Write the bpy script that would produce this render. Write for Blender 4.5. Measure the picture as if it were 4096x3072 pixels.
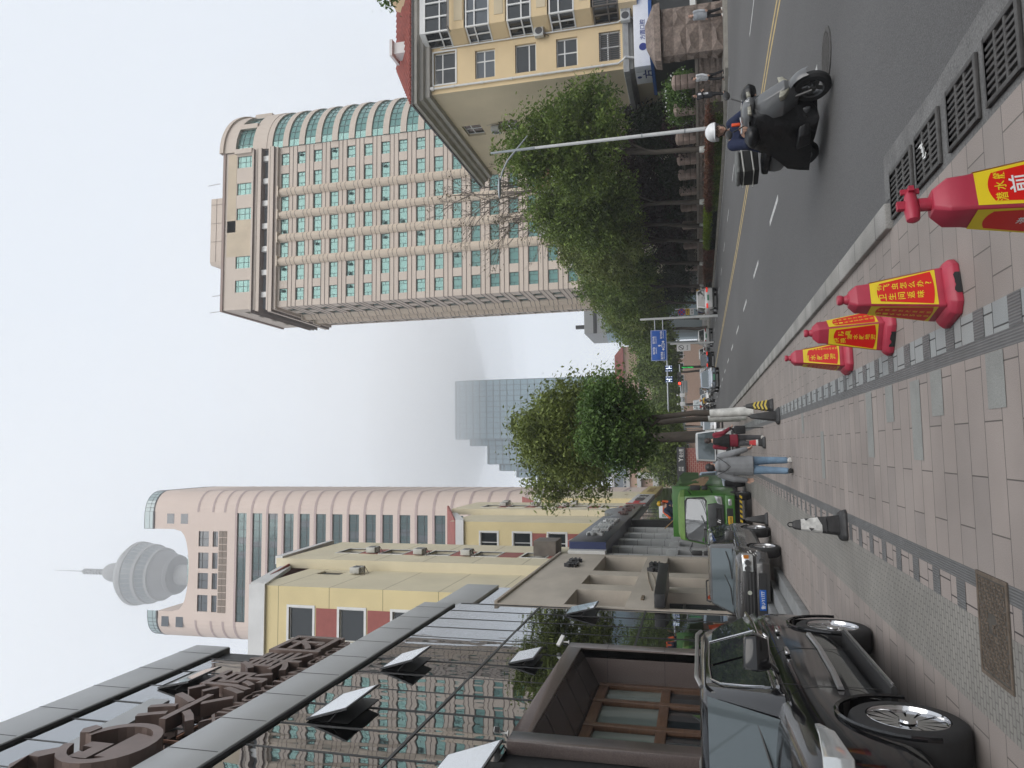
import bpy, bmesh, math, random
from mathutils import Vector, Matrix
rnd = random.Random(7)
PI = math.pi
def R(a): return math.radians(a)
for _o in list(bpy.data.objects): bpy.data.objects.remove(_o)
scene = bpy.context.scene
COL = scene.collection

# ---------------------------------------------------------------- camera
H = 1.85
pitch, roll, yaw = R(14.1), R(1.9), R(5.2)
fwd = Vector((math.sin(yaw)*math.cos(pitch), math.cos(yaw)*math.cos(pitch), math.sin(pitch)))
r0 = Vector((math.cos(yaw), -math.sin(yaw), 0)); u0 = r0.cross(fwd)
RT = math.cos(roll)*r0 - math.sin(roll)*u0
UP = math.cos(roll)*u0 + math.sin(roll)*r0
cam_data = bpy.data.cameras.new('camera'); cam = bpy.data.objects.new('camera', cam_data); COL.objects.link(cam)
X_, Y_, Z_ = -UP, RT, -fwd                      # the photograph lies on its side: world up is picture left
cam.matrix_world = Matrix(((X_.x, Y_.x, Z_.x, 0), (X_.y, Y_.y, Z_.y, 0), (X_.z, Y_.z, Z_.z, H), (0, 0, 0, 1)))
cam_data.sensor_width = 36; cam_data.lens = 36*2940/4096; cam_data.clip_end = 6000; cam_data.clip_start = 0.05
scene.camera = cam

# ---------------------------------------------------------------- world, sun, exposure
world = bpy.data.worlds.new("World"); scene.world = world; world.use_nodes = True
nt = world.node_tree
bg = nt.nodes['Background']
sky = nt.nodes.new('ShaderNodeTexSky'); sky.sky_type = 'NISHITA'; sky.sun_disc = False
SUN_EL, SUN_AZ = R(42), R(158)
sky.sun_elevation = SUN_EL; sky.sun_rotation = SUN_AZ; sky.dust_density = 4; sky.air_density = 1.0
mixw = nt.nodes.new('ShaderNodeMixRGB'); mixw.inputs[0].default_value = 0.88      # closed overcast
mixw.inputs[2].default_value = (8.15, 8.62, 9.25, 1)
nt.links.new(sky.outputs[0], mixw.inputs[1]); nt.links.new(mixw.outputs[0], bg.inputs[0]); bg.inputs[1].default_value = 0.118
sun = bpy.data.lights.new('sun', 'SUN'); sun.energy = 2.0; sun.angle = R(50); sun.color = (1, .97, .93)
so = bpy.data.objects.new('sun', sun); COL.objects.link(so)
sd = Vector((math.sin(SUN_AZ)*math.cos(SUN_EL), math.cos(SUN_AZ)*math.cos(SUN_EL), math.sin(SUN_EL)))
so.rotation_euler = sd.to_track_quat('Z', 'Y').to_euler()
scene.view_settings.view_transform = 'Standard'; scene.view_settings.look = 'None'
scene.view_settings.exposure = 0.0; scene.view_settings.gamma = 1
cy = scene.cycles
cy.use_denoising = True; cy.max_bounces = 12; cy.diffuse_bounces = 3; cy.glossy_bounces = 4; cy.transmission_bounces = 4
cy.volume_bounces = 8; cy.transparent_max_bounces = 6; cy.caustics_reflective = False; cy.caustics_refractive = False

# ---------------------------------------------------------------- materials
def _m(name):
    m = bpy.data.materials.new(name); m.use_nodes = True
    n = m.node_tree.nodes; return m, m.node_tree, n['Principled BSDF']
def mat(name, col, rough=.6, metal=0, var=.12, scale=3., grain=0., bump=0., bscale=40., spec=.5, coat=0, stretch=None, alpha=None, trans=0):
    """principled surface with real mottling: two noises vary the base colour, one drives the bump"""
    m, t, b = _m(name)
    b.inputs['Roughness'].default_value = rough; b.inputs['Metallic'].default_value = metal
    b.inputs['Specular IOR Level'].default_value = spec; b.inputs['Coat Weight'].default_value = coat
    b.inputs['Coat Roughness'].default_value = .04
    c = (*col, 1)
    b.inputs['Base Color'].default_value = c
    if var > 0:
        tc = t.nodes.new('ShaderNodeTexCoord'); mp = t.nodes.new('ShaderNodeMapping')
        if stretch: mp.inputs['Scale'].default_value = stretch
        t.links.new(tc.outputs['Object'], mp.inputs[0])
        n1 = t.nodes.new('ShaderNodeTexNoise'); n1.inputs['Scale'].default_value = scale; n1.inputs['Detail'].default_value = 6
        t.links.new(mp.outputs[0], n1.inputs['Vector'])
        rr = t.nodes.new('ShaderNodeMapRange'); rr.inputs[1].default_value = .3; rr.inputs[2].default_value = .7
        rr.inputs[3].default_value = 1-var; rr.inputs[4].default_value = 1+var*.7
        t.links.new(n1.outputs[0], rr.inputs[0])
        last = rr.outputs[0]
        if grain > 0:
            n2 = t.nodes.new('ShaderNodeTexNoise'); n2.inputs['Scale'].default_value = bscale*2; n2.inputs['Detail'].default_value = 2
            t.links.new(tc.outputs['Object'], n2.inputs['Vector'])
            r2 = t.nodes.new('ShaderNodeMapRange'); r2.inputs[1].default_value = .3; r2.inputs[2].default_value = .7
            r2.inputs[3].default_value = 1-grain; r2.inputs[4].default_value = 1+grain
            t.links.new(n2.outputs[0], r2.inputs[0])
            mu = t.nodes.new('ShaderNodeMath'); mu.operation = 'MULTIPLY'
            t.links.new(last, mu.inputs[0]); t.links.new(r2.outputs[0], mu.inputs[1]); last = mu.outputs[0]
        vm = t.nodes.new('ShaderNodeVectorMath'); vm.operation = 'SCALE'; vm.inputs[0].default_value = col
        t.links.new(last, vm.inputs['Scale']); t.links.new(vm.outputs[0], b.inputs['Base Color'])
    if bump > 0:
        tc2 = t.nodes.new('ShaderNodeTexCoord')
        n3 = t.nodes.new('ShaderNodeTexNoise'); n3.inputs['Scale'].default_value = bscale; n3.inputs['Detail'].default_value = 4
        t.links.new(tc2.outputs['Object'], n3.inputs['Vector'])
        bp = t.nodes.new('ShaderNodeBump'); bp.inputs['Strength'].default_value = bump; bp.inputs['Distance'].default_value = .02
        t.links.new(n3.outputs[0], bp.inputs['Height']); t.links.new(bp.outputs[0], b.inputs['Normal'])
    return m
def emis(name, col, s=1.):
    m, t, b = _m(name); b.inputs['Base Color'].default_value = (0, 0, 0, 1)
    b.inputs['Emission Color'].default_value = (*col, 1); b.inputs['Emission Strength'].default_value = s; return m
def mirror_glass(name, tint, rough=.02, wave=.0, wscale=.5, metal=1., var=.0, stretch=(1, 1, 1)):
    m, t, b = _m(name)
    b.inputs['Base Color'].default_value = (*tint, 1); b.inputs['Metallic'].default_value = metal; b.inputs['Roughness'].default_value = rough
    b.inputs['Specular IOR Level'].default_value = .8
    if wave > 0:
        tc = t.nodes.new('ShaderNodeTexCoord'); mp = t.nodes.new('ShaderNodeMapping'); mp.inputs['Scale'].default_value = stretch
        n = t.nodes.new('ShaderNodeTexNoise')
        n.inputs['Scale'].default_value = wscale; n.inputs['Detail'].default_value = 1
        bp = t.nodes.new('ShaderNodeBump'); bp.inputs['Strength'].default_value = wave; bp.inputs['Distance'].default_value = .1
        t.links.new(tc.outputs['Object'], mp.inputs[0]); t.links.new(mp.outputs[0], n.inputs['Vector']); t.links.new(n.outputs[0], bp.inputs['Height']); t.links.new(bp.outputs[0], b.inputs['Normal'])
    return m
def leafmat(name, c1, c2, tr=.36):
    m, t, b = _m(name)
    tc = t.nodes.new('ShaderNodeTexCoord'); n = t.nodes.new('ShaderNodeTexNoise'); n.inputs['Scale'].default_value = .9; n.inputs['Detail'].default_value = 5
    t.links.new(tc.outputs['Object'], n.inputs['Vector'])
    oi = t.nodes.new('ShaderNodeNewGeometry')
    ad = t.nodes.new('ShaderNodeMath'); ad.operation = 'MULTIPLY_ADD'; ad.inputs[1].default_value = .45
    t.links.new(oi.outputs['Random Per Island'], ad.inputs[0]); t.links.new(n.outputs[0], ad.inputs[2])
    mr = t.nodes.new('ShaderNodeMapRange'); mr.inputs[1].default_value = .42; mr.inputs[2].default_value = 1.0
    t.links.new(ad.outputs[0], mr.inputs[0])
    mx = t.nodes.new('ShaderNodeMixRGB'); mx.inputs[1].default_value = (*c1, 1); mx.inputs[2].default_value = (*c2, 1)
    t.links.new(mr.outputs[0], mx.inputs[0]); t.links.new(mx.outputs[0], b.inputs['Base Color'])
    b.inputs['Roughness'].default_value = .55; b.inputs['Specular IOR Level'].default_value = .3
    tl = t.nodes.new('ShaderNodeBsdfTranslucent'); t.links.new(mx.outputs[0], tl.inputs[0])
    ms = t.nodes.new('ShaderNodeMixShader'); ms.inputs[0].default_value = tr
    t.links.new(b.outputs[0], ms.inputs[1]); t.links.new(tl.outputs[0], ms.inputs[2])
    t.links.new(ms.outputs[0], t.nodes['Material Output'].inputs[0])
    return m

# ---------------------------------------------------------------- mesh builder
def text_geo(s, cache={}):
    """outline of a string as flat faces, unit height"""
    if s not in cache:
        c = bpy.data.curves.new('t', 'FONT'); c.body = s; c.size = 1.0; c.resolution_u = 2; c.offset = .012; c.fill_mode = 'FRONT'
        o = bpy.data.objects.new('t', c); COL.objects.link(o)
        bpy.context.view_layer.update()
        e = o.evaluated_get(bpy.context.evaluated_depsgraph_get()); me = e.to_mesh()
        vs = [v.co.copy() for v in me.vertices]; fs = [tuple(p.vertices) for p in me.polygons]
        e.to_mesh_clear(); bpy.data.objects.remove(o); bpy.data.curves.remove(c)
        xs = [v.x for v in vs]; ys = [v.y for v in vs]
        bb = (min(xs), max(xs), min(ys), max(ys)) if xs else (0, 1, 0, 1)
        cache[s] = (vs, fs, bb)
    return cache[s]
class Fr:
    """a wall frame: u to the right, v up, n outwards"""
    def __init__(s, o, r, up=(0, 0, 1)):
        s.o = Vector(o); s.r = Vector(r).normalized(); s.u = Vector(up).normalized(); s.n = s.r.cross(s.u)
    def p(s, u, v, n=0): return s.o + s.r*u + s.u*v + s.n*n
class MB:
    def __init__(s): s.v = []; s.f = []; s.mi = []; s.cur = 0
    def m(s, i): s.cur = i; return s
    def add(s, vs, fs):
        k = len(s.v); s.v += [tuple(p) for p in vs]
        for f in fs: s.f.append(tuple(i+k for i in f)); s.mi.append(s.cur)
        return s
    def poly(s, pts): return s.add(pts, [tuple(range(len(pts)))])
    def hexa(s, p): return s.add(p, [(0, 3, 2, 1), (4, 5, 6, 7), (0, 1, 5, 4), (1, 2, 6, 5), (2, 3, 7, 6), (3, 0, 4, 7)])
    def box(s, x0, x1, y0, y1, z0, z1):
        return s.hexa([(x0, y0, z0), (x1, y0, z0), (x1, y1, z0), (x0, y1, z0), (x0, y0, z1), (x1, y0, z1), (x1, y1, z1), (x0, y1, z1)])
    def fbox(s, F, u0, u1, v0, v1, n0, n1):
        return s.hexa([F.p(u0, v0, n1), F.p(u1, v0, n1), F.p(u1, v0, n0), F.p(u0, v0, n0), F.p(u0, v1, n1), F.p(u1, v1, n1), F.p(u1, v1, n0), F.p(u0, v1, n0)])
    def fquad(s, F, u0, u1, v0, v1, n=0): return s.poly([F.p(u0, v0, n), F.p(u1, v0, n), F.p(u1, v1, n), F.p(u0, v1, n)])
    def fpoly(s, F, pts, n0, n1):
        """polygon in the frame extruded from n0 to n1"""
        a = [F.p(u, v, n1) for u, v in pts]; b = [F.p(u, v, n0) for u, v in pts]; k = len(pts)
        return s.add(a+b, [tuple(range(k)), tuple(range(2*k-1, k-1, -1))] + [(i, k+i, k+(i+1) % k, (i+1) % k) for i in range(k)])
    def beam(s, p0, p1, w, h, up=(0, 0, 1)):
        p0, p1 = Vector(p0), Vector(p1); d = (p1-p0).normalized(); upv = Vector(up)
        if abs(d.dot(upv)) > .98: upv = Vector((1, 0, 0))
        sd_ = d.cross(upv).normalized()*w/2; u = sd_.cross(d).normalized()*h/2
        return s.hexa([p0-sd_-u, p0+sd_-u, p1+sd_-u, p1-sd_-u, p0-sd_+u, p0+sd_+u, p1+sd_+u, p1-sd_+u])
    def tube(s, pts, rs, n=8, cap=True, close=False):
        pts = [Vector(p) for p in pts]
        if not hasattr(rs, '__len__'): rs = [rs]*len(pts)
        k0 = len(s.v); prev = None; L = len(pts)
        for i, p in enumerate(pts):
            if close: d = pts[(i+1) % L]-pts[i-1]
            else: d = pts[min(i+1, L-1)]-pts[max(i-1, 0)]
            d.normalize()
            if prev is None:
                a = d.cross(Vector((0, 0, 1)))
                if a.length < .05: a = d.cross(Vector((1, 0, 0)))
            else: a = prev-d*prev.dot(d)
            a.normalize(); prev = a; b = d.cross(a)
            s.v += [tuple(p+(a*math.cos(2*PI*j/n)+b*math.sin(2*PI*j/n))*rs[i]) for j in range(n)]
        for i in range(L if close else L-1):
            i2 = (i+1) % L
            for j in range(n):
                s.f.append((k0+i*n+j, k0+i*n+(j+1) % n, k0+i2*n+(j+1) % n, k0+i2*n+j)); s.mi.append(s.cur)
        if cap and not close:
            s.f.append(tuple(k0+j for j in range(n-1, -1, -1))); s.mi.append(s.cur)
            s.f.append(tuple(k0+(L-1)*n+j for j in range(n))); s.mi.append(s.cur)
        return s
    def cyl(s, p0, p1, r0_, r1=None, n=16, cap=True): return s.tube([p0, p1], [r0_, r0_ if r1 is None else r1], n, cap)
    def loft(s, secs, closed=True, cap=True):
        k0 = len(s.v); n = len(secs[0])
        for c in secs: s.v += [tuple(p) for p in c]
        for i in range(len(secs)-1):
            for j in range(n if closed else n-1):
                s.f.append((k0+i*n+j, k0+i*n+(j+1) % n, k0+(i+1)*n+(j+1) % n, k0+(i+1)*n+j)); s.mi.append(s.cur)
        if cap and closed:
            s.f.append(tuple(k0+j for j in range(n-1, -1, -1))); s.mi.append(s.cur)
            s.f.append(tuple(k0+(len(secs)-1)*n+j for j in range(n))); s.mi.append(s.cur)
        return s
    def lathe(s, prof, c=(0, 0, 0), n=24, ax='z', cap=True):
        c = Vector(c); secs = []
        for r_, h in prof:
            ring = []
            for j in range(n):
                a = 2*PI*j/n; x, y = r_*math.cos(a), r_*math.sin(a)
                ring.append(c+(Vector((x, y, h)) if ax == 'z' else Vector((h, x, y)) if ax == 'x' else Vector((y, h, x))))
            secs.append(ring)
        return s.loft(secs, True, cap)
    def ell(s, c, r, nu=12, nv=8):
        c = Vector(c)
        if not hasattr(r, '__len__'): r = (r, r, r)
        k0 = len(s.v); s.v.append((c.x, c.y, c.z-r[2]))
        for i in range(1, nv):
            t = -PI/2+PI*i/nv
            for j in range(nu):
                a = 2*PI*j/nu; s.v.append((c.x+r[0]*math.cos(t)*math.cos(a), c.y+r[1]*math.cos(t)*math.sin(a), c.z+r[2]*math.sin(t)))
        s.v.append((c.x, c.y, c.z+r[2])); e = len(s.v)-1
        for j in range(nu): s.f.append((k0, k0+1+(j+1) % nu, k0+1+j)); s.mi.append(s.cur)
        for i in range(nv-2):
            for j in range(nu):
                a = k0+1+i*nu; s.f.append((a+j, a+(j+1) % nu, a+nu+(j+1) % nu, a+nu+j)); s.mi.append(s.cur)
        a = k0+1+(nv-2)*nu
        for j in range(nu): s.f.append((a+j, a+(j+1) % nu, e)); s.mi.append(s.cur)
        return s
    def wall(s, F, u0, u1, v0, v1, holes=(), depth=.2, n=0):
        """wall face with real window openings and their reveals"""
        us = sorted({u0, u1, *[h[0] for h in holes], *[h[1] for h in holes]}); vs = sorted({v0, v1, *[h[2] for h in holes], *[h[3] for h in holes]})
        us = [u for u in us if u0 <= u <= u1]; vs = [v for v in vs if v0 <= v <= v1]
        for i in range(len(us)-1):
            for j in range(len(vs)-1):
                cu, cv = (us[i]+us[i+1])/2, (vs[j]+vs[j+1])/2
                if any(h[0] < cu < h[1] and h[2] < cv < h[3] for h in holes): continue
                s.fquad(F, us[i], us[i+1], vs[j], vs[j+1], n)
        for a, b, c, d in [h[:4] for h in holes]:
            s.poly([F.p(a, c, n), F.p(a, d, n), F.p(a, d, n-depth), F.p(a, c, n-depth)])
            s.poly([F.p(b, d, n), F.p(b, c, n), F.p(b, c, n-depth), F.p(b, d, n-depth)])
            s.poly([F.p(a, d, n), F.p(b, d, n), F.p(b, d, n-depth), F.p(a, d, n-depth)])
            s.poly([F.p(b, c, n), F.p(a, c, n), F.p(a, c, n-depth), F.p(b, c, n-depth)])
        return s
    def text(s, txt, F, u, v, h, w=None, depth=0., n=0., align='l', tw=False):
        """lettering in frame F: lower left (u,v), height h, optional total width w, raised by depth"""
        vs, fs, bb = text_geo(txt)
        sy = h/max(bb[3]-bb[2], 1e-6); sx = sy if w is None else w/max(bb[1]-bb[0], 1e-6)
        W = (bb[1]-bb[0])*sx; off = {'l': 0, 'c': -W/2, 'r': -W}[align]
        P = [((p.x-bb[0])*sx+off+u, (p.y-bb[2])*sy+v) for p in vs]
        s.add([F.p(a, b, n+depth) for a, b in P], fs)
        if depth > 0:
            from collections import Counter
            ed = {}
            for f in fs:
                for i in range(len(f)):
                    e = (f[i], f[(i+1) % len(f)]); k = (min(e), max(e)); ed.setdefault(k, []).append(e)
            k0 = len(s.v)
            for k, l in ed.items():
                if len(l) == 1:
                    a, b = l[0]; q = len(s.v)
                    s.v += [tuple(F.p(*P[a], n+depth)), tuple(F.p(*P[b], n+depth)), tuple(F.p(*P[b], n)), tuple(F.p(*P[a], n))]
                    s.f.append((q, q+3, q+2, q+1)); s.mi.append(s.cur)
        return s
    def xf(s, M, k0=0):
        for i in range(k0, len(s.v)): s.v[i] = tuple(M @ Vector(s.v[i]))
        return s
    def mesh(s, name, mats, smooth=None, bevel=0, seg=2, weld=False):
        me = bpy.data.meshes.new(name); me.from_pydata(s.v, [], s.f)
        if not isinstance(mats, (list, tuple)): mats = [mats]
        for mm in mats: me.materials.append(mm)
        if len(mats) > 1: me.polygons.foreach_set('material_index', s.mi)
        if bevel or weld:
            b = bmesh.new(); b.from_mesh(me); bmesh.ops.remove_doubles(b, verts=b.verts, dist=1e-4)
            if bevel:
                es = [e for e in b.edges if len(e.link_faces) == 2 and e.calc_face_angle(0) > .5]
                bmesh.ops.bevel(b, geom=es, offset=bevel, segments=seg, profile=.5, affect='EDGES', clamp_overlap=True)
            b.to_mesh(me); b.free()
            if smooth is None: smooth = 50
        if smooth is not None:
            me.shade_smooth(); me.set_sharp_from_angle(angle=R(smooth))
        me.validate(); return me
    def build(s, name, mats, parent=None, **k):
        return link(name, s.mesh(name, mats, **k), parent)
def link(name, me, parent=None):
    o = bpy.data.objects.new(name, me); COL.objects.link(o)
    if parent is not None:
        o.parent = parent
        if not parent.get('_local') and parent.type == 'EMPTY': o.matrix_parent_inverse = Matrix.Translation(-parent.location)
        elif parent.type != 'EMPTY' : pass
    return o
def sub(name, mb, mats, parent, **k):
    """a sub-part: child of a part (the part's own origin is the thing's)"""
    o = bpy.data.objects.new(name, mb.mesh(name, mats, **k)); COL.objects.link(o); o.parent = parent; return o
def tag(o, label=None, cat=None, group=None, kind=None):
    if label: o['label'] = label
    if cat: o['category'] = cat
    if group: o['group'] = group
    if kind: o['kind'] = kind
    return o
def thing(name, label, cat, loc=(0, 0, 0), rz=0, group=None, local=False):
    """an empty at the thing's base; local=True: its parts are modelled about the origin"""
    o = bpy.data.objects.new(name, None); COL.objects.link(o); o.location = loc; o.rotation_euler = (0, 0, rz); o.empty_display_size = .2
    if local: o['_local'] = 1
    return tag(o, label, cat, group)
def dup(root, loc, rz=None, label=None, group=None, sc=None):
    r = root.copy(); COL.objects.link(r); r.location = loc
    if rz is not None: r.rotation_euler = (0, 0, rz)
    if sc is not None: r.scale = sc if hasattr(sc, '__len__') else (sc,)*3
    if label: r['label'] = label
    if group: r['group'] = group
    for ch in list(root.children):
        c = ch.copy(); COL.objects.link(c); c.parent = r; c.matrix_parent_inverse = ch.matrix_parent_inverse.copy()
        for g in ch.children:
            d = g.copy(); COL.objects.link(d); d.parent = c
    return r
def baked(mb, name, mats, mods, smooth=50):
    """mesh after modifiers: mods is a list of (type, dict)"""
    o = bpy.data.objects.new('tmp', mb.mesh(name, mats, weld=True) if isinstance(mb, MB) else mb); COL.objects.link(o)
    for ty, kw in mods:
        md = o.modifiers.new(ty, ty)
        for k, v in kw.items(): setattr(md, k, v)
    bpy.context.view_layer.update()
    dg = bpy.context.evaluated_depsgraph_get(); me = bpy.data.meshes.new_from_object(o.evaluated_get(dg)); me.name = name
    bpy.data.objects.remove(o)
    if smooth is not None: me.shade_smooth(); me.set_sharp_from_angle(angle=R(smooth))
    return me
# ================================================================ ground, pavement, road
def brickmat(name, c1, c2, mort, w, h, ms=.006, offx=0., offy=0., speck=.22, off=.5, sz=180, rough=.7, stain=.12, bump=.35):
    m, t, b = _m(name); b.inputs['Roughness'].default_value = rough; b.inputs['Specular IOR Level'].default_value = .35
    tc = t.nodes.new('ShaderNodeTexCoord'); mp = t.nodes.new('ShaderNodeMapping'); mp.inputs['Location'].default_value = (offx, offy, 0)
    t.links.new(tc.outputs['Object'], mp.inputs[0])
    br = t.nodes.new('ShaderNodeTexBrick'); br.offset = off; br.inputs['Scale'].default_value = 1
    br.inputs['Brick Width'].default_value = w; br.inputs['Row Height'].default_value = h; br.inputs['Mortar Size'].default_value = ms
    br.inputs['Mortar Smooth'].default_value = .1
    br.inputs['Color1'].default_value = (*c1, 1); br.inputs['Color2'].default_value = (*c2, 1); br.inputs['Mortar'].default_value = (*mort, 1)
    t.links.new(mp.outputs[0], br.inputs['Vector'])
    n = t.nodes.new('ShaderNodeTexNoise'); n.inputs['Scale'].default_value = sz; n.inputs['Detail'].default_value = 3; n.inputs['Roughness'].default_value = .7
    t.links.new(tc.outputs['Object'], n.inputs['Vector'])
    r = t.nodes.new('ShaderNodeMapRange'); r.inputs[1].default_value = .34; r.inputs[2].default_value = .66; r.inputs[3].default_value = 1-speck; r.inputs[4].default_value = 1+speck
    t.links.new(n.outputs[0], r.inputs[0])
    n2 = t.nodes.new('ShaderNodeTexNoise'); n2.inputs['Scale'].default_value = .9; n2.inputs['Detail'].default_value = 5
    t.links.new(tc.outputs['Object'], n2.inputs['Vector'])
    r2 = t.nodes.new('ShaderNodeMapRange'); r2.inputs[1].default_value = .35; r2.inputs[2].default_value = .65; r2.inputs[3].default_value = 1-stain; r2.inputs[4].default_value = 1+stain*.6
    t.links.new(n2.outputs[0], r2.inputs[0])
    mu = t.nodes.new('ShaderNodeMath'); mu.operation = 'MULTIPLY'; t.links.new(r.outputs[0], mu.inputs[0]); t.links.new(r2.outputs[0], mu.inputs[1])
    vm = t.nodes.new('ShaderNodeVectorMath'); vm.operation = 'SCALE'
    t.links.new(br.outputs['Color'], vm.inputs[0]); t.links.new(mu.outputs[0], vm.inputs['Scale']); t.links.new(vm.outputs[0], b.inputs['Base Color'])
    bp = t.nodes.new('ShaderNodeBump'); bp.inputs['Strength'].default_value = bump; bp.inputs['Distance'].default_value = .004; bp.invert = True
    t.links.new(br.outputs['Fac'], bp.inputs['Height']); t.links.new(bp.outputs[0], b.inputs['Normal'])
    return m
PINK1, PINK2 = (.315, .272, .248), (.268, .236, .218)
M_tile_c = brickmat('pink_granite_setts', PINK1, PINK2, (.105, .092, .084), .735, .30, ms=.005, offx=-.145, offy=-.12)
M_tile_l = brickmat('pink_granite_setts_facade', PINK1, PINK2, (.11, .098, .09), .9, .30, ms=.005, offx=.2, offy=-.12)
M_tile_r = brickmat('pink_granite_setts_kerb', (.305, .264, .24), (.265, .235, .215), (.12, .108, .098), .62, .30, ms=.005, offx=-.02, offy=-.12, off=.32)
M_strip = brickmat('pink_granite_strip', (.33, .285, .26), (.30, .26, .24), (.06, .05, .05), .21, .585, offx=.0, offy=0)
M_grey_strip = brickmat('grey_granite_strip', (.27, .285, .285), (.31, .32, .315), (.06, .06, .06), .21, .585)
M_cobble = brickmat('grey_engraved_setts', (.275, .262, .238), (.235, .226, .208), (.15, .143, .13), .11, .055, ms=.006, speck=.12, sz=90)
def ribmat(name, col):
    m, t, b = _m(name); b.inputs['Roughness'].default_value = .6
    tc = t.nodes.new('ShaderNodeTexCoord'); w = t.nodes.new('ShaderNodeTexWave'); w.wave_type = 'BANDS'; w.bands_direction = 'X'; w.inputs['Scale'].default_value = 16
    t.links.new(tc.outputs['Object'], w.inputs['Vector'])
    n = t.nodes.new('ShaderNodeTexNoise'); n.inputs['Scale'].default_value = 5; n.inputs['Detail'].default_value = 6; t.links.new(tc.outputs['Object'], n.inputs['Vector'])
    r = t.nodes.new('ShaderNodeMapRange'); r.inputs[3].default_value = .7; r.inputs[4].default_value = 1.3; t.links.new(n.outputs[0], r.inputs[0])
    r2 = t.nodes.new('ShaderNodeMapRange'); r2.inputs[3].default_value = .72; r2.inputs[4].default_value = 1.12; t.links.new(w.outputs['Fac'], r2.inputs[0])
    mu = t.nodes.new('ShaderNodeMath'); mu.operation = 'MULTIPLY'; t.links.new(r.outputs[0], mu.inputs[0]); t.links.new(r2.outputs[0], mu.inputs[1])
    vm = t.nodes.new('ShaderNodeVectorMath'); vm.operation = 'SCALE'; vm.inputs[0].default_value = col; t.links.new(mu.outputs[0], vm.inputs['Scale']); t.links.new(vm.outputs[0], b.inputs['Base Color'])
    bp = t.nodes.new('ShaderNodeBump'); bp.inputs['Strength'].default_value = .5; bp.inputs['Distance'].default_value = .004; t.links.new(w.outputs['Fac'], bp.inputs['Height']); t.links.new(bp.outputs[0], b.inputs['Normal'])
    return m
M_rib = ribmat('dark_ribbed_stone', (.13, .13, .13))
M_asph = mat('asphalt', (.104, .103, .103), rough=.85, var=.16, scale=.25, grain=.38, bump=.3, bscale=60, stretch=(1, .35, 1))
M_patch = mat('concrete_patch', (.15, .148, .145), rough=.85, var=.28, scale=2.2, grain=.3, bump=.4, bscale=40)
M_kerb = brickmat('kerb_granite', (.30, .292, .27), (.265, .258, .245), (.07, .07, .07), 2, .99, ms=.008, speck=.2, sz=120, stain=.3)
M_earth = mat('earth', (.12, .11, .095), rough=.9, var=.2)
M_line_w = mat('road_white', (.50, .50, .49), rough=.7, var=.3, scale=9, grain=.2)
M_line_y = mat('road_yellow', (.50, .375, .17), rough=.7, var=.3, scale=5, grain=.2)
def sheet(name, m, x0, x1, y0, y1, z): return tag(MB().poly([(x0, y0, z), (x1, y0, z), (x1, y1, z), (x0, y1, z)]).build(name, m), kind='structure')
def psheet(name, m, pts, z): return tag(MB().poly([(x, y, z) for x, y in pts]).build(name, m), kind='structure')
sheet('ground', M_earth, -900, 900, -900, 900, -.06)
KX = [(60, 12), (30, 25), (19.73, 32.43), (17.24, 33.66), (15.9, 37.5), (15.45, 42), (15.2, 58), (14.9, 90), (14.6, 160)]      # far kerb
psheet('road', M_asph, [(2.0, -12), (60, -12)] + KX + [(-30, 160), (-30, 104), (2.0, 100)], -.012)
sheet('sidewalk_by_facade', M_tile_l, -14, -1.86, -8, 100, 0)
sheet('sidewalk_grey_band', M_cobble, -1.86, -1.21, -8, 100, 0)
sheet('sidewalk_bar_strip', M_strip, -1.21, -1.0, -8, 100, 0)
sheet('sidewalk_ribbed_band', M_rib, -1.0, -.88, -8, 100, 0)
sheet('sidewalk_middle', M_tile_c, -.88, .59, -8, 100, 0)
sheet('sidewalk_outer_ribbed_band', M_rib, .59, .70, -8, 100, 0)
sheet('sidewalk_outer_bar_strip', M_grey_strip, .70, .90, -8, 100, 0)
sheet('sidewalk_by_kerb', M_tile_r, .90, 2.05, -8, 100, 0)
b = MB()
for k in range(-4, 120):
    y = 6.10+.585*k
    b.poly([(-1.21, y, .004), (-1.0, y, .004), (-1.0, y+.19, .004), (-1.21, y+.19, .004)])
    y = 5.41+.585*k
    b.poly([(.70, y, .004), (.90, y, .004), (.90, y+.19, .004), (.70, y+.19, .004)])
tag(b.build('sidewalk_dark_bars', M_rib), kind='structure')
b = MB()                                        # odd grey replacement slabs in the pink field
for x, y, w in ((-.14, 6.93, .7), (.22, 7.83, .37), (.22, 6.33, .37), (.22, 5.13, .37), (-.14, 8.73, .73), (-.51, 12.03, .73), (.22, 14.13, .37), (-.14, 5.73, .0)):
    if w: b.poly([(x+.004, y+.004, .004), (x+w-.004, y+.004, .004), (x+w-.004, y+.296, .004), (x+.004, y+.296, .004)])
tag(b.build('sidewalk_grey_slabs', mat('grey_slab', (.248, .252, .238), rough=.7, var=.12, scale=3, grain=.25, bscale=90)), kind='structure')
b = MB(); b.box(2.05, 2.30, 7.52, 96, -.05, .06)
tag(b.build('kerb', M_kerb, bevel=.012), kind='structure')
psheet('drain_concrete', M_patch, [(2.05, -8), (2.74, -8), (2.80, 5.1), (2.76, 6.19), (2.82, 7.72), (2.36, 7.74), (2.36, 7.5), (2.05, 7.5)], -.006)
b = MB()
for i in range(len(KX)-1):
    (xa, ya), (xb, yb) = KX[i], KX[i+1]; d = Vector((xb-xa, yb-ya, 0)).normalized(); nn = Vector((d.y, -d.x, 0))*.15
    if i == 0: continue
    b.hexa([(xa, ya, -.05), (xa+nn.x, ya+nn.y, -.05), (xb+nn.x, yb+nn.y, -.05), (xb, yb, -.05), (xa, ya, .13), (xa+nn.x, ya+nn.y, .13), (xb+nn.x, yb+nn.y, .13), (xb, yb, .13)])
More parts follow.
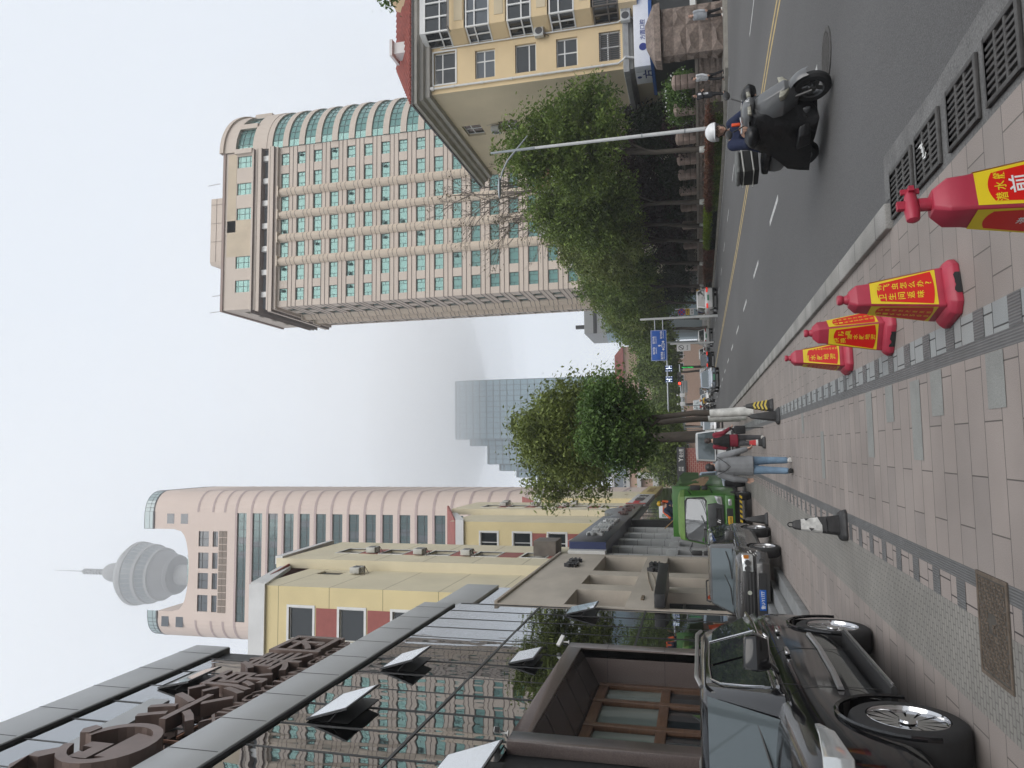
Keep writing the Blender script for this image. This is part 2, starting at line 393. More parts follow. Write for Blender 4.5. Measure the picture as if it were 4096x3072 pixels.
tag(b.build('far_kerb', mat('far_kerb_stone', (.33, .31, .27), var=.2, grain=.15)), kind='structure')
psheet('far_sidewalk', mat('far_paving', (.23, .215, .19), var=.15, scale=1, grain=.1), [(x+.14, y+.02) for x, y in KX[1:]] + [(18.0, 160), (18.6, 44), (19.0, 37.2), (34, 31.5)], .115)
# road markings: two yellow lines in the middle, white dashes in each carriageway, edge line
def line(b, pts, w, z=-.008):
    for i in range(len(pts)-1):
        a, c = Vector((*pts[i], z)), Vector((*pts[i+1], z)); d = (c-a).normalized(); n = Vector((-d.y, d.x, 0))*w/2
        b.poly([a-n, c-n, c+n, a+n])
YC = [(9.0, -10), (9.02, 17), (8.62, 27), (8.42, 33), (7.85, 80), (7.6, 98)]
b = MB()
for dx in (-.14, .14): line(b, [(x+dx, y) for x, y in YC], .12)
tag(b.build('road_yellow_lines', M_line_y), kind='structure')
b = MB()
for k in range(16):
    y = 16.65+(k-1)*5.55*1.0
    line(b, [(5.5-.012*(y-11), y), (5.5-.012*(y+1.95-11), y+1.95)], .13)
for k in range(14):
    y = 14+k*6.0
    line(b, [(12.3-.012*(y-11), y), (12.3-.012*(y-9), y+2)], .12)
line(b, [(16.6, 33.2), (15.3, 38), (14.9, 43), (14.7, 58), (14.4, 90)], .1)
tag(b.build('road_white_lines', M_line_w), kind='structure')
# drain grates in the concrete strip
M_iron = mat('cast_iron', (.085, .082, .08), rough=.6, metal=.3, var=.25, scale=12, bump=.2, bscale=80)
M_drain_shade = mat('drain_shade', (.012, .011, .010), rough=.95, var=0)  # flat near-black sheet, painted as the shade down inside the drain
def grate(y0, y1, label, group='drain grates in the gutter'):
    t = thing('drain_grate', label, 'drain', (2.335, (y0+y1)/2, 0), group=group)
    x0, x1 = 2.11, 2.56; z = .022
    MB().poly([(x0, y0, -.001), (x1, y0, -.001), (x1, y1, -.001), (x0, y1, -.001)]).build('shade_sheet', M_drain_shade, t)
    b = MB(); f = .035
    b.box(x0, x1, y0, y0+f, -.004, z).box(x0, x1, y1-f, y1, -.004, z).box(x0, x0+f, y0+f, y1-f, -.004, z).box(x1-f, x1, y0+f, y1-f, -.004, z)
    b.build('frame', M_iron, t, bevel=.004)
    b = MB(); L = (y1-y0-2*f)
    for k in (1, 2): b.box(x0+f, x1-f, y0+f+L*k/3-.014, y0+f+L*k/3+.014, -.004, z-.002)
    n = 8
    for k in range(1, n): xx = x0+f+(x1-x0-2*f)*k/n; b.box(xx-.011, xx+.011, y0+f, y1-f, -.004, z-.005)
    b.build('bars', M_iron, t, bevel=.003)
    return t
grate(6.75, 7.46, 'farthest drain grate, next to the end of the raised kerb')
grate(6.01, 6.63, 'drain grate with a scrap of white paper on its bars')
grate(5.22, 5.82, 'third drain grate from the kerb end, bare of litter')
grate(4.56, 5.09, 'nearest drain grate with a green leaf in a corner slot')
b = MB()
for k in range(7):
    a = rnd.random()*6.28; r_ = .02+.05*rnd.random(); cx, cy_ = 2.33+.02*k-.05, 6.30+.012*k
    b.poly([(cx+r_*math.cos(a), cy_+r_*math.sin(a), .03+.02*rnd.random()), (cx+r_*math.cos(a+2), cy_+r_*math.sin(a+2), .035+.03*rnd.random()), (cx+r_*math.cos(a+4), cy_+r_*math.sin(a+4), .025)])
tag(b.build('paper_scrap', mat('paper', (.75, .75, .74), var=.1)), 'crumpled scrap of white paper lying on a drain grate', 'litter')
# round manhole on the asphalt and square cover in the paving
t = thing('manhole_cover', 'round cast iron manhole cover set in the asphalt lane beside the scooter', 'manhole cover', (5.3, 10.35, 0))
MB().lathe([(.0, -.012), (.36, -.012), (.36, .004), (.30, .006), (.30, .0), (.0, .002)], (5.3, 10.35, 0), 32, cap=False).build('rim', M_iron, t)
b = MB()
for k in range(-5, 6):
    w = math.sqrt(max(.28**2-(k*.05)**2, 0)); b.box(5.3-w, 5.3+w, 10.35+k*.05-.012, 10.35+k*.05+.012, 0, .009)
b.build('tread_ribs', M_iron, t)
t = thing('utility_cover', 'rectangular rusty iron cover with raised key pattern in the grey paving band', 'manhole cover', (-1.215, 5.57, 0))
M_rust = mat('rusty_iron', (.135, .105, .08), rough=.75, metal=.15, var=.3, scale=14, grain=.2)
MB().box(-1.56, -.87, 5.31, 5.84, -.02, .008).build('plate', mat('cover_plate', (.075, .066, .056), rough=.8, var=.3, scale=10), t)
b = MB(); b.box(-1.56, -.87, 5.31, 5.335, .008, .014).box(-1.56, -.87, 5.815, 5.84, .008, .014).box(-1.56, -1.535, 5.335, 5.815, .008, .014).box(-.895, -.87, 5.335, 5.815, .008, .014)
b.build('rim', M_rust, t)
b = MB()
for i in range(14):
    for j in range(10):
        x, y = -1.515+i*.044, 5.36+j*.044
        if abs(x+1.215) < .06 and abs(y-5.57) < .06: continue
        if (i+j) % 2: b.box(x, x+.036, y, y+.012, .008, .015)
        else: b.box(x, x+.012, y, y+.036, .008, .015)
        b.box(x+.022, x+.034, y+.02, y+.032, .008, .015)
b.text('水', Fr((-1.215, 5.54, .0085), (1, 0, 0), (0, 1, 0)), 0, 0, .06, depth=.006, align='c')
b.build('raised_pattern', M_rust, t)
# ================================================================ buildings on the near (left) side
M_dark = mat('dark_interior', (.02, .021, .022), rough=.5, var=0)
M_frame_w = mat('white_frame', (.72, .72, .70), rough=.45, var=.06)
M_frame_d = mat('dark_frame', (.05, .052, .055), rough=.4, var=0)
M_pane = mirror_glass('window_glass', (.10, .115, .12), rough=.04, metal=0)
M_pane.node_tree.nodes['Principled BSDF'].inputs['Base Color'].default_value = (.02, .025, .028, 1)
M_pane_grey = mirror_glass('grey_window_glass', (.085, .10, .115), rough=.12, metal=0)
M_curt = mirror_glass('curtain_wall_glass', (.34, .355, .37), rough=.015, wave=.035, wscale=1.3, metal=1, stretch=(1, 1.6, .7))
M_mull = mat('mullion', (.035, .036, .038), rough=.4, var=0)
M_alu = mat('grey_panel', (.40, .41, .41), rough=.38, metal=.25, var=.1, scale=.6)
M_granite = mat('brown_granite', (.125, .10, .093), rough=.28, var=.18, scale=30, grain=.4, bscale=45, spec=.6)
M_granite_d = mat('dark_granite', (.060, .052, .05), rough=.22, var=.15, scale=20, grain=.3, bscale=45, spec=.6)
M_wood = mat('brown_door_frame', (.105, .055, .032), rough=.4, var=.25, scale=3, stretch=(1, 1, 6))
M_blind = mat('pale_blind', (.42, .47, .44), rough=.5, var=.12, scale=1)

FX = -5.5
g = thing('office_building', 'glass fronted office block with grey metal bands and granite porch beside the black car', 'building', (-5.5, 14, 0))
MB().box(-30, -5.62, -6, 13.9, 0, 11.3).box(-30, -5.9, -6, 19.5, 11.3, 16.5).box(-30, -5.62, 13.9, 18.0, 5.3, 11.3).box(-30, -5.62, 18.0, 20.4, 5.3, 11.3).box(-30, -5.62, 20.4, 25.68, 0, 11.3).box(-30, -7.0, 13.9, 20.4, 0, 5.3).build('core', M_dark, g)
# curtain wall, pane by pane, each pane leaning by a hair as real glazing does
b = MB(); mu = MB()
ys = [25.7-1.18*k for k in range(0, 27)]; zs = [0, 3.76, 7.40, 10.4]
F = Fr((FX, 0, 0), (0, 1, 0))
OPEN = [(13.9, 8.4), (17.45, 8.4), (24.5, 4.97), (20.95, 4.97), (12.7, 4.97)]
FU = Fr((-5.82, 0, 0), (0, 1, 0))
def pane(b, y0, y1, z0, z1, F=F):
    j = lambda: rnd.uniform(-.004, .004)
    a = j(); c = j(); d_ = j()
    b.poly([F.p(y0, z0, a), F.p(y1, z0, a+c), F.p(y1, z1, a+c+d_), F.p(y0, z1, a+d_)])
for i in range(len(ys)-1):
    y1, y0 = ys[i], ys[i+1]
    for k in range(len(zs)-1):
        z0, z1 = zs[k], zs[k+1]
        if y0 < 20.66 and y1 > 13.7 and z0 < 5.4:
            if z1 <= 5.46: continue
            z0 = 5.46
        pane(b, y0, y1, z0, z1)
    for z0, z1 in ((11.4, 12.4), (12.4, 13.7), (13.7, 16.0)):
        if y1 < 19.6: pane(b, y0, y1, z0, z1, FU)
b.build('curtain_wall', M_curt, g)
for y in ys:
    if 13.7 < y < 20.66: mu.fbox(F, y-.018, y+.018, 5.47, 10.3, -.05, .012)
    else: mu.fbox(F, y-.018, y+.018, 0, 10.3, -.05, .012)
    if y < 19.6: mu.fbox(FU, y-.018, y+.018, 11.4, 16.0, -.05, .012)
for z in (3.76, 7.40): mu.fbox(F, -5.9 if z > 5 else 20.7, 25.7, z-.03, z+.03, -.05, .018)
mu.fbox(FU, -5.9, 18.9, 13.68, 13.72, -.05, .014)
mu.build('mullions', M_mull, g)
# grey panelled bands: fascia over the first floors and roof coping, dark strip below each paints the shade of its underside
def band(y0, y1, z0, z1, xf, xb, nm):
    b = MB(); b.box(xb, xf, y0, y1, z0+.06, z1)
    o = b.build(nm, M_alu, g, bevel=.02)
    s_ = MB(); s_.box(xb, xf-.02, y0, y1-.02, z0+.03, z0+.059); sub('underside_shade', s_, M_mull, o)
    j = MB(); n = int((y1-y0)/1.55)
    for k in range(n):
        y = y1-1.55*(k+.5); j.box(xf, xf+.004, y-.012, y+.012, z0+.13, z1); j.box(xb, xf, y-.012, y+.012, z1, z1+.004)
    sub('panel_joints', j, M_mull, o); return o
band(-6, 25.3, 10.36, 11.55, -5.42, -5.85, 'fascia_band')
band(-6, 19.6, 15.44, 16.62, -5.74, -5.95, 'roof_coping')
MB().box(-12, -6.25, 25.7, 32.8, 0, 11.0).build('rear_wing', M_curt, g)
MB().box(-7.4, -6.15, 25.7, 32.85, 10.85, 12.35).build('rear_coping', M_alu, g, bevel=.02)
MB().hexa([(-5.81, 6, 12.9), (-5.74, 6, 12.9), (-5.74, 15.2, 14.0), (-5.81, 15.2, 14.0), (-5.81, 6, 13.6), (-5.74, 6, 13.6), (-5.74, 15.2, 14.5), (-5.81, 15.2, 14.5)]).build('pale_panel', M_alu, g)
# top hung vents standing open
M_paneo = mirror_glass('vent_glass', (.72, .74, .76), rough=.03)
for (y, ztop, w, h, a) in ((14.05, 9.82, 1.55, .95, 17), (17.6, 9.78, 1.35, .9, 17), (24.5, 6.3, 1.14, 1.0, 14), (18.7, 6.75, 1.1, .7, 14), (11.6, 6.4, 1.4, 1.1, 19), (16.0, 15.0, 1.3, .9, 13)):
    fx_ = FX if ztop < 11 else -5.82
    Fv = Fr((fx_+.03, y, ztop), (0, 1, 0), (-math.sin(R(a)), 0, math.cos(R(a))))
    v = MB(); v.fbox(Fv, 0, w, -h, 0, -.02, .02); o = v.build('open_vent', M_frame_d, g)
    p_ = MB(); p_.fquad(Fv, .04, w-.04, -h+.04, -.04, .024); sub('pane', p_, M_paneo, o)
    k = MB(); k.fquad(Fr((fx_+.014, y, ztop), (0, 1, 0)), .02, w-.02, -h*.98, -.02); k.tube([(fx_, y+.06, ztop-h*.5), Fv.p(.06, -h*.75, -.02)], .012, 6).tube([(fx_, y+w-.06, ztop-h*.5), Fv.p(w-.06, -h*.75, -.02)], .012, 6)
    sub('opening', k, M_dark, o)
# granite porch with recessed timber doors
b = MB(); F2 = Fr((-5.36, 0, 0), (0, 1, 0))
b.fbox(F2, 20.2, 20.68, 0, 5.47, -.25, 0).fbox(F2, 13.62, 14.1, 0, 5.47, -.25, 0).fbox(F2, 14.1, 20.2, 5.1, 5.47, -.25, 0)
b.build('porch_surround', M_granite, g, bevel=.01)
MB().poly([(-5.4, 20.2, 0), (-6.36, 20.2, 0), (-6.36, 20.2, 4.6), (-5.4, 20.2, 5.1)]).build('porch_reveal', M_granite, g)
MB().poly([(-5.4, 14.1, 0), (-5.4, 14.1, 5.1), (-6.36, 14.1, 4.6), (-6.36, 14.1, 0)]).build('porch_reveal', M_granite, g)
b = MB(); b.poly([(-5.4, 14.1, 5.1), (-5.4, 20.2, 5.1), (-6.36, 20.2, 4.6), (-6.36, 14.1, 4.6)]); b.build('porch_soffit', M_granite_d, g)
j = MB()
for y in (15.3, 16.5, 17.7, 18.9): j.hexa([(-5.42, y-.006, 5.08), (-5.42, y+.006, 5.08), (-6.35, y+.006, 4.595), (-6.35, y-.006, 4.595)]+[(-5.42, y-.006, 5.09), (-5.42, y+.006, 5.09), (-6.35, y+.006, 4.605), (-6.35, y-.006, 4.605)])
for z in (1.3, 2.9, 4.4): j.fbox(F2, 20.2, 20.68, z-.005, z+.005, 0, .003).box(-6.3, -5.4, 20.194, 20.199, z-.005, z+.005)
j.build('granite_joints', M_mull, g)
MB().box(-6.8, -6.40, 14.0, 20.3, 0, 5.0).build('porch_back', M_dark, g)
FD = Fr((-6.36, 0, 0), (0, 1, 0)); b = MB()
for y0, y1 in ((14.1, 14.3), (15.55, 15.72), (17.1, 17.32), (18.75, 18.95), (20.02, 20.2)): b.fbox(FD, y0, y1, 0, 4.6, -.03, .13)
for z0, z1 in ((2.75, 2.98), (4.36, 4.6), (0, .12)):
    for y0, y1 in ((14.3, 15.55), (15.72, 17.1), (17.32, 18.75), (18.95, 20.02)): b.fbox(FD, y0, y1, z0, z1, -.03, .11)
dr = b.build('entrance_door', M_wood, g, bevel=.008)
b = MB(); b.fquad(FD, 14.3, 20.02, 2.98, 4.36, .01); sub('transom_glass', b, mirror_glass('pale_green_glass', (.30, .36, .33), rough=.06, metal=.55), dr)
b = MB(); b.fquad(FD, 14.3, 20.02, .12, 2.75, .01); sub('door_glass', b, M_pane, dr)
b = MB()
for y in (16.95, 17.45): b.tube([FD.p(y, .9, .16), FD.p(y, 1.9, .16)], .02, 8)
sub('handle', b, mat('steel', (.6, .58, .5), rough=.25, metal=1, var=0), dr)
# bronze letters standing on the fascia: a sign of its own
M_bronze = mat('bronze_letters', (.20, .145, .125), rough=.42, metal=.55, var=.15, scale=2)
sg = thing('building_sign', 'big brown bronze raised lettering with round emblem standing on the office fascia', 'sign', (-5.2, 15, 11.37))
Fs = Fr((-5.70, 0, 0), (0, 1, 0))
b = MB()
for i, (ch, y0, y1) in enumerate((('兴', 13.3, 14.9), ('源', 15.0, 16.6), ('集', 16.8, 18.4), ('团', 18.5, 20.05))):
    b.text(ch, Fs, y0, 12.0, 1.5, w=y1-y0, depth=.28)
b.build('characters', M_bronze, sg)
for w_, y_, l_ in (('XINGYUAN', 13.5, 3.9), ('GROUP', 17.7, 2.3)): MB().text(w_, Fs, y_, 11.62, .34, w=l_, depth=.2).build('small_lettering', M_bronze, sg)
b = MB()
# emblem: a thick C-shaped ring with a bird-like tail and an inner seated shape
def ring(b, F, cu, cv, ru, rv, wu, a0, a1, n0, n1, k=26):
    o_ = [(cu+ru*math.cos(R(a0+(a1-a0)*i/k)), cv+rv*math.sin(R(a0+(a1-a0)*i/k))) for i in range(k+1)]
    i_ = [(cu+(ru-wu)*math.cos(R(a0+(a1-a0)*i/k)), cv+(rv-wu)*math.sin(R(a0+(a1-a0)*i/k))) for i in range(k+1)]
    for i in range(k): b.fpoly(F, [o_[i], o_[i+1], i_[i+1], i_[i]][::(1 if a1 > a0 else -1)], n0, n1)
k0 = len(b.v)
ring(b, Fs, 11.05, 11.75, .88, .80, .17, -255, 75, 0, .34)
b.fpoly(Fs, [(10.55, 12.3), (10.75, 12.42), (10.45, 12.75), (10.30, 12.72), (10.28, 12.5)], .02, .33)
b.fpoly(Fs, [(10.28, 12.72), (10.45, 12.74), (9.95, 12.72), (9.75, 12.55)][::-1], .02, .33)
b.fpoly(Fs, [(11.3, 12.45), (11.55, 12.42), (11.62, 12.62), (11.42, 12.72), (11.25, 12.62)], .02, .36)
b.fpoly(Fs, [(10.5, 11.75), (11.12, 11.75), (11.12, 12.22), (10.92, 12.22), (10.92, 12.02), (10.72, 12.02), (10.72, 12.12), (10.5, 12.12)], .02, .28)
b.fpoly(Fs, [(10.62, 11.2), (11.5, 11.1), (11.62, 11.68), (10.62, 11.68)], .02, .28)
b.v = [(x, (y-11)*1.08+11.9, (z-11.75)*1.05+12.65) for x, y, z in b.v]
b.build('emblem', M_bronze, sg)
b = MB()
for y in (13, 14.6, 15.9, 17.3, 18.8): b.beam((-5.71, y, 11.55), (-5.71, y, 13.4), .05, .05)
b.beam((-5.71, 13.2, 12.2), (-5.71, 20, 12.2), .05, .05).beam((-5.71, 13.2, 13.2), (-5.71, 20, 13.2), .05, .05).beam((-5.71, 10.8, 11.9), (-5.71, 13, 11.9), .05, .05)
b.build('support_frame', mat('copper_frame', (.30, .14, .08), rough=.5, metal=.4), sg)
# two bullet cameras on the porch
def cctv(x, y, z, d, label, cable=False):
    t = thing('security_camera', label, 'camera', (x, y, z), group='white security cameras')
    d = Vector(d).normalized(); c = Vector((x+.16, y, z+.22)); r_ = d.cross(Vector((0, 0, 1))).normalized(); up = r_.cross(d)
    b = MB(); b.lathe([(.0, 0), (.055, 0), (.055, .02), (.018, .03), (.018, .2), (.0, .2)], (x+.12, y, z), 12); b.tube([(x+.12, y, z+.18), c-up*.05], .016, 8); b.build('bracket', M_frame_w, t)
    Fc = Fr(c-d*.16, r_, up)
    b = MB(); b.fbox(Fc, -.05, .05, -.05, .06, -.30, .02); b.build('housing', M_frame_w, t, bevel=.012)
    b = MB(); b.fbox(Fc, -.046, .046, -.046, .05, -.312, -.301); b.cyl(c+d*.152, c+d*.165, .03, n=12); b.build('lens', M_mull, t)
    if cable: b = MB(); b.tube([c-d*.1-up*.04, c-d*.25-up*.12, (x+.05, y, z+.03), (x, y-.08, z-.04)], .018, 6); b.build('cable', M_mull, t)
cctv(-5.42, 20.45, 5.47, (.55, .45, -.28), 'white bullet security camera on the far top corner of the granite porch')
cctv(-5.42, 13.8, 5.47, (.4, -.85, -.2), 'white bullet security camera with black cable on the near corner of the granite porch', True)
# ---------------------------------------------------------------- beige rendered shop building
M_beige = mat('beige_render', (.53, .475, .405), rough=.8, var=.14, scale=.5, grain=.06, bump=.08, bscale=30, stretch=(1, 1, 2.2))
M_glassg = mirror_glass('shop_glass', (.055, .07, .068), rough=.05, metal=.0)
M_char = mat('black_sign_letters', (.025, .025, .028), rough=.45, var=0)
bg_ = thing('beige_shop', 'beige rendered two storey shop with deep window bays and two black characters', 'building', (-5.5, 32, 0))
Fb = Fr((-5.45, 0, 0), (0, 1, 0))
cols = ((25.72, 26.0), (28.84, 29.98), (32.15, 33.3), (37.69, 38.3))
b = MB()
b.fbox(Fb, 25.72, 38.3, 6.62, 8.95, -1.0, 0).fbox(Fb, 25.72, 38.3, 3.5, 4.5, -1.0, 0)
for a, c in cols: b.fbox(Fb, a, c, 4.5, 6.62, -1.0, -.004).fbox(Fb, a, c, 0, 3.5, -1.0, -.004)
b.build('facade', M_beige, bg_)
MB().box(-14, -6.5, 25.75, 38.25, 0, 8.9).build('core', M_dark, bg_)
MB().fbox(Fb, 25.72, 38.36, 8.95, 9.08, -1.1, .08).build('roof_edge', mat('roof_edge', (.36, .31, .25), var=.15), bg_, bevel=.01)
for a, c in ((26.0, 28.84), (29.98, 32.15), (33.3, 37.69)):
    o = MB().fquad(Fb, a, c, 4.5, 6.62, -.86).build('window', M_glassg, bg_)
    f = MB(); f.fbox(Fb, a, c, 5.0, 5.08, -.86, -.80); f.fbox(Fb, c-.1, c, 4.5, 6.62, -.86, -.78); f.fbox(Fb, c-.45, c-.38, 4.5, 6.62, -.86, -.80); f.fbox(Fb, c-.42, c-.34, 5.3, 6.1, -.80, -.70)
    sub('frame', f, M_mull, o)
for a, c in ((29.98, 32.15), (33.3, 37.69)):
    o = MB().fquad(Fb, a, c, 0.25, 3.5, -.9).build('shop_window', M_glassg, bg_)
    f = MB(); f.fbox(Fb, a, c, 1.0, 1.06, -.9, -.84).fbox(Fb, (a+c)/2-.04, (a+c)/2+.04, .25, 3.5, -.9, -.84); sub('frame', f, M_mull, o)
b = MB(); b.text('红', Fb, 33.9, 7.45, .62, w=.95, depth=.16).text('华', Fb, 35.1, 7.45, .62, w=.95, depth=.16)
b.text('红', Fb, 33.3, 3.62, .62, w=.95, depth=.16).text('华', Fb, 34.5, 3.62, .62, w=.95, depth=.16); b.build('lettering', M_char, bg_)
b = MB(); b.tube([(-5.43, 33.2, 4.2), (-5.42, 31.0, 4.0), (-5.42, 29.0, 3.75)], .02, 5).tube([(-5.43, 33.0, 4.0), (-5.42, 31.6, 3.8), (-5.42, 30.0, 3.66)], .015, 5).fbox(Fb, 27.2, 27.9, 3.95, 4.05, 0, .05)
b.build('wall_cables', mat('cable_tan', (.2, .15, .1), var=0), bg_)
cn = thing('shop_canopy', 'black boxed canopy over the beige shop door', 'canopy', (-5.0, 28, 3.1))
b = MB(); b.hexa([(-5.4, 25.78, 3.12), (-4.95, 25.78, 3.12), (-4.45, 29.4, 3.12), (-5.4, 29.4, 3.12), (-5.4, 25.78, 3.48), (-4.95, 25.78, 3.48), (-4.45, 29.4, 3.48), (-5.4, 29.4, 3.48)]); b.build('box', mat('black_canopy', (.028, .028, .03), rough=.4, var=.3, scale=3), cn, bevel=.01)
MB().lathe([(.0, 0), (.06, 0), (.06, .02), (0, .02)], (-4.53, 29.1, 3.3), 12, 'x').build('lamp', M_frame_w, cn)
t = thing('shop_entrance', 'dark glazed shop doorway with sign stickers behind the parked grey car', 'doorway', (-5.9, 27.5, 0))
MB().fquad(Fb, 26.0, 28.84, 0, 3.1, -.5).build('door_glass', M_glassg, t)
b = MB(); b.fbox(Fb, 26.0, 26.1, 0, 3.1, -.5, -.4).fbox(Fb, 27.4, 27.5, 0, 3.1, -.5, -.4).fbox(Fb, 28.74, 28.84, 0, 3.1, -.5, -.4).fbox(Fb, 26.0, 28.84, 2.5, 2.6, -.5, -.39); b.build('door_frame', M_mull, t)
b = MB(); b.text('WELCOME', Fb, 27.7, 1.6, .14, w=.8, n=-.49); b.build('sticker', M_frame_w, t)
st = thing('stone_steps', 'low grey granite steps in front of the beige shop', 'steps', (-4.2, 16.6, 0))
M_step = mat('step_stone', (.20, .205, .205), rough=.6, var=.15, scale=3, grain=.15, bscale=60)
b = MB()
for k in range(3): b.box(-5.3, -3.0-.32*k, 14.55+.3*k, 19.6, .14*k, .14*(k+1))
b.build('treads', M_step, st, bevel=.01)
# trestle, orange rag and parcels in the doorway
t = thing('wooden_trestle', 'rough timber trestle leaning in the shop doorway', 'trestle', (-5.0, 26.8, 0))
b = MB(); b.beam((-5.2, 26.4, 0), (-4.9, 27.0, 1.5), .07, .05).beam((-4.6, 26.2, 0), (-4.9, 27.1, 1.55), .07, .05).beam((-5.0, 27.6, 0), (-4.9, 27.0, 1.5), .07, .05).beam((-5.15, 26.6, .6), (-4.7, 26.5, .6), .06, .05)
b.build('timbers', mat('raw_timber', (.36, .25, .16), var=.3, scale=4), t)
def rag(name, c, r, m, lab, cat, n=26, seed=1):
    q = random.Random(seed); b = MB(); k0 = 0; b.ell(c, r, 10, 7)
    b.v = [(x+q.uniform(-1, 1)*r[0]*.35, y+q.uniform(-1, 1)*r[1]*.35, z+q.uniform(-1, 1)*r[2]*.3) for x, y, z in b.v]
    return tag(b.build(name, m, smooth=30), lab, cat)
rag('orange_bag', (-4.95, 26.0, 1.15), (.18, .16, .5), mat('orange_plastic', (.55, .10, .04), rough=.5), 'crumpled orange plastic bag hanging by the shop door', 'bag')
# ---------------------------------------------------------------- grey tiled building with navy fascia
M_gtile = brickmat('grey_wall_tile', (.40, .41, .41), (.36, .37, .37), (.2, .2, .2), .9, .62, ms=.012, speck=.04, off=0)
def tilewall(name, base, w, h): return mat(name, base, var=.1)
M_gt = mat('grey_cladding', (.42, .43, .43), rough=.45, var=.1, scale=1.2)
gb = thing('grey_tiled_shop', 'grey tiled shop row with a long dark blue fascia carrying silver characters', 'building', (-5.6, 48, 0))
Fg = Fr((-5.55, 0, 0), (0, 1, 0)); b = MB(); jn = MB()
for k in range(5):
    y = 38.6+3.3*k; b.fbox(Fg, y, y+.95, 0, 6.95, -.7, 0)
    for z in (.8, 1.6, 2.4, 3.2, 4.0, 4.8, 5.6, 6.4): jn.fbox(Fg, y, y+.95, z-.008, z+.008, 0, .004); jn.poly([(-5.55, y-.004, z-.01), (-5.55, y-.004, z+.01), (-6.25, y-.004, z+.01), (-6.25, y-.004, z-.01)])
b.fbox(Fg, 38.4, 54.1, 3.1, 3.7, -.75, -.05); b.build('pilasters', M_gt, gb, bevel=.01); jn.build('tile_joints', M_mull, gb)
MB().box(-16, -6.3, 38.4, 54.1, 0, 8.9).build('core', M_dark, gb)
for k in range(4):
    y = 39.55+3.3*k; MB().fquad(Fg, y, y+2.35, 3.7, 6.95, -.6).build('window', M_glassg, gb); MB().fquad(Fg, y, y+2.35, .1, 3.1, -.6).build('shop_window', M_glassg, gb)
M_navy = mat('navy_fascia', (.050, .056, .075), rough=.35, var=.1, scale=.8, metal=.2); M_navy2 = mat('navy_end', (.02, .033, .105), rough=.4, var=.05)
b = MB(); b.box(-6.3, -4.95, 39.45, 54.1, 6.75, 8.75); b.build('fascia', M_navy, gb, bevel=.01)
MB().box(-6.28, -4.97, 39.42, 39.448, 6.78, 8.72).build('fascia_end', M_navy2, gb)
MB().box(-6.9, -5.35, 38.75, 39.41, 6.75, 8.7).build('white_end_panel', M_frame_w, gb)
Ff = Fr((-4.945, 0, 0), (0, 1, 0)); b = MB()
for i, ch in enumerate('海昌眼镜'):
    b.text(ch, Ff, 42.0+2.5*i, 7.25, 1.0, w=2.0, depth=.13)
b.build('lettering', mat('silver_letters', (.55, .56, .55), rough=.35, metal=.5), gb)
db = thing('dark_shop', 'charcoal shop front with arched top edge and small dark characters', 'building', (-5.3, 60, 0))
b = MB(); b.box(-14, -5.2, 54.15, 66.6, 0, 6.8); b.build('core', M_dark, db)
b = MB(); top = [(54.15, 6.8), (66.6, 6.8), (66.6, 8.35)] + [(60.2+3.1*math.cos(a*PI/10)*1.0, 8.35+1.0*math.sin(a*PI/10)) for a in range(0, 11)] + [(54.15, 8.35)]
b.fpoly(Fr((-5.5, 0, 0), (0, 1, 0)), top, 0, .45); b.build('fascia', mat('charcoal_fascia', (.085, .095, .095), rough=.3, var=.1), db)
b = MB(); Fd = Fr((-5.045, 0, 0), (0, 1, 0))
for i, ch in enumerate('老船长私房菜'): b.text(ch, Fd, 56.2+1.5*i, 7.2+(.3 if i % 2 else 0), .6, w=1.15, depth=.1)
b.build('lettering', mat('brown_letters', (.10, .045, .04), rough=.4), db)
for k in range(4): MB().fquad(Fr((-5.19, 0, 0), (0, 1, 0)), 54.6+3*k, 57.0+3*k, .3, 6.2, 0).build('window', M_glassg, db)
wb = thing('white_and_yellow_shop', 'far shop pair with white and mustard yellow sign boards over black glass', 'building', (-5.3, 82, 0))
MB().box(-14, -5.25, 66.7, 97.3, 0, 6.6).build('core', mirror_glass('black_glass', (.03, .03, .033), rough=.1, metal=0, wave=.2), wb)
MB().box(-7, -5.0, 66.9, 80.9, 6.6, 8.35).build('white_sign', mat('white_board', (.55, .55, .55), var=.06), wb, bevel=.01)
MB().box(-7, -5.0, 81, 97.2, 6.5, 8.25).build('yellow_sign', mat('mustard_board', (.50, .40, .17), var=.12, scale=.3), wb, bevel=.01)
MB().box(-5.0, -4.93, 66.7, 67.3, 6.6, 8.35).build('red_edge', mat('red_edge', (.42, .13, .12)), wb)
b = MB(); Fw = Fr((-4.995, 0, 0), (0, 1, 0))
b.text('口腔门诊', Fw, 70.6, 7.1, .85, w=4.2, depth=.06).text('牙', Fw, 76.3, 7.0, .9, w=2.6, depth=.06); b.build('lettering', mat('grey_letters', (.08, .08, .08)), wb)
b = MB(); b.text('DENTAL', Fw, 68, 7.3, .5, w=2.2, depth=.06); b.build('red_lettering', mat('red_letters', (.5, .05, .06)), wb)
b = MB(); b.text('家常菜馆', Fr((-4.995, 0, 0), (0, 1, 0)), 85, 7.0, .8, w=8, depth=.03); b.build('gold_lettering', mat('gold_letters', (.3, .22, .09)), wb)
bs = thing('beer_sign', 'white light box sign with green characters jutting from the black shop front', 'sign', (-5.0, 55, 4))
MB().box(-4.95, -3.95, 53.0, 53.25, 3.1, 4.7).build('box', mat('white_lightbox', (.75, .76, .78), var=.04), bs, bevel=.04)
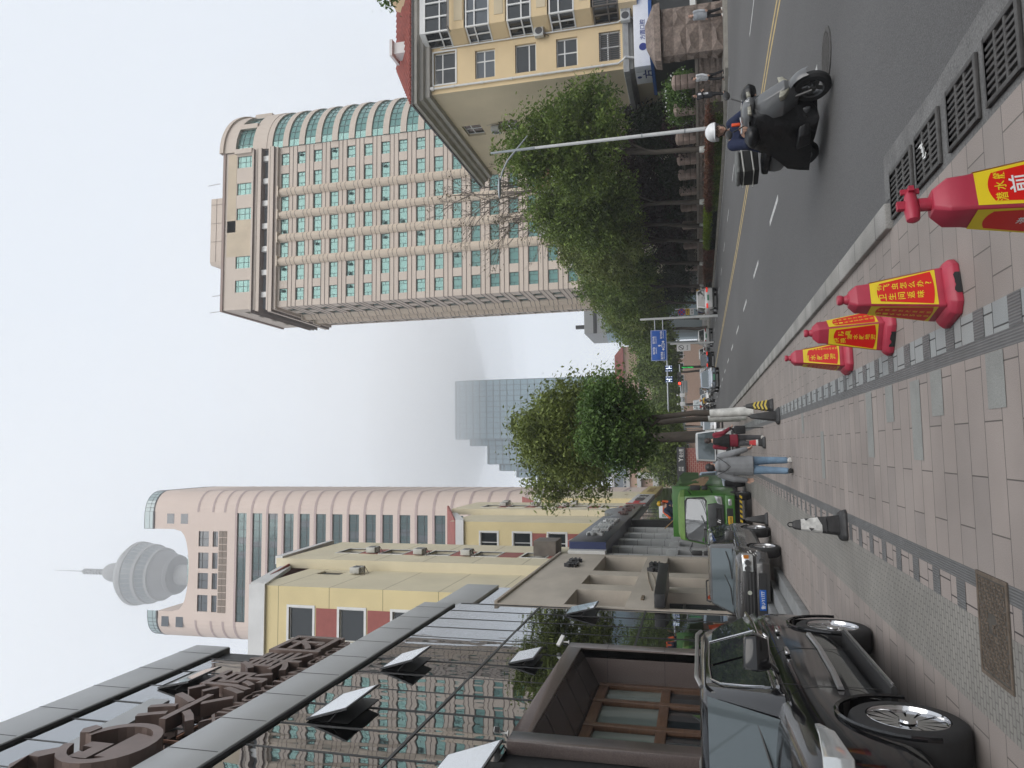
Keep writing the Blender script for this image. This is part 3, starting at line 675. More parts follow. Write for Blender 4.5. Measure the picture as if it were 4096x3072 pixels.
b = MB(); b.text('鲜', Fr((-4.45, 52.99, 0), (1, 0, 0)), 0, 4.05, .36, align='c').text('啤', Fr((-4.45, 52.99, 0), (1, 0, 0)), 0, 3.6, .36, align='c').text('岛', Fr((-4.75, 52.99, 0), (1, 0, 0)), 0, 4.2, .3, align='c'); b.build('lettering', mat('green_letters', (.03, .25, .13)), bs)
MB().box(-4.85, -4.7, 52.97, 52.99, 3.3, 3.9).build('red_stamp', mat('red_stamp', (.5, .03, .04)), bs)

# ---------------------------------------------------------------- cream apartment blocks behind the shops
M_cream = mat('cream_stucco', (.72, .60, .335), rough=.85, var=.07, scale=.5, bump=.25, bscale=12, grain=.05)
M_cream_s = mat('pale_cream_stucco', (.72, .65, .475), rough=.85, var=.07, scale=.5, bump=.2, bscale=12)
M_red = mat('red_panel', (.33, .10, .085), rough=.7, var=.1)
M_white = mat('white_render', (.70, .70, .69), rough=.7, var=.1, scale=1)
M_roof = mat('red_tile', (.26, .075, .06), rough=.7, var=.25, scale=1.2)
def window(par, F, u0, u1, v0, v1, n=-.16, fr=.06, cols_=(.5,), rows=(), surround=0, glass=None, nm='window', frame_mat=None, bars=False):
    b = MB(); fm = frame_mat or M_frame_w; w, h = u1-u0, v1-v0
    b.fbox(F, u0, u1, v0, v0+fr, n, n+.05).fbox(F, u0, u1, v1-fr, v1, n, n+.05).fbox(F, u0, u0+fr, v0+fr, v1-fr, n, n+.05).fbox(F, u1-fr, u1, v0+fr, v1-fr, n, n+.05)
    for c in cols_: b.fbox(F, u0+w*c-fr/2, u0+w*c+fr/2, v0+fr, v1-fr, n, n+.045)
    for c in rows: b.fbox(F, u0+fr, u1-fr, v0+h*c-fr/2, v0+h*c+fr/2, n, n+.043)
    if surround:
        s_ = surround
        b.fbox(F, u0-s_, u1+s_, v1, v1+s_, -.05, .035).fbox(F, u0-s_, u1+s_, v0-s_, v0, -.05, .035).fbox(F, u0-s_, u0, v0, v1, -.05, .035).fbox(F, u1, u1+s_, v0, v1, -.05, .035)
    o = b.build(nm, fm, par)
    p_ = MB(); p_.fquad(F, u0+fr*.5, u1-fr*.5, v0+fr*.5, v1-fr*.5, n+.02); sub('pane', p_, glass or M_pane, o)
    if bars:
        k = MB(); nb = int(w/.13)
        for i in range(nb+1): k.fbox(F, u0+w*i/nb-.01, u0+w*i/nb+.01, v0, v1, n+.10, n+.12)
        for c in (.08, .5, .92): k.fbox(F, u0, u1, v0+h*c-.012, v0+h*c+.012, n+.12, n+.135)
        sub('bars', k, mat_bars, o)
    return o
mat_bars = mat('window_bars', (.16, .14, .12), rough=.6, metal=.3, var=.2)
def aircon(name, F, u, v, par=None, label=None, w=.85, h=.6, n0=.08, d=.34, group='air conditioners on the house walls'):
    """outdoor unit on two brackets; front grille faces the wall normal"""
    c = F.p(u+w/2, v, n0)
    t = thing('air_conditioner', label, 'air conditioner', c, group=group)
    b = MB(); b.fbox(F, u, u+w, v, v+h, n0, n0+d); b.build('housing', mat_ac, t, bevel=.025)
    b = MB(); cc = F.p(u+w*.40, v+h/2, n0+d+.004); k = 20
    ang = [(math.cos(2*PI*i/k), math.sin(2*PI*i/k)) for i in range(k)]
    b.poly([cc+F.r*(a*h*.4)+F.u*(c_*h*.4) for a, c_ in ang]); b.build('fan', mat_acfan, t)
    b = MB()
    for i in range(6): q = v+h*(.15+.14*i); b.fbox(F, u+w*.72, u+w*.96, q, q+h*.05, n0+d, n0+d+.006)
    b.build('grille', mat_acfan, t)
    b = MB()
    for uu in (u+w*.15, u+w*.85): b.beam(F.p(uu, v-.02, 0), F.p(uu, v-.02, n0+d), .04, .04); b.beam(F.p(uu, v-.3, 0), F.p(uu, v-.03, n0+d*.9), .03, .03)
    b.build('bracket', mat_bars, t)
    b = MB(); b.tube([F.p(u+w, v+h*.3, n0+.1), F.p(u+w+.15, v+h*.2, .1), F.p(u+w+.12, v+h*.8, .04), F.p(u+w-.1, v+h*1.5, .01)], .025, 6); b.build('pipe', mat('pipe_wrap', (.45, .42, .35)), t)
    return t
mat_ac = mat('aircon_case', (.52, .52, .49), rough=.5, var=.12, scale=3); mat_acfan = mat('aircon_grille', (.06, .06, .065), rough=.5, var=0)
A1 = thing('apartment_block', 'near cream apartment block with white gable edge right behind the glass office', 'building', (-9, 38, 0))
F1 = Fr((0, 36.0, 0), (1, 0, 0)); holes = [(-9.95, -8.28, z0, z0+h) for z0, h in ((21.95, 1.4), (19.0, 1.4), (15.9, 1.5), (12.9, 1.5))]
b = MB(); b.wall(F1, -19, -7.2, 0, 24.75, holes, .2)
b.build('end_wall', M_cream, A1)
F1s = Fr((-7.2, 0, 0), (0, 1, 0)); b = MB(); b.wall(F1s, 36.0, 41.6, 0, 25.3, [(39.8, 40.9, 22.4, 23.9)], .25)
b.box(-7.2, -6.62, 41.55, 41.6, 0, 27.6)
F1t = Fr((-6.62, 0, 0), (0, 1, 0)); hs = [(44.3, 46.3, z, z+1.5) for z in (23.4, 20.4, 17.3, 14.2, 11.1)]
b.wall(F1t, 41.6, 49.6, 0, 27.2, hs, .3); b.build('street_wall', M_cream_s, A1)
MB().box(-19, -7.3, 36.3, 49.5, 0, 24.9).build('core', M_dark, A1)
b = MB(); b.hexa([(-19, 35.85, 24.75), (-7.1, 35.85, 24.75), (-7.1, 36.0, 24.75), (-19, 36.0, 24.75), (-19, 35.85, 25.7), (-7.15, 35.85, 25.7), (-7.15, 36.0, 25.7), (-19, 36, 25.7)])
b.hexa([(-7.3, 36.0, 24.75), (-7.08, 36.0, 24.75), (-7.08, 41.6, 26.6), (-7.3, 41.6, 26.6), (-7.3, 36.0, 25.7), (-7.08, 36.0, 25.7), (-7.08, 41.6, 27.3), (-7.3, 41.6, 27.3)])
b.hexa([(-7.0, 41.6, 27.2), (-6.5, 41.6, 27.2), (-6.5, 49.6, 27.9), (-7.0, 49.6, 27.9), (-7.0, 41.6, 27.7), (-6.5, 41.6, 27.7), (-6.5, 49.6, 28.2), (-7.0, 49.6, 28.2)])
b.build('parapet', M_white, A1)
MB().hexa([(-19, 35.9, 25.5), (-7.2, 35.9, 25.5), (-6.6, 49, 28.2), (-19, 49, 28.2), (-19, 35.9, 25.6), (-7.2, 35.9, 25.6), (-6.6, 49, 28.3), (-19, 49, 28.3)]).build('roof', M_roof, A1)
for i, h in enumerate(holes):
    window(A1, F1, *h, cols_=(), rows=(.0,) if 0 else (), surround=.13); 
for i, h in enumerate(holes):
    MB().fbox(F1, h[0]+.9 if 0 else h[0]-.0, h[1], h[2]-.0, h[2], 0, 0)
    if i < 3: MB().fbox(F1, h[0]+.0, h[1], h[2]-1.45, h[2]-.2, -.02, .02).build('red_panel', M_red, A1)
for h in hs: window(A1, F1t, *h, n=-.22, surround=.08, cols_=(.33, .66)); MB().fbox(F1t, h[0], h[1], h[2]-1.35, h[2]-.15, -.02, .02).build('red_panel', M_red, A1)
window(A1, F1s, 39.8, 40.9, 22.4, 23.9, n=-.2)
b = MB()
for z in (24.0, 21.0, 17.95, 14.9, 11.9): b.fbox(F1, -19, -7.2, z-.012, z+.012, 0, .004).fbox(F1s, 36, 41.5, z-.012, z+.012, 0, .004).fbox(F1t, 41.7, 49.6, z-.012, z+.012, 0, .004)
b.build('storey_joints', mat('joint_line', (.22, .17, .09), var=0), A1)
aircon('ac', F1s, 39.9, 21.2, label='air conditioner highest on the narrow side of the near cream block')
for i, (y, z) in enumerate(((44.2, 22.2), (44.0, 18.9), (44.1, 15.8))):
    aircon('ac', F1t, y, z, label=('top unit in the column of air conditioners on the near cream block', 'middle unit in the column of air conditioners on the near cream block', 'lowest unit in the column of air conditioners on the near cream block')[i])
b = MB(); b.fbox(F1t, 45.2, 47.2, 10.6, 12.0, .0, .9); tag(b.build('window_cage', mat_bars), 'dark hinged metal awning box on the cream wall above the beige shop', 'awning')
A2 = thing('apartment_block', 'second cream apartment block with red tiled gable, behind the navy fascia shop', 'building', (-9, 64, 0))
F2w = Fr((0, 60, 0), (1, 0, 0)); ws = [(-8.6, -6.95, z, z+1.45) for z in (18.4, 15.55, 12.6, 9.7)]
MB().wall(F2w, -14, -6.08, 0, 21.3, ws, .2).build('end_wall', M_cream, A2)
F2s = Fr((-6.08, 0, 0), (0, 1, 0)); MB().wall(F2s, 60, 66.5, 0, 22.6, [], .2).build('side_wall', M_cream_s, A2)
F2t = Fr((-5.55, 0, 0), (0, 1, 0)); hs2 = [(68.5, 71, z, z+1.5) for z in (20.8, 18.2, 15.2, 12.2, 9.4)]
b = MB(); b.box(-6.08, -5.55, 66.4, 66.5, 0, 24.6); b.wall(F2t, 66.5, 75, 0, 24.6, hs2, .3); b.build('street_wall', M_cream_s, A2)
MB().box(-14, -6.3, 60.3, 74.9, 0, 21.2).build('core', M_dark, A2)
b = MB(); b.box(-14, -5.9, 59.8, 60.0, 21.3, 22.0); b.hexa([(-6.2, 60, 21.3), (-5.9, 60, 21.3), (-5.9, 66.5, 24.1), (-6.2, 66.5, 24.1), (-6.2, 60, 22.0), (-5.9, 60, 22.0), (-5.9, 66.5, 24.7), (-6.2, 66.5, 24.7)]); b.build('parapet', M_white, A2)
MB().hexa([(-14, 59.9, 22.0), (-6.0, 59.9, 22.0), (-5.4, 68, 25.4), (-14, 68, 25.4), (-14, 59.9, 22.1), (-6, 59.9, 22.1), (-5.4, 68, 25.6), (-14, 68, 25.6)]).build('roof', M_roof, A2)
for h in ws: window(A2, F2w, *h, surround=.14); 
for h in ws[1:3]: MB().fbox(F2w, h[0], h[1], h[2]-1.3, h[2]-.15, -.02, .02).build('red_panel', M_red, A2)
for h in hs2: window(A2, F2t, *h, n=-.22, cols_=(.33, .66), surround=.08); MB().fbox(F2t, h[0], h[1], h[2]-1.1, h[2]-.15, -.02, .02).build('red_panel', M_red, A2)
for i, (y, z) in enumerate(((69, 20.0), (71.5, 20.4), (69.2, 17.0), (69.1, 14.0), (71.8, 13.6))):
    aircon('ac', F2t, y, z, label='air conditioner on the street wall of the second cream block, ' + ('topmost on the left', 'topmost on the right', 'second level', 'third level on the left', 'third level on the right')[i])
aircon('ac', F2w, -8.3, 11.6, label='air conditioner between windows on the end wall of the second cream block')
A3 = thing('apartment_block', 'farthest cream apartment block, a narrow slice with white cornice beyond the second one', 'building', (-8, 94, 0))
F3 = Fr((0, 90, 0), (1, 0, 0)); w3 = [(-7.9, -6.95, z, z+1.4) for z in (18.5, 15.6)]
MB().wall(F3, -16, -6.1, 0, 21, w3, .2).build('end_wall', M_cream, A3)
F3s = Fr((-6.1, 0, 0), (0, 1, 0)); MB().wall(F3s, 90, 104, 0, 22.5, [(97, 99, z, z+1.4) for z in (19, 16, 13, 10)], .3).build('street_wall', M_cream_s, A3)
MB().box(-16, -6.4, 90.4, 104, 0, 20.9).build('core', M_dark, A3)
MB().hexa([(-16, 89.8, 21), (-5.9, 89.8, 21), (-5.9, 104, 23.4), (-16, 104, 23.4), (-16, 89.8, 21.9), (-5.9, 89.8, 21.9), (-5.9, 104, 24.4), (-16, 104, 24.4)]).build('parapet', M_white, A3)
MB().hexa([(-16, 89.9, 21.9), (-6.4, 89.9, 21.9), (-6.4, 97, 25), (-16, 97, 25), (-16, 89.9, 22), (-6.4, 89.9, 22), (-6.4, 97, 25.1), (-16, 97, 25.1)]).build('roof', M_roof, A3)
for h in w3: window(A3, F3, *h, surround=.14)
MB().fbox(F3, -7.9, -6.95, 14.2, 15.4, -.02, .02).build('red_panel', M_red, A3)
b = MB(); b.tube([(-9.5, 92, 24.9), (-7.0, 92, 24.9)], .75, 14); tag(b.build('water_heater', M_white, smooth=40), 'white cylindrical tank on the roof of the farthest cream block', 'tank')
# ================================================================ towers
M_tower = mat('tower_pink_stone', (.60, .515, .44), rough=.7, var=.07, scale=.12, grain=.04, bscale=2)
M_tower_c = mat('tower_fluted_stone', (.68, .58, .47), rough=.7, var=.05, scale=.2)
M_groove = mat('tower_groove', (.19, .145, .125), rough=.7, var=0)
M_teal = mirror_glass('teal_glass', (.13, .285, .26), rough=.10, metal=.25, wave=.02, wscale=.3)
M_teal_d = mat('teal_mullion', (.07, .13, .125), rough=.5, var=0)
M_ochre = mat('faded_ochre_render', (.58, .485, .36), rough=.8, var=.12, scale=.3)
T = thing('hotel_tower', 'tall pink stone tower with teal windows, fluted columns and a rounded glazed corner', 'tower', (42, 130, 0))
TY = 120.0; TX0, TX1 = 26.7, 57.3
FT = Fr((0, TY, 0), (1, 0, 0)); FTs = Fr((TX0, 0, 0), (0, -1, 0))          # front faces us, side faces the street (u = -y)
COLS = [(53.76, 56.05), (49.37, 52.17), (44.90, 47.72), (40.53, 43.36), (36.1, 38.9), (31.65, 34.45), (27.85, 30.15)]
PIL = [(47.72, 49.37), (43.36, 44.90), (38.9, 40.53), (34.45, 36.1)]
rows = [74.95-3.4*k for k in range(0, 19)]
SCOL = [(-124.6, -122.6), (-128.6, -126.4), (-133.2, -131.0), (-137.6, -135.6), (-140.6, -139.2)]
SPIL = [(-131.0, -128.6), (-135.6, -133.2)]
holes = [(a, c, z, z+1.62) for (a, c) in COLS for z in rows]
b = MB(); b.wall(FT, TX0, TX1, 8, 77.4, holes, .35); b.wall(FTs, -141.2, -TY, 8, 77.4, [(a, c, z, z+1.62) for (a, c) in SCOL for z in rows], .35); b.build('walls', M_tower, T)
MB().box(TX0+.4, TX1, TY+.4, 140.8, 6, 77.3).build('core', M_dark, T)
# cylinder-faced fluted columns
b = MB()
def bulge(F, a, c, z0, z1, dep=.75, k=9):
    pts = [(a+(c-a)*i/k, dep*math.sin(PI*i/k)**.8) for i in range(k+1)]
    for i in range(k): b.poly([F.p(pts[i][0], z0, pts[i][1]), F.p(pts[i+1][0], z0, pts[i+1][1]), F.p(pts[i+1][0], z1, pts[i+1][1]), F.p(pts[i][0], z1, pts[i][1])])
    for i in range(1, k): u, n = pts[i]; b.fbox(F, u-.03, u+.03, z0, z1-.4, n-.05, n+.04)
    b.fpoly(F, [(a-.15, z1-.25), (c+.15, z1-.25), (c+.15, z1), (a-.15, z1)], 0, dep+.2)
for a, c in PIL: bulge(FT, a, c, 8, 76.9)
for a, c in SPIL: bulge(FTs, a, c, 8, 76.9)
b.build('fluted_columns', M_tower_c, T)
# string courses follow walls and columns
b = MB()
def course(F, u0, u1, pil, z, dep=.75):
    us = [(u0, 0)]
    for a, c in sorted(pil):
        us += [(a+(c-a)*i/6, dep*math.sin(PI*i/6)**.8) for i in range(7)]
    us.append((u1, 0))
    for i in range(len(us)-1):
        (a, n0), (c, n1) = us[i], us[i+1]
        b.hexa([F.p(a, z, n0+.05), F.p(c, z, n1+.05), F.p(c, z, n1-.02), F.p(a, z, n0-.02), F.p(a, z+.11, n0+.05), F.p(c, z+.11, n1+.05), F.p(c, z+.11, n1-.02), F.p(a, z+.11, n0-.02)])
for z in rows:
    for dz in (-.12, -.92, -1.78): course(FT, TX0, TX1, PIL, z+dz); course(FTs, -141.2, -TY, SPIL, z+dz)
b.build('string_courses', M_groove, T)
b = MB()
for z in rows:
    for u0, u1 in ((49.37, 53.76), (30.15, 31.65)):
        pass
for (u0, u1) in ((56.05, TX1), (52.17, 53.76), (30.15, 31.65), (TX0, 27.85)):
    for z in rows: b.fbox(FT, (u0+u1)/2-.03, (u0+u1)/2+.03, z-.9, z+1.6, -.01, .02) if 0 else None
# windows: the top rows as parts of their own, the lower rows behind the trees as one mass
def towwin(F, a, c, z):
    w = c-a; m_ = MB(); m_.fquad(F, a, c, z, z+1.62, -.3); m_.m(1)
    for u in ((a+.0), c-.06): m_.fbox(F, u, u+.06, z, z+1.62, -.3, -.24)
    for v in (.0, .78, 1.56): m_.fbox(F, a+w*.0, a+w*.26, z+v, z+v+.06, -.3, -.25); m_.fbox(F, a+w*.74, c, z+v, z+v+.06, -.3, -.25)
    for f in (.26, .74): m_.fbox(F, a+w*f-.03, a+w*f+.03, z, z+1.62, -.3, -.24)
    for v in (.0, 1.56): m_.fbox(F, a+w*.29, a+w*.71, z+v, z+v+.06, -.3, -.25)
    return m_
rest = MB(); cnt = 0; M_tw = [M_teal, M_teal_d]
for k, z in enumerate(rows):
    for i, (a, c) in enumerate(COLS):
        m_ = towwin(FT, a, c, z)
        if cnt < 96: m_.build('window', M_tw, T); cnt += 1
        else:
            k0 = len(rest.v); rest.v += m_.v; rest.f += [tuple(x+k0 for x in f) for f in m_.f]; rest.mi += m_.mi
    for a, c in SCOL:
        m_ = towwin(FTs, a, c, z); k0 = len(rest.v); rest.v += m_.v; rest.f += [tuple(x+k0 for x in f) for f in m_.f]; rest.mi += m_.mi
tag(rest.build('lower_windows', M_tw, T), kind='stuff')
b = MB()                                         # some sashes stand open
for k, i, s_ in ((1, 0, .8), (3, 0, .8), (6, 1, .8), (6, 2, .1), (4, 2, .1), (4, 2, .8), (2, 4, .75), (0, 3, .1), (0, 5, .8), (0, 6, .8), (4, 5, .1), (4, 5, .8), (4, 6, .8), (6, 3, .1), (6, 4, .8), (7, 3, .1), (8, 4, .8), (10, 5, .8), (11, 2, .8), (12, 5, .8)):
    a, c = COLS[i]; z = rows[k]; u = a+(c-a)*s_*.9
    b.poly([FT.p(u, z+1.4, -.1), FT.p(u+.55, z+1.4, -.1), FT.p(u+.55, z+.75, .35), FT.p(u, z+.75, .35)])
b.build('open_sashes', M_teal_d, T)
# cornices, recessed gallery, attic storey
b = MB()
b.box(TX0-.5, TX1, TY-.6, 141, 77.0, 77.55).box(TX0-.9, TX1, TY-1.0, 141, 77.55, 78.3).box(TX0-.5, TX1, TY-.7, 141, 78.3, 78.9)
b.box(TX0-.6, TX1, TY-.8, 141, 80.3, 81.1).box(TX0-.3, TX1, TY-.45, 141, 81.1, 82.6)
b.build('cornice', M_tower, T)
b = MB()
for z in (77.53, 78.28, 80.28, 81.08, 81.9): b.box(TX0-.95, TX1, TY-1.02 if z < 79 else TY-.85, 141, z, z+.07)
b.build('cornice_lines', M_groove, T)
for x in (29.2, 33.4, 37.9, 42.3, 46.7, 51.0, 55.4): MB().box(x-.5, x+.5, TY-.3, TY+.5, 78.9, 80.3).build('gallery_pier', M_frame_w, T)
MB().box(TX0, TX1, TY+.5, 140, 78.9, 80.3).build('gallery_recess', mat('gallery_grey', (.18, .20, .22), rough=.4), T)
AT = [(50.9+3.3, 53.2+3.3), (48.9, 51.2), (44.0, 46.3), (39.3, 41.6), (34.6, 36.9), (30.0, 32.3)]
hs = [(a, c, 82.75, 86.0) for a, c in AT]
b = MB(); b.wall(FT, TX0, TX1, 82.6, 88.6, hs, .3); b.wall(FTs, -141.2, -TY, 82.6, 88.6, [(-124.3, -122.5, 83, 85.6), (-129, -127, 83, 85.6), (-133.5, -131.5, 83, 85.6), (-138, -136, 83, 85.6)], .3)
b.build('attic_wall', M_tower, T)
MB().fbox(FT, 36.95, 43.95, 82.9, 88.0, -.02, .03).fbox(FT, 41.7, 57, 86.15, 88.0, .0, .03).build('ochre_patch', M_ochre, T)
MB().box(TX0+.4, TX1, TY+.4, 140.8, 82.5, 88.5).build('attic_core', M_dark, T)
for a, c, z0, z1 in hs:
    m_ = MB(); m_.fquad(FT, a, c, z0, z1, -.25).m(1)
    for v in (0, .6, 1.55, 2.7): m_.fbox(FT, a, c, z0+v, z0+v+.07, -.25, -.2)
    m_.fbox(FT, (a+c)/2-.04, (a+c)/2+.04, z0, z1, -.25, -.19); m_.build('attic_window', M_tw, T)
MB().fbox(FTs, -139, -122, 83, 85.6, -.32, -.28).build('side_attic_windows', M_teal, T)
MB().box(TX0-.25, TX1+.1, TY-.25, 141.3, 88.5, 89.0).build('roof_edge', mat('tower_coping', (.30, .22, .19), var=.05), T)
b = MB(); b.box(37.5, 50.3, 124, 138, 88.9, 94.6); b.hexa([(35.6, 124.5, 88.9), (37.5, 124, 88.9), (37.5, 138, 88.9), (35.6, 138, 88.9), (36.9, 124.4, 94.6), (37.5, 124, 94.6), (37.5, 138, 94.6), (36.9, 138, 94.6)]); b.box(50.3, 56, 125, 138, 88.9, 90.5)
b.build('plant_room', M_tower, T)
m_ = MB(); Fp = Fr((0, 123.98, 0), (1, 0, 0)); m_.fquad(Fp, 46.7, 48.2, 89.9, 91.6, .0).m(1); m_.fbox(Fp, 46.7, 48.2, 90.7, 90.78, 0, .04).fbox(Fp, 47.4, 47.48, 89.9, 91.6, 0, .04); m_.build('plant_window', M_tw, T)
b = MB()
for z in (90.5, 93.3): b.fbox(Fp, 37.5, 50.3, z, z+.06, 0, .03)
for x in (41.5, 45.2, 49): b.fbox(Fp, x, x+.06, 88.9, 94.6, 0, .03)
b.build('plant_joints', M_groove, T)
b = MB()
for (x0, y, z) in ((60.5, 123, 88.2), (65, 126, 87)): pass
for x, z, r_ in ((59.2, 89.8, 2.3), (63.8, 89.2, 1.9)): b.lathe([(0.05, 0), (r_*.6, .25), (r_, .9), (r_*.97, .95), (r_*.6, .35), (.05, .1)], (x, 126, z), 18, 'y', cap=False); b.tube([(x+2, 125, 88.9), (x+2, 125, 91), (x, 125.8, z+.5)], .14, 6)
b.build('satellite_dish', mat('dish_grey', (.42, .43, .44), rough=.4, metal=.3), T, smooth=40)
for x, y, z in ((30, 121, 89), (26.7, 120.4, 89), (52, 121, 90.5)): MB().tube([(x, y, z), (x-.2, y, z+2.6)], .05, 5).build('antenna', M_groove, T)
b = MB()
b.hexa([(24.0, 128, 78), (26.2, 128, 78), (26.2, 141, 78), (24.0, 141, 78), (25.8, 128.5, 86), (26.2, 128.5, 86), (26.2, 141, 86), (25.8, 141, 86)]) if 0 else None
# rounded glazed corner
cxr, cyr = TX1, TY+14.2; rx, ry = 11.6, 14.2
def arc(t, ex=0): return Vector((cxr+(rx+ex)*math.sin(t), cyr-(ry+ex)*math.cos(t), 0))
NA = 14; TA = [PI/2*1.12*i/NA for i in range(NA+1)]
b = MB(); gl = MB(); ml = MB()
def cyband(mb, z0, z1, ex):
    for i in range(NA): p, q = arc(TA[i], ex), arc(TA[i+1], ex); mb.poly([(p.x, p.y, z0), (q.x, q.y, z0), (q.x, q.y, z1), (p.x, p.y, z1)])
    if ex > 0:
        for z, fl in ((z0, 0), (z1, 1)):
            for i in range(NA):
                p, q = arc(TA[i], ex), arc(TA[i+1], ex); p2, q2 = arc(TA[i], -.5), arc(TA[i+1], -.5)
                mb.poly([(p.x, p.y, z), (q.x, q.y, z), (q2.x, q2.y, z), (p2.x, p2.y, z)])
zc = [79.6-3.4*k for k in range(0, 21)]
for z in zc:
    cyband(b, z-1.15, z, .28)
    for i in range(0, NA+1):
        p = arc(TA[i], .03); ml.beam((p.x, p.y, z-3.4), (p.x, p.y, z-1.1), .09, .09)
    for i in range(NA): p, q = arc(TA[i], .03), arc(TA[i+1], .03); ml.beam((p.x, p.y, z-2.2), (q.x, q.y, z-2.2), .07, .07)
cyband(gl, 8, 78.5, 0)
cyband(b, 79.6, 82.6, .35); cyband(b, 86.3, 89.0, .35); cyband(b, 88.8, 89.6, .7); cyband(gl, 82.5, 86.4, -.3)
for i in range(0, NA+1):
    p = arc(TA[i], .0); ml.beam((p.x, p.y, 82.6), (p.x, p.y, 86.3), .08, .08)
    if i % 4 == 0: q = arc(TA[i], .1); b.beam((q.x, q.y, 82.6), (q.x, q.y, 86.3), 1.1, .9, up=(1, 0, 0))
for zz in (83.9, 85.2):
    for i in range(NA): p, q = arc(TA[i], -.25), arc(TA[i+1], -.25); ml.beam((p.x, p.y, zz), (q.x, q.y, zz), .07, .07)
b.build('corner_spandrels', M_tower, T, smooth=40); gl.build('corner_glazing', M_teal, T, smooth=40); ml.build('corner_mullions', M_teal_d, T)
MB().poly([arc(t, .3)+Vector((0, 0, 89.3)) for t in TA]+[Vector((60, 140, 89.3))]).build('corner_roof', M_tower, T)
# ---------------------------------------------------------------- pink curved tower on the left
PK = thing('pink_tower', 'pink apartment tower with curved corners, notched crown and dark ribbon windows', 'tower', (-21, 126, 0))
M_pink = mat('pink_render', (.68, .565, .50), rough=.75, var=.05, scale=.15); M_pinkd = mat('mauve_band', (.47, .37, .355), rough=.75, var=.05)
M_rib_g = mirror_glass('ribbon_glass', (.085, .125, .125), rough=.10, metal=.45, wave=.03, wscale=.6)
PXL, PXR, PYF, rr_ = -34.6, -7.3, 120.0, 3.8
def prof(ex=0):
    r_ = rr_+ex; pts = [(PXL-ex, 138)]
    pts += [(PXL+rr_-r_*math.cos(a*PI/16), PYF+rr_-r_*math.sin(a*PI/16)) for a in range(9)]
    pts += [(PXR-rr_+r_*math.sin(a*PI/16), PYF+rr_-r_*math.cos(a*PI/16)) for a in range(9)] + [(PXR+ex, 138)]
    return pts
def pband(mb, z0, z1, ex, sel=None):
    P = prof(ex); idx = range(len(P)-1) if sel is None else sel
    for i in idx:
        p, q = P[i], P[i+1]; mb.poly([(p[0], p[1], z0), (q[0], q[1], z0), (q[0], q[1], z1), (p[0], p[1], z1)])
Fpk = Fr((0, PYF, 0), (1, 0, 0)); S = 120/140
zt = lambda z: 1.85+(z-1.85)*S
b = MB()
WL, WR = -32.0, -11.2
bands_ = [zt(98.2)-3.2*k*1.0 for k in range(0, 24)]           # top edge of each ribbon window
hol = [(WL, WR, z-2.0, z) for z in bands_]
pband(b, 4, 86.3, 0, [i for i in range(19) if i != 9])
NT = 86.3; eL, eR = 1.4, 3.2
b.wall(Fpk, PXL+rr_, PXR-rr_, 4, NT, [(max(WL, PXL+rr_+.05), min(WR, PXR-rr_-.05), z-1.95, z) for z in bands_], .3)
# shoulders: the two curved corner drums rise above the notch
def shoulder(sgn, z1):
    P = prof(0); seg = P[:10]+[(PXL+rr_+eL, PYF)] if sgn < 0 else [(PXR-rr_-eR, PYF)]+P[9+0:]
    if sgn > 0: seg = [(PXR-rr_-eR, PYF)]+P[10:]
    for i in range(len(seg)-1): p, q = seg[i], seg[i+1]; b.poly([(p[0], p[1], NT), (q[0], q[1], NT), (q[0], q[1], z1), (p[0], p[1], z1)])
    e = seg[-1] if sgn < 0 else seg[0]
    b.poly([(e[0], e[1], NT), (e[0], 137, NT), (e[0], 137, z1), (e[0], e[1], z1)])
    b.poly([(p[0], p[1], z1) for p in seg]+[(seg[-1][0], 137.9, z1)] if sgn < 0 else [(p[0], p[1], z1) for p in seg]+[(seg[0][0], 137.9, z1)])
shoulder(-1, zt(117.5)); shoulder(1, zt(119))
ZM = 94.4; CW = [(-17.4, -14.6), (-21.4, -18.5), (-25.1, -22.2), (-29.2, -26.2)]
b.wall(Fpk, PXL+rr_+eL, PXR-rr_-eR, NT, ZM, [(a, c, z0, z1) for a, c in CW for z0, z1 in ((90.3, 92.5), (88.35, 89.5))], .3)
xa, xb = PXL+rr_+eL, PXR-rr_-eR; xm = (xa+xb)/2; hwn = (xb-xa)/2
top = [(xa, ZM), (xa, ZM+3.2)]+[(xm-hwn*math.cos(PI*i/12)*.985, ZM+3.1-3.0*math.sin(PI*i/12)**.7) for i in range(13)]+[(xb, ZM+3.2), (xb, ZM)]
b.fpoly(Fpk, top, -1, 0)
b.build('walls', M_pink, PK)
MB().box(PXL+1.2, PXR-1.2, PYF+3.9, 137, 0, NT).box(PXL+3.9, PXR-3.9, PYF+.4, 123.8, 0, NT).build('core', M_dark, PK)
b = MB()
for k in range(24): pband(b, bands_[k]-.05, bands_[k]+.42, .04, [i for i in range(19) if i < 9 or i > 9]); 
for z in (NT+.5, NT+3.0, NT+6.2): pband(b, z, z+.42, .04, [i for i in range(19) if i < 9 or i > 9])
for k in range(24): b.fbox(Fpk, PXL+rr_, PXR-rr_, bands_[k]+.0, bands_[k]+.42, 0, .04)
b.build('mauve_bands', M_pinkd, PK)
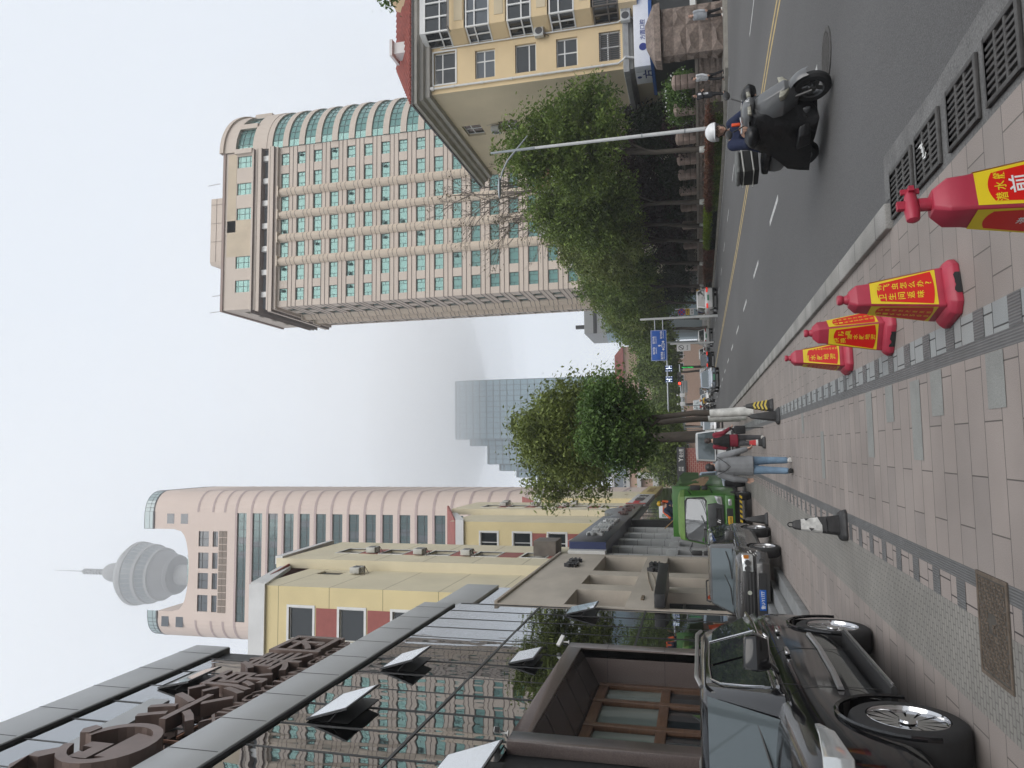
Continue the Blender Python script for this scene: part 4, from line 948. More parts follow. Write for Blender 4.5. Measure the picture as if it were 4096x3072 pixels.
for k in range(22):
    z = bands_[k]; m_ = MB(); a, c = max(WL, PXL+rr_+.05), min(WR, PXR-rr_-.05); m_.fquad(Fpk, a, c, z-1.95, z, -.26).m(1)
    q = random.Random(k); n = 13
    for i in range(n+1): u = a+(c-a)*i/n; m_.fbox(Fpk, u-.04, u+.04, z-1.95, z, -.26, -.2)
    m_.fbox(Fpk, a, c, z-1.3, z-1.22, -.26, -.21); 
    for i in range(n): m_.fbox(Fpk, a+(c-a)*(i+.3)/n, a+(c-a)*(i+.3)/n+.07, z-1.25, z-.6, -.26, -.21) if q.random() < .6 else None
    for i in range(3):
        u = a+(c-a)*q.random()*.95; m_.m(2).fquad(Fpk, u, u+1.1, z-1.8, z-.1, -.24)
    m_.build('ribbon_window', [M_rib_g, M_frame_d, M_pane_grey], PK)
for a, c in CW:
    for z0, z1 in ((90.3, 92.5), (88.35, 89.5)): m_ = MB(); m_.fquad(Fpk, a, c, z0, z1, -.26).m(1); m_.fbox(Fpk, (a+c)/2-.05, (a+c)/2+.05, z0, z1, -.26, -.2).fbox(Fpk, a, c, z0+(z1-z0)*.65, z0+(z1-z0)*.65+.1, -.26, -.2); m_.build('crown_window', [M_pane_grey, M_frame_d], PK)
for x, z in ((-13.3, 97.9), (-13.3, 94.9), (-32.2, 98.5), (-32.2, 95.4)): MB().fbox(Fpk, x, x+1.85, z, z+1.55, -.02, .02).build('square_window', M_pane_grey, PK)
b = MB()
for i in range(12):
    u = -29.3+1.24*i
    for k in range(2): b.fbox(Fpk, u+.05, u+1.16, 86.5+.86*k, 87.28+.86*k, 0, .06)
b.build('bronze_screen', mat('bronze_screen', (.20, .155, .12), rough=.5), PK)
for z1, lo, hi in ((zt(117.5), 0, 10), (zt(119), 9, 19)):   # glass parapets
    P = prof(-.1); m_ = MB()
    for i in range(lo, hi):
        p, q = P[i], P[i+1]
        if i == 9: p, q = ((PXL+rr_, PYF), (PXL+rr_+eL, PYF)) if lo == 0 else ((PXR-rr_-eR, PYF), (PXR-rr_, PYF))
        m_.m(0).poly([(p[0], p[1], z1), (q[0], q[1], z1), (q[0], q[1], z1+2.2), (p[0], p[1], z1+2.2)]); m_.m(1).beam((p[0], p[1], z1), (p[0], p[1], z1+2.2), .06, .06); m_.beam((p[0], p[1], z1+2.2), (q[0], q[1], z1+2.2), .06, .06).beam((p[0], p[1], z1+1.1), (q[0], q[1], z1+1.1), .05, .05).beam((p[0], p[1], z1+.1), (q[0], q[1], z1+.1), .25, .35)
    m_.build('glass_parapet', [mirror_glass('parapet_glass', (.36, .45, .46), rough=.1, metal=0), M_frame_d], PK)
m_ = MB(); m_.box(-27.6, -15.9, 124, 130, ZM-1, ZM+3.4).m(1)
for x in range(10): m_.box(-27.6+1.28*x, -27.52+1.28*x, 123.95, 124, ZM, ZM+3.5)
m_.build('roof_glasshouse', [mirror_glass('glasshouse', (.25, .36, .36), rough=.1, metal=.5), M_frame_d], PK)
b = MB(); b.box(-40.5, -34.6, 128, 138, 0, zt(100)); b.build('rear_wing', M_pink, PK)
# ---------------------------------------------------------------- television tower on the hill
TV = thing('television_tower', 'grey television tower with round viewing pods and spire, fading into fog', 'tower', (-63.3, 335, 0))
M_tv = mat('tv_concrete', (.27, .27, .265), rough=.7, var=.06, scale=.05); M_tvg = mat('tv_glass', (.13, .155, .165), rough=.3, var=0)
def tvl(prof_, name, m, cap=False): return MB().lathe([(r_, z) for r_, z in prof_], (-63.3, 335, 0), 40, cap=cap).build(name, m, TV, smooth=35)
tvl([(7, 0), (5.2, 200), (5.0, 267)], 'shaft', M_tv)
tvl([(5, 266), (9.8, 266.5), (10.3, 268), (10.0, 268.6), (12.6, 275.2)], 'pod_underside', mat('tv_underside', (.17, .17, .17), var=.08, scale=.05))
o = tvl([(12.6, 275.2), (13.5, 275.4), (13.6, 276.8), (13.1, 277), (14.3, 281.2), (15.2, 281.6), (15.4, 283.2), (14.8, 283.4), (15.6, 288.6), (16.3, 289), (16.5, 291), (14.5, 294), (6, 296.5), (2.5, 297)], 'pod_rings', M_tv)
b = MB(); b.lathe([(13.25, 277), (14.45, 281.2)], (-63.3, 335, 0), 40, cap=False).lathe([(14.95, 283.4), (15.75, 288.6)], (-63.3, 335, 0), 40, cap=False); sub('pod_glazing', b, M_tvg, o, smooth=35)
b = MB()
for k in range(40):
    a = 2*PI*k/40; c_, s_ = math.cos(a), math.sin(a)
    b.beam((-63.3+13.3*c_, 335+13.3*s_, 277), (-63.3+14.5*c_, 335+14.5*s_, 281.2), .3, .3); b.beam((-63.3+15*c_, 335+15*s_, 283.4), (-63.3+15.8*c_, 335+15.8*s_, 288.6), .3, .3)
sub('pod_mullions', b, M_tv, o)
tvl([(2.6, 296), (2.6, 301)], 'neck', M_tv); MB().ell((-63.3, 335, 306), (5.0, 5.0, 6.8), 24, 14).build('upper_ball', M_tv, TV, smooth=60)
b = MB(); b.cyl((-63.3, 335, 311), (-63.3, 335, 327), .9, .6, 8).cyl((-63.3, 335, 327), (-63.3, 335, 346), .25, .12, 6)
for k in range(7): b.cyl((-63.3, 335, 313+2*k), (-63.3, 335, 313.4+2*k), 1.6, n=10)
b.build('mast', M_tv, TV)
# ---------------------------------------------------------------- glass high-rises in the cloud
M_hr = mirror_glass('highrise_glass', (.25, .35, .40), rough=.3, metal=.4); M_hrm = mat('highrise_line', (.17, .22, .25), rough=.6, var=0)
def highrise(lab, parts_, ln, fl=4.2):
    x0, x1, y0, y1, z1 = parts_[0]
    t = thing('glass_high_rise', lab, 'tower', ((x0+x1)/2, y0, 0), group='glass towers in the cloud')
    b = MB()
    for a, c, d, e, z in parts_: b.box(a, c, d, e, 0, z)
    b.build('facade', M_hr, t)
    b = MB()
    for a, c, d, e, z in parts_:
        k = 10
        while k < z: b.box(a-.1, c+.1, d-.15, d, k, k+.5); k += fl
        n = int((c-a)/3)
        for i in range(n+1): u = a+(c-a)*i/n; b.box(u-.15, u+.15, d-.25, d, 0, z)
        b.box(a, c, d-.2, e, z, z+1.2)
    b.build('mullions', M_hrm, t); return t
highrise('taller glass high rise whose top dissolves in the low cloud behind the street tree', [(6, 41, 420, 450, 142), (2, 8, 424, 450, 134)], 1)
highrise('lower glass high rise with flat chamfered top left of the cloud wrapped tower', [(-9, 3, 425, 450, 123.5), (-13, -6, 428, 450, 117), (-17, -10, 430, 450, 107)], 1)
def volmat(name, col, dens, aniso=0.):
    m = bpy.data.materials.new(name); m.use_nodes = True; t = m.node_tree; t.nodes.remove(t.nodes['Principled BSDF'])
    v = t.nodes.new('ShaderNodeVolumePrincipled'); v.inputs['Color'].default_value = (*col, 1); v.inputs['Density'].default_value = dens; v.inputs['Anisotropy'].default_value = aniso
    t.links.new(v.outputs[0], t.nodes['Material Output'].inputs['Volume']); return m
for c, r_, dn in (((10, 420, 215), (260, 150, 115), .0016), ((22, 425, 195), (190, 120, 84), .0024), ((24, 422, 180), (110, 70, 56), .0042), ((24, 418, 160), (80, 46, 36), .013)):
    cl = MB().ell(c, r_, 40, 24).build('low_cloud', volmat('cloud_vapour', (.997, .998, 1.0), dn), smooth=90); tag(cl, kind='stuff')
M_cloud2 = volmat('cloud_vapour_thin', (.996, .998, 1.0), .0019)
for c, r_ in (((-75, 320, 330), (150, 110, 95)), ((-70, 325, 342), (100, 75, 62)), ((-66, 330, 350), (70, 55, 46))):
    cl = MB().ell(c, r_, 40, 24).build('low_cloud', M_cloud2, smooth=90); tag(cl, kind='stuff')
# far houses closing the street
def simple_block(lab, x0, x1, y0, y1, z1, m, wcols, wrows, glass, roofm=None, gx=None, ww=1.6, wh=1.6, roofh=0, hip=False):
    t = thing('far_building', lab, 'building', ((x0+x1)/2, y0, 0))
    MB().box(x0, x1, y0, y1, 0, z1).build('walls', m, t)
    F = Fr((0, y0-.02, 0), (1, 0, 0)); n = 0
    for z in wrows:
        for x in wcols:
            w_ = MB(); w_.fquad(F, x, x+ww, z, z+wh, .03).m(1); w_.fbox(F, x-.15, x+ww+.15, z+wh, z+wh+.15, 0, .08).fbox(F, x-.15, x+ww+.15, z-.15, z, 0, .08).fbox(F, x-.15, x, z, z+wh, 0, .08).fbox(F, x+ww, x+ww+.15, z, z+wh, 0, .08).fbox(F, x+ww/2-.05, x+ww/2+.05, z, z+wh, 0, .07)
            w_.build('window', [glass, M_frame_w], t)
    if roofh:
        i = roofh*.8
        MB().hexa([(x0-.4, y0-.4, z1), (x1+.4, y0-.4, z1), (x1+.4, y1, z1), (x0-.4, y1, z1), (x0+i, y0+i, z1+roofh), (x1-i, y0+i, z1+roofh), (x1-i, y1-i, z1+roofh), (x0+i, y1-i, z1+roofh)]).build('roof', roofm, t)
    else: MB().box(x0-.3, x1+.3, y0-.3, y1, z1, z1+.7).build('cornice', M_white, t)
    return t
M_peach = mat('peach_render', (.56, .39, .30), rough=.8, var=.06)
t = simple_block('peach apartment house with white bay balconies at the left end of the street', -8.2, 2.4, 150, 165, 15.5, M_peach, (-4.2, -1.2, 1.0), (3.8, 7.0, 10.2), M_pane, wh=1.9)
b = MB()
for z in (4.5, 7.6, 10.8): b.box(-8.3, -5.2, 148.8, 150, z-1.0, z+.1)
b.box(-8.5, -5.0, 148.9, 150, 13.2, 14.0).box(-6.2, -5.0, 149.2, 150, 0, 14); b.build('white_bays', M_white, t)
for z in (5.9, 9.05): MB().box(-4.1, -2.7, 149.9, 150, z, z+.9).build('red_panel', M_red, t)
simple_block('grey office slab with blue glass far behind the peach house', -14, -7, 185, 200, 22.5, mat('grey_slab_wall', (.26, .30, .34), var=.08), (-13.2, -11, -8.9), (16, 18.5), M_pane_grey)
simple_block('pink far apartment house showing through the trees by the blue signs', 3.5, 26, 190, 205, 20, M_peach, (4.5, 7.5, 10.5, 13.5, 16.5, 19.5, 22.5), (5, 8.2, 11.4, 14.6), M_pane, M_roof, roofh=2.5)
simple_block('white far house with red roof left of the signals', -4, 4, 215, 225, 12, M_white, (-3, 0), (4, 8), M_pane, M_roof, roofh=3)
hc = thing('far_office', 'grey office top with curved glass shoulder beyond the hotel tower', 'building', (34, 200, 0))
b = MB(); b.box(31.5, 46, 200, 220, 0, 31.5); b.build('walls', mat('grey_office', (.36, .37, .37), var=.06), hc); b = MB(); b.lathe([(9, 0), (9, 25.5)], (38.5, 206, 0), 24, cap=True); b.build('curved_wing', M_hr, hc)
b = MB(); b.box(31.4, 46, 199.9, 200, 28, 29).box(31.4, 46, 199.9, 200, 24.5, 25.5).box(33, 34, 200.5, 201.5, 31.5, 34); b.build('window_bands', M_frame_d, hc)
bk = thing('brick_kiosk', 'red brick kiosk with a long black sign board across the street end', 'kiosk', (-2, 62, 0))
M_brick = brickmat('red_brick', (.30, .085, .07), (.25, .07, .06), (.42, .30, .25), .34, .16, ms=.016, speck=.05)
def wallmap(m, ax): 
    t = m.node_tree; mp = [n for n in t.nodes if n.type == 'MAPPING'][0]; mp.inputs['Rotation'].default_value = (R(90) if ax == 'x' else 0, 0, 0) if ax == 'x' else (R(90), 0, R(90)); return m
wallmap(M_brick, 'x')
MB().box(-4.5, -.1, 62, 66, 0, 2.95).build('walls', M_brick, bk); MB().box(-4.6, 0, 61.75, 66, 2.95, 3.62).build('sign_board', mat('black_board', (.045, .047, .052), rough=.5, var=.05), bk)
b = MB(); Fk = Fr((0, 61.74, 0), (1, 0, 0)); b.text('名小鹿', Fk, -.85, 3.14, .3, w=.7).text('Y', Fk, -1.2, 3.12, .36).text('老店', Fk, -1.95, 3.33, .17).text('面馆', Fk, -1.95, 3.1, .17).text('8888', Fk, -3.0, 3.05, .15).fbox(Fk, -.85, -.15, 3.08, 3.1, 0, .01); b.build('lettering', M_frame_w, bk)
hb2 = thing('cream_house', 'cream house with red tile roof and white dormers showing between the right hand tree crowns', 'building', (27, 72, 0))
MB().box(21.6, 36, 72.5, 92, 0, 15.0).build('walls', M_cream_s, hb2); MB().box(21.2, 36.4, 72.0, 92.4, 15.0, 15.7).build('cornice', M_white, hb2)
MB().hexa([(21.3, 72.2, 15.7), (36.2, 72.2, 15.7), (36.2, 92, 15.7), (21.3, 92, 15.7), (24.5, 75, 17.9), (36, 75, 17.9), (36, 90, 17.9), (24.5, 90, 17.9)]).build('roof', M_roof, hb2)
for x in (22.3, 25.2): MB().hexa([(x, 72.4, 15.8), (x+1.3, 72.4, 15.8), (x+1.3, 75, 15.8), (x, 75, 15.8), (x, 72.4, 17.2), (x+1.3, 72.4, 17.2), (x+1.3, 75, 17.6), (x, 75, 17.6)]).build('dormer', M_white, hb2)
Fh = Fr((0, 72.49, 0), (1, 0, 0))
for x in (22, 25, 28):
    for z in (4.5, 7.6, 10.7, 13.3): window(hb2, Fh, x, x+1.5, z, z+1.5, n=.02)
# ================================================================ right bank: apartment house, wall, gate pier
M_yel = mat('ochre_stucco', (.72, .56, .335), rough=.85, var=.08, scale=.4, bump=.2, bscale=14, grain=.05)
M_yel_s = mat('shaded_ochre_stucco', (.60, .51, .355), rough=.85, var=.14, scale=.25, bump=.2, bscale=14, grain=.04)  # darker, greyer stucco copy: the side wall's shade is put into the colour
RB = thing('ochre_house', 'ochre apartment house with bay windows and red tiled roof on the right bank', 'building', (28, 48, 0))
RX, RY = 23.86, 45.0
FR = Fr((0, RY, 0), (1, 0, 0)); FRs = Fr((RX, 0, 0), (0, -1, 0))
hf = [(24.53, 26.75, 16.88, 18.42), (24.56, 26.52, 14.12, 15.5), (24.56, 26.5, 11.33, 12.75), (24.55, 26.48, 8.6, 10.0), (24.55, 26.5, 5.85, 7.22), (26.7, 28.6, 3.05, 4.3)]
hs_ = [(-52.0, -50.2, 16.75, 18.15), (-52.0, -50.15, 13.95, 15.35), (-52.0, -50.2, 11.1, 12.5), (-52.1, -50.2, 5.6, 6.9), (-51.8, -50.15, 3.1, 4.45)]
b = MB(); b.wall(FR, RX, 52, -0, 18.9, hf, .3); b.build('front_wall', M_yel, RB)
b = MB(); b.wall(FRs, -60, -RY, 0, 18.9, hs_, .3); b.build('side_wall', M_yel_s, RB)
MB().box(RX+.45, 52, RY+.45, 59.5, 0, 18.7).build('core', M_dark, RB)
for i, h in enumerate(hf[:5]):
    window(RB, FR, *h, n=-.22, fr=.08, cols_=((.5,), (.62,), (), (.5,), (.5,))[i], rows=((.62,), (.55,), (.35,), (.62,), (.6,))[i], glass=(M_pane_grey if i in (1,) else M_pane), bars=(i == 4), surround=.1 if i == 0 else 0)
window(RB, FR, *hf[5], n=-.2, bars=True)
for i, h in enumerate(hs_): window(RB, FRs, *h, n=-.22, fr=.08, cols_=(.5,), rows=(.62,) if i else (.6,), glass=M_pane, bars=(i >= 3))
b = MB()
# eaves: moulded grey cornice running round, and the red roof above
prof_e = [(0, 18.55), (.28, 18.62), (.3, 18.9), (.55, 18.98), (.62, 19.2), (.95, 19.28), (1.0, 19.5)]
def eave(b, prof_):
    for i in range(len(prof_)-1):
        (n0, z0), (n1, z1) = prof_[i], prof_[i+1]
        b.poly([(RX-n0, RY-n0, z0), (52, RY-n0, z0), (52, RY-n1, z1), (RX-n1, RY-n1, z1)])
        b.poly([(RX-n0, 60, z0), (RX-n0, RY-n0, z0), (RX-n1, RY-n1, z1), (RX-n1, 60, z1)])
eave(b, prof_e); b.build('eaves_cornice', mat('cornice_grey', (.44, .42, .38), rough=.75, var=.14, scale=1), RB)
b = MB(); b.box(RX-1.08, 52, RY-1.08, 60, 19.5, 19.62); b.build('gutter', mat('gutter', (.05, .045, .045), rough=.5), RB)
M_tileroof = mat('clay_tiles', (.30, .075, .055), rough=.75, var=.25, scale=2); b = MB()
b.poly([(RX-1.0, RY-1.0, 19.63), (52, RY-1.0, 19.63), (52, RY+5, 23.2), (RX+5, RY+5, 23.2)]); b.poly([(RX-1.0, 60, 19.63), (RX-1.0, RY-1.0, 19.63), (RX+5, RY+5, 23.2), (RX+5, 60, 23.2)])
for i in range(70):
    x = RX-.8+.42*i; y1 = 6*min(1, max(0, (x-RX+1.0)/6.0)); b.tube([(x, RY-1.0, 19.68), (x, RY-1.0+y1, 19.68+3.57*y1/6)], .09, 6)
b.build('roof', M_tileroof, RB)
b = MB(); b.box(27.9, 28.7, 46.2, 47.2, 20.4, 21.9).box(27.7, 28.9, 46.0, 47.4, 21.9, 22.1); b.build('chimney', M_white, RB)
b = MB(); b.hexa([(31, 43.6, 19.5), (33.5, 43.6, 19.5), (33.5, 48, 19.5), (31, 48, 19.5), (32.2, 43.7, 22.4), (33.5, 43.7, 22.4), (33.5, 48, 22.4), (32.2, 48, 22.4)]); b.build('gable', M_yel, RB)
b = MB(); b.beam((30.6, 43.4, 19.6), (32.8, 43.4, 22.6), .5, .3, (0, 1, 0)); b.build('gable_trim', M_white, RB)
# belt cornice low down
b = MB()
for n0, n1, z0, z1 in ((.0, .12, 5.0, 5.1), (.12, .16, 5.1, 5.28), (.16, .42, 5.28, 5.32), (.42, .45, 5.32, 5.62), (.45, .0, 5.62, 5.72)):
    b.poly([(RX-n0, RY-n0, z0), (52, RY-n0, z0), (52, RY-n1, z1), (RX-n1, RY-n1, z1)]); b.poly([(RX-n0, 60, z0), (RX-n0, RY-n0, z0), (RX-n1, RY-n1, z1), (RX-n1, 60, z1)])
b.build('belt_course', mat('belt_grey', (.33, .33, .32), rough=.7, var=.12), RB)
# bay windows, one above the other
for k, zb in enumerate((16.95, 14.2, 11.4, 8.62, 5.85)):
    zt_ = zb+1.62 if k else zb+1.75; x0, x1, d = 27.55, 31.5, 1.15
    b = MB(); P = lambda z: [(27.0, RY, z), (x0, RY-d, z), (x1, RY-d, z), (x1, RY, z)]
    b.loft([P(zb-1.15), P(zb)]); o = b.build('bay', M_yel, RB); FB = Fr((0, RY-d, 0), (1, 0, 0))
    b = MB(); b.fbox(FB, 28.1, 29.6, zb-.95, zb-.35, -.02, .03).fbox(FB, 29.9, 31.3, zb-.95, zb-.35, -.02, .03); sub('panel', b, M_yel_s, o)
    b = MB(); b.loft([P(zt_), P(zt_+.1)]) if k else b.loft([P(zt_), P(zt_+.3)]); sub('head', b, M_yel if k else M_white, o)
    w_ = MB(); w_.loft([[(27.15, RY, z), (x0+.06, RY-d+.07, z), (x1-.1, RY-d+.07, z), (x1-.1, RY, z)] for z in (zb, zt_)], cap=False); wo = w_.build('bay_window', (M_pane, M_pane_grey, M_pane, M_pane, M_pane)[k], RB)
    f = MB(); fw = .1
    for x in (x0+.02, 28.6, 29.6, 30.6, x1-.08): f.box(x-.04, x+.06, RY-d-.03, RY-d+.08, zb, zt_)
    for z in (zb, zt_-.1, zb+(.95 if k % 2 else .6)): f.box(x0, x1, RY-d-.02, RY-d+.08, z, z+.09); f.beam((27.05, RY-.05, z+.05), (x0, RY-d+.03, z+.05), .08, .09)
    f.beam((27.1, RY-.05, (zb+zt_)/2), (27.12, RY-.08, (zb+zt_)/2), .06, zt_-zb); f.beam((27.3, RY-.6, zb), (27.3, RY-.6, zt_), .07, .07)
    sub('frame', f, M_frame_w if k < 4 else mat_bars, wo)
    if k == 4:
        q = MB()
        for i in range(26): q.box(x0+.15*i, x0+.15*i+.02, RY-d-.1, RY-d-.08, zb, zt_)
        sub('bars', q, mat_bars, wo)
b = MB(); Fpipe = [(24.2, RY-.14, 18.5), (24.2, RY-.14, 6.0), (24.35, RY-.2, 5.72), (24.35, RY-.55, 5.5), (24.35, RY-.3, 5.0), (24.35, RY-.14, 4.4)]
b.tube(Fpipe, .07, 8).tube([(26.95, RY-.1, 17.9), (26.95, RY-.1, 6.0), (27.0, RY-.5, 5.4), (27.0, RY-.1, 4.8), (27.0, RY-.1, 1)], .05, 8)
for z in range(7, 19, 2): b.cyl((24.2, RY-.14, z-.1), (24.2, RY-.14, z+.1), .09, n=8)
b.cyl((24.2, RY-.14, 18.35), (24.2, RY-.14, 18.6), .13, n=8); b.build('downpipe', M_frame_w, RB)
b = MB()
for x in (27.4, 31.3): b.tube([(x, RY-1.2, 16.8), (x, RY-1.9, 16.8)], .03, 5)
for i in range(4): b.tube([(27.2, RY-1.4-.15*i, 16.85), (31.8, RY-1.4-.15*i, 16.85)], .02, 5)
b.build('drying_rails', mat_bars, RB)
aircon('ac', FR, 26.65, 10.75, label='white air conditioner with dark round fan between the bays of the ochre house', n0=.12, group=None)
aircon('ac', FR, 26.6, 5.15, label='air conditioner sitting on the belt course of the ochre house', n0=.45, group=None)
aircon('ac', FRs, -51.3, 15.4-.0, label='upper air conditioner under the attic window on the side wall of the ochre house', group=None)
aircon('ac', FRs, -51.6, 12.65, label='second air conditioner on the side wall of the ochre house, half behind branches', group=None)
# corner shop sign
cs = thing('corner_sign', 'white box sign with dark blue characters wrapping the ochre house corner', 'sign', (24, 44.6, 3))
MB().box(23.4, 28.3, 44.1, 44.9, 2.75, 4.95).box(23.38, 23.8, 44.9, 46.3, 2.75, 4.95).build('box', mat('sign_white', (.70, .71, .73), rough=.4, var=.05), cs, bevel=.01)
b = MB(); Fq = Fr((0, 44.09, 0), (1, 0, 0)); b.text('方', Fq, 25.0, 3.05, .95).text('圆', Fq, 26.4, 3.05, .95).text('方圆口腔', Fq, 25.1, 4.25, .32); ring(b, Fq, 24.65, 4.4, .24, .24, .24, 0, 360, 0, .01, 18)
Fq2 = Fr((23.37, 0, 0), (0, -1, 0)); b.text('方', Fq2, -45.65, 3.75, .75, w=1.1).text('圆', Fq2, -45.65, 2.85, .75, w=1.1); ring(b, Fq2, -45.4, 4.72, .14, .14, .14, 0, 360, 0, .01, 14)
b.build('lettering', mat('blue_letters', (.015, .03, .19), rough=.5), cs)
# entrance shed, posters and blue awning behind the pier
sh = thing('dark_shopfront', 'dark glass shop front with blue awning and red and yellow posters, behind the gate pier', 'shop', (25, 40, 0))
MB().box(21.6, 31, 39.6, 44, 0, 3.6).build('body', mat('shop_charcoal', (.04, .043, .045), rough=.35), sh); MB().box(21.4, 31, 39.0, 44.0, 3.6, 3.78).build('awning_edge', mat('awning_blue', (.02, .09, .32)), sh)
Fz = Fr((0, 39.58, 0), (1, 0, 0)); MB().fquad(Fz, 22, 23.7, 1.0, 3.2, .02).build('window', M_glassg, sh)
b = MB(); b.fquad(Fz, 22.0, 24.5, .35, 1.55, .03); b.build('poster', M_frame_w, sh)
b = MB(); b.text('诚信回收', Fz, 22.1, 1.2, .22, n=.04).text('名烟名酒', Fz, 22.1, .85, .22, n=.04); b.build('poster_red_lettering', mat('poster_red', (.5, .03, .03)), sh)
MB().fquad(Fz, 22.9, 23.9, .38, .8, .045).build('poster_yellow_patch', mat('poster_yellow', (.6, .5, .05)), sh)
# stone retaining wall with coping, pillars and railings
M_rock = mat('brown_rock', (.22, .175, .15), rough=.9, var=.28, scale=2.5, grain=.18, bump=.8, bscale=5)
M_pillar = mat('pink_pillar_stone', (.33, .25, .215), rough=.85, var=.18, scale=3, grain=.12, bump=.3, bscale=10)
RW = thing('retaining_wall', 'long low wall of brown split stone with a flat coping along the right pavement', 'wall', (18, 60, 0))
WALL = [(21.0, 35.1), (18.7, 36.9), (17.75, 44), (17.5, 60), (17.2, 98)]
b = MB(); c_ = MB(); q = random.Random(3)
for i in range(len(WALL)-1):
    (xa, ya), (xb, yb) = WALL[i], WALL[i+1]; L = math.hypot(xb-xa, yb-ya); FWl = Fr((xb, yb, 0), (xa-xb, ya-yb, 0)); n = max(1, int(L/1.3))
    for r_ in range(4):
        u = 0
        while u < L-.05:
            w = min(q.uniform(.8, 1.9), L-u); z0 = .1+.295*r_; d = q.uniform(.0, .09)
            b.hexa([FWl.p(u+.01, z0, .02), FWl.p(u+w-.01, z0, .02), FWl.p(u+w-.01, z0, -.4), FWl.p(u+.01, z0, -.4), FWl.p(u+.02, z0+.285, .02), FWl.p(u+w-.02, z0+.285, .02), FWl.p(u+w-.01, z0+.285, -.4), FWl.p(u+.01, z0+.285, -.4)])
            m0 = (u+w*q.uniform(.3, .7)); mz = z0+.29*q.uniform(.35, .65); k0 = len(b.v)
            b.add([FWl.p(u+.012, z0+.005, .021), FWl.p(u+w-.012, z0+.005, .021), FWl.p(u+w-.02, z0+.28, .021), FWl.p(u+.02, z0+.28, .021), FWl.p(m0, mz, .05+d)], [(0, 1, 4), (1, 2, 4), (2, 3, 4), (3, 0, 4)])
            u += w
    c_.fbox(FWl, -.02, L+.02, 1.28, 1.42, -.55, .1)
b.build('stones', M_rock, RW); c_.build('coping', mat('coping_stone', (.25, .215, .185), var=.15, scale=2, grain=.1), RW)
psheet('right_bank_soil', M_earth, [(18.75, 37.1), (17.95, 44.2), (17.7, 60), (17.4, 98), (60, 98), (60, 34), (21, 35.3)], 1.25)
gp = thing('gate_pier', 'massive pier of bulging rusticated brown stone blocks under a rough hipped cap', 'pier', (19.95, 35.2, 0))
b = MB(); q = random.Random(5); F0 = Fr((18.85, 34.9, 0), (1, -.25, 0)); F1_ = Fr((18.85, 34.9, 0), (-.25, -1, 0)); 
r_v = F0.r; n_v = F0.n
for r_ in range(5):
    z0, z1 = .05+.59*r_, .05+.59*(r_+1)-.02
    for (u0, u1, FF) in ((0, 1.3, 0), (1.32, 2.15, 0), (0, 1.2, 1)):
        Fx = F0 if FF == 0 else Fr(F0.p(0, 0, -1.2), n_v)
        k = q.uniform(.3, .7); kz = z0+(z1-z0)*q.uniform(.3, .7); d = q.uniform(.1, .2)
        a = Fx
        b.add([a.p(u0, z0, 0), a.p(u1, z0, 0), a.p(u1, z1, 0), a.p(u0, z1, 0), a.p(u0+(u1-u0)*k*.6, kz, d), a.p(u0+(u1-u0)*(k*.6+.35), kz+.05, d*.8)], [(0, 1, 5, 4), (1, 2, 5), (2, 3, 4, 5), (3, 0, 4)])
b.fbox(F0, .02, 2.13, .0, 3.0, -1.2, -.002); b.build('blocks', M_rock, gp)
b = MB(); k0 = 0; b.add([F0.p(-.25, 3.0, .28), F0.p(2.4, 3.0, .28), F0.p(2.4, 3.0, -1.5), F0.p(-.25, 3.0, -1.5), F0.p(-.2, 3.3, .22), F0.p(2.35, 3.3, .22), F0.p(2.35, 3.3, -1.45), F0.p(-.2, 3.3, -1.45), F0.p(.6, 3.72, -.35), F0.p(1.6, 3.75, -.35), F0.p(1.6, 3.72, -.8), F0.p(.6, 3.72, -.8)],
    [(3, 2, 1, 0), (0, 1, 5, 4), (1, 2, 6, 5), (2, 3, 7, 6), (3, 0, 4, 7), (4, 5, 9, 8), (5, 6, 10, 9), (6, 7, 11, 10), (7, 4, 8, 11), (8, 9, 10, 11)]); b.build('cap', M_rock, gp)
pts = [(18.55, 37.6), (18.3, 40.2), (18.05, 43.6), (17.9, 46.5), (17.82, 49.0), (17.78, 52.0), (17.72, 55.5), (17.66, 60), (17.6, 66), (17.5, 74), (17.4, 84)]
pil0 = None
for i, (x, y) in enumerate(pts):
    if pil0 is None:
        pil0 = thing('fence_pillar', 'pinkish stone fence pillar nearest the gate pier', 'pillar', (x+.25, y, 1.42), 0, 'stone fence pillars along the right bank', local=True)
        b = MB()
        for z0, z1, e in ((0, .36, 0), (.375, .72, 0), (.735, .98, 0)): b.box(-.27-e, .27+e, -.3-e, .3+e, z0, z1)
        b.build('blocks', M_pillar, pil0, bevel=.03)
        b = MB(); b.loft([[(-s_*.27, -s_*.3, z), (s_*.27, -s_*.3, z), (s_*.27, s_*.3, z), (-s_*.27, s_*.3, z)] for s_, z in ((1.05, .985), (1.05, 1.05), (.8, 1.15), (.2, 1.2))]); b.build('cap', M_pillar, pil0, bevel=.02)
    else: dup(pil0, (x+.25, y, 1.42), label='pinkish stone fence pillar, number %s from the gate pier along the right bank' % ('two', 'three', 'four', 'five', 'six', 'seven', 'eight', 'nine', 'ten', 'eleven')[i-1])
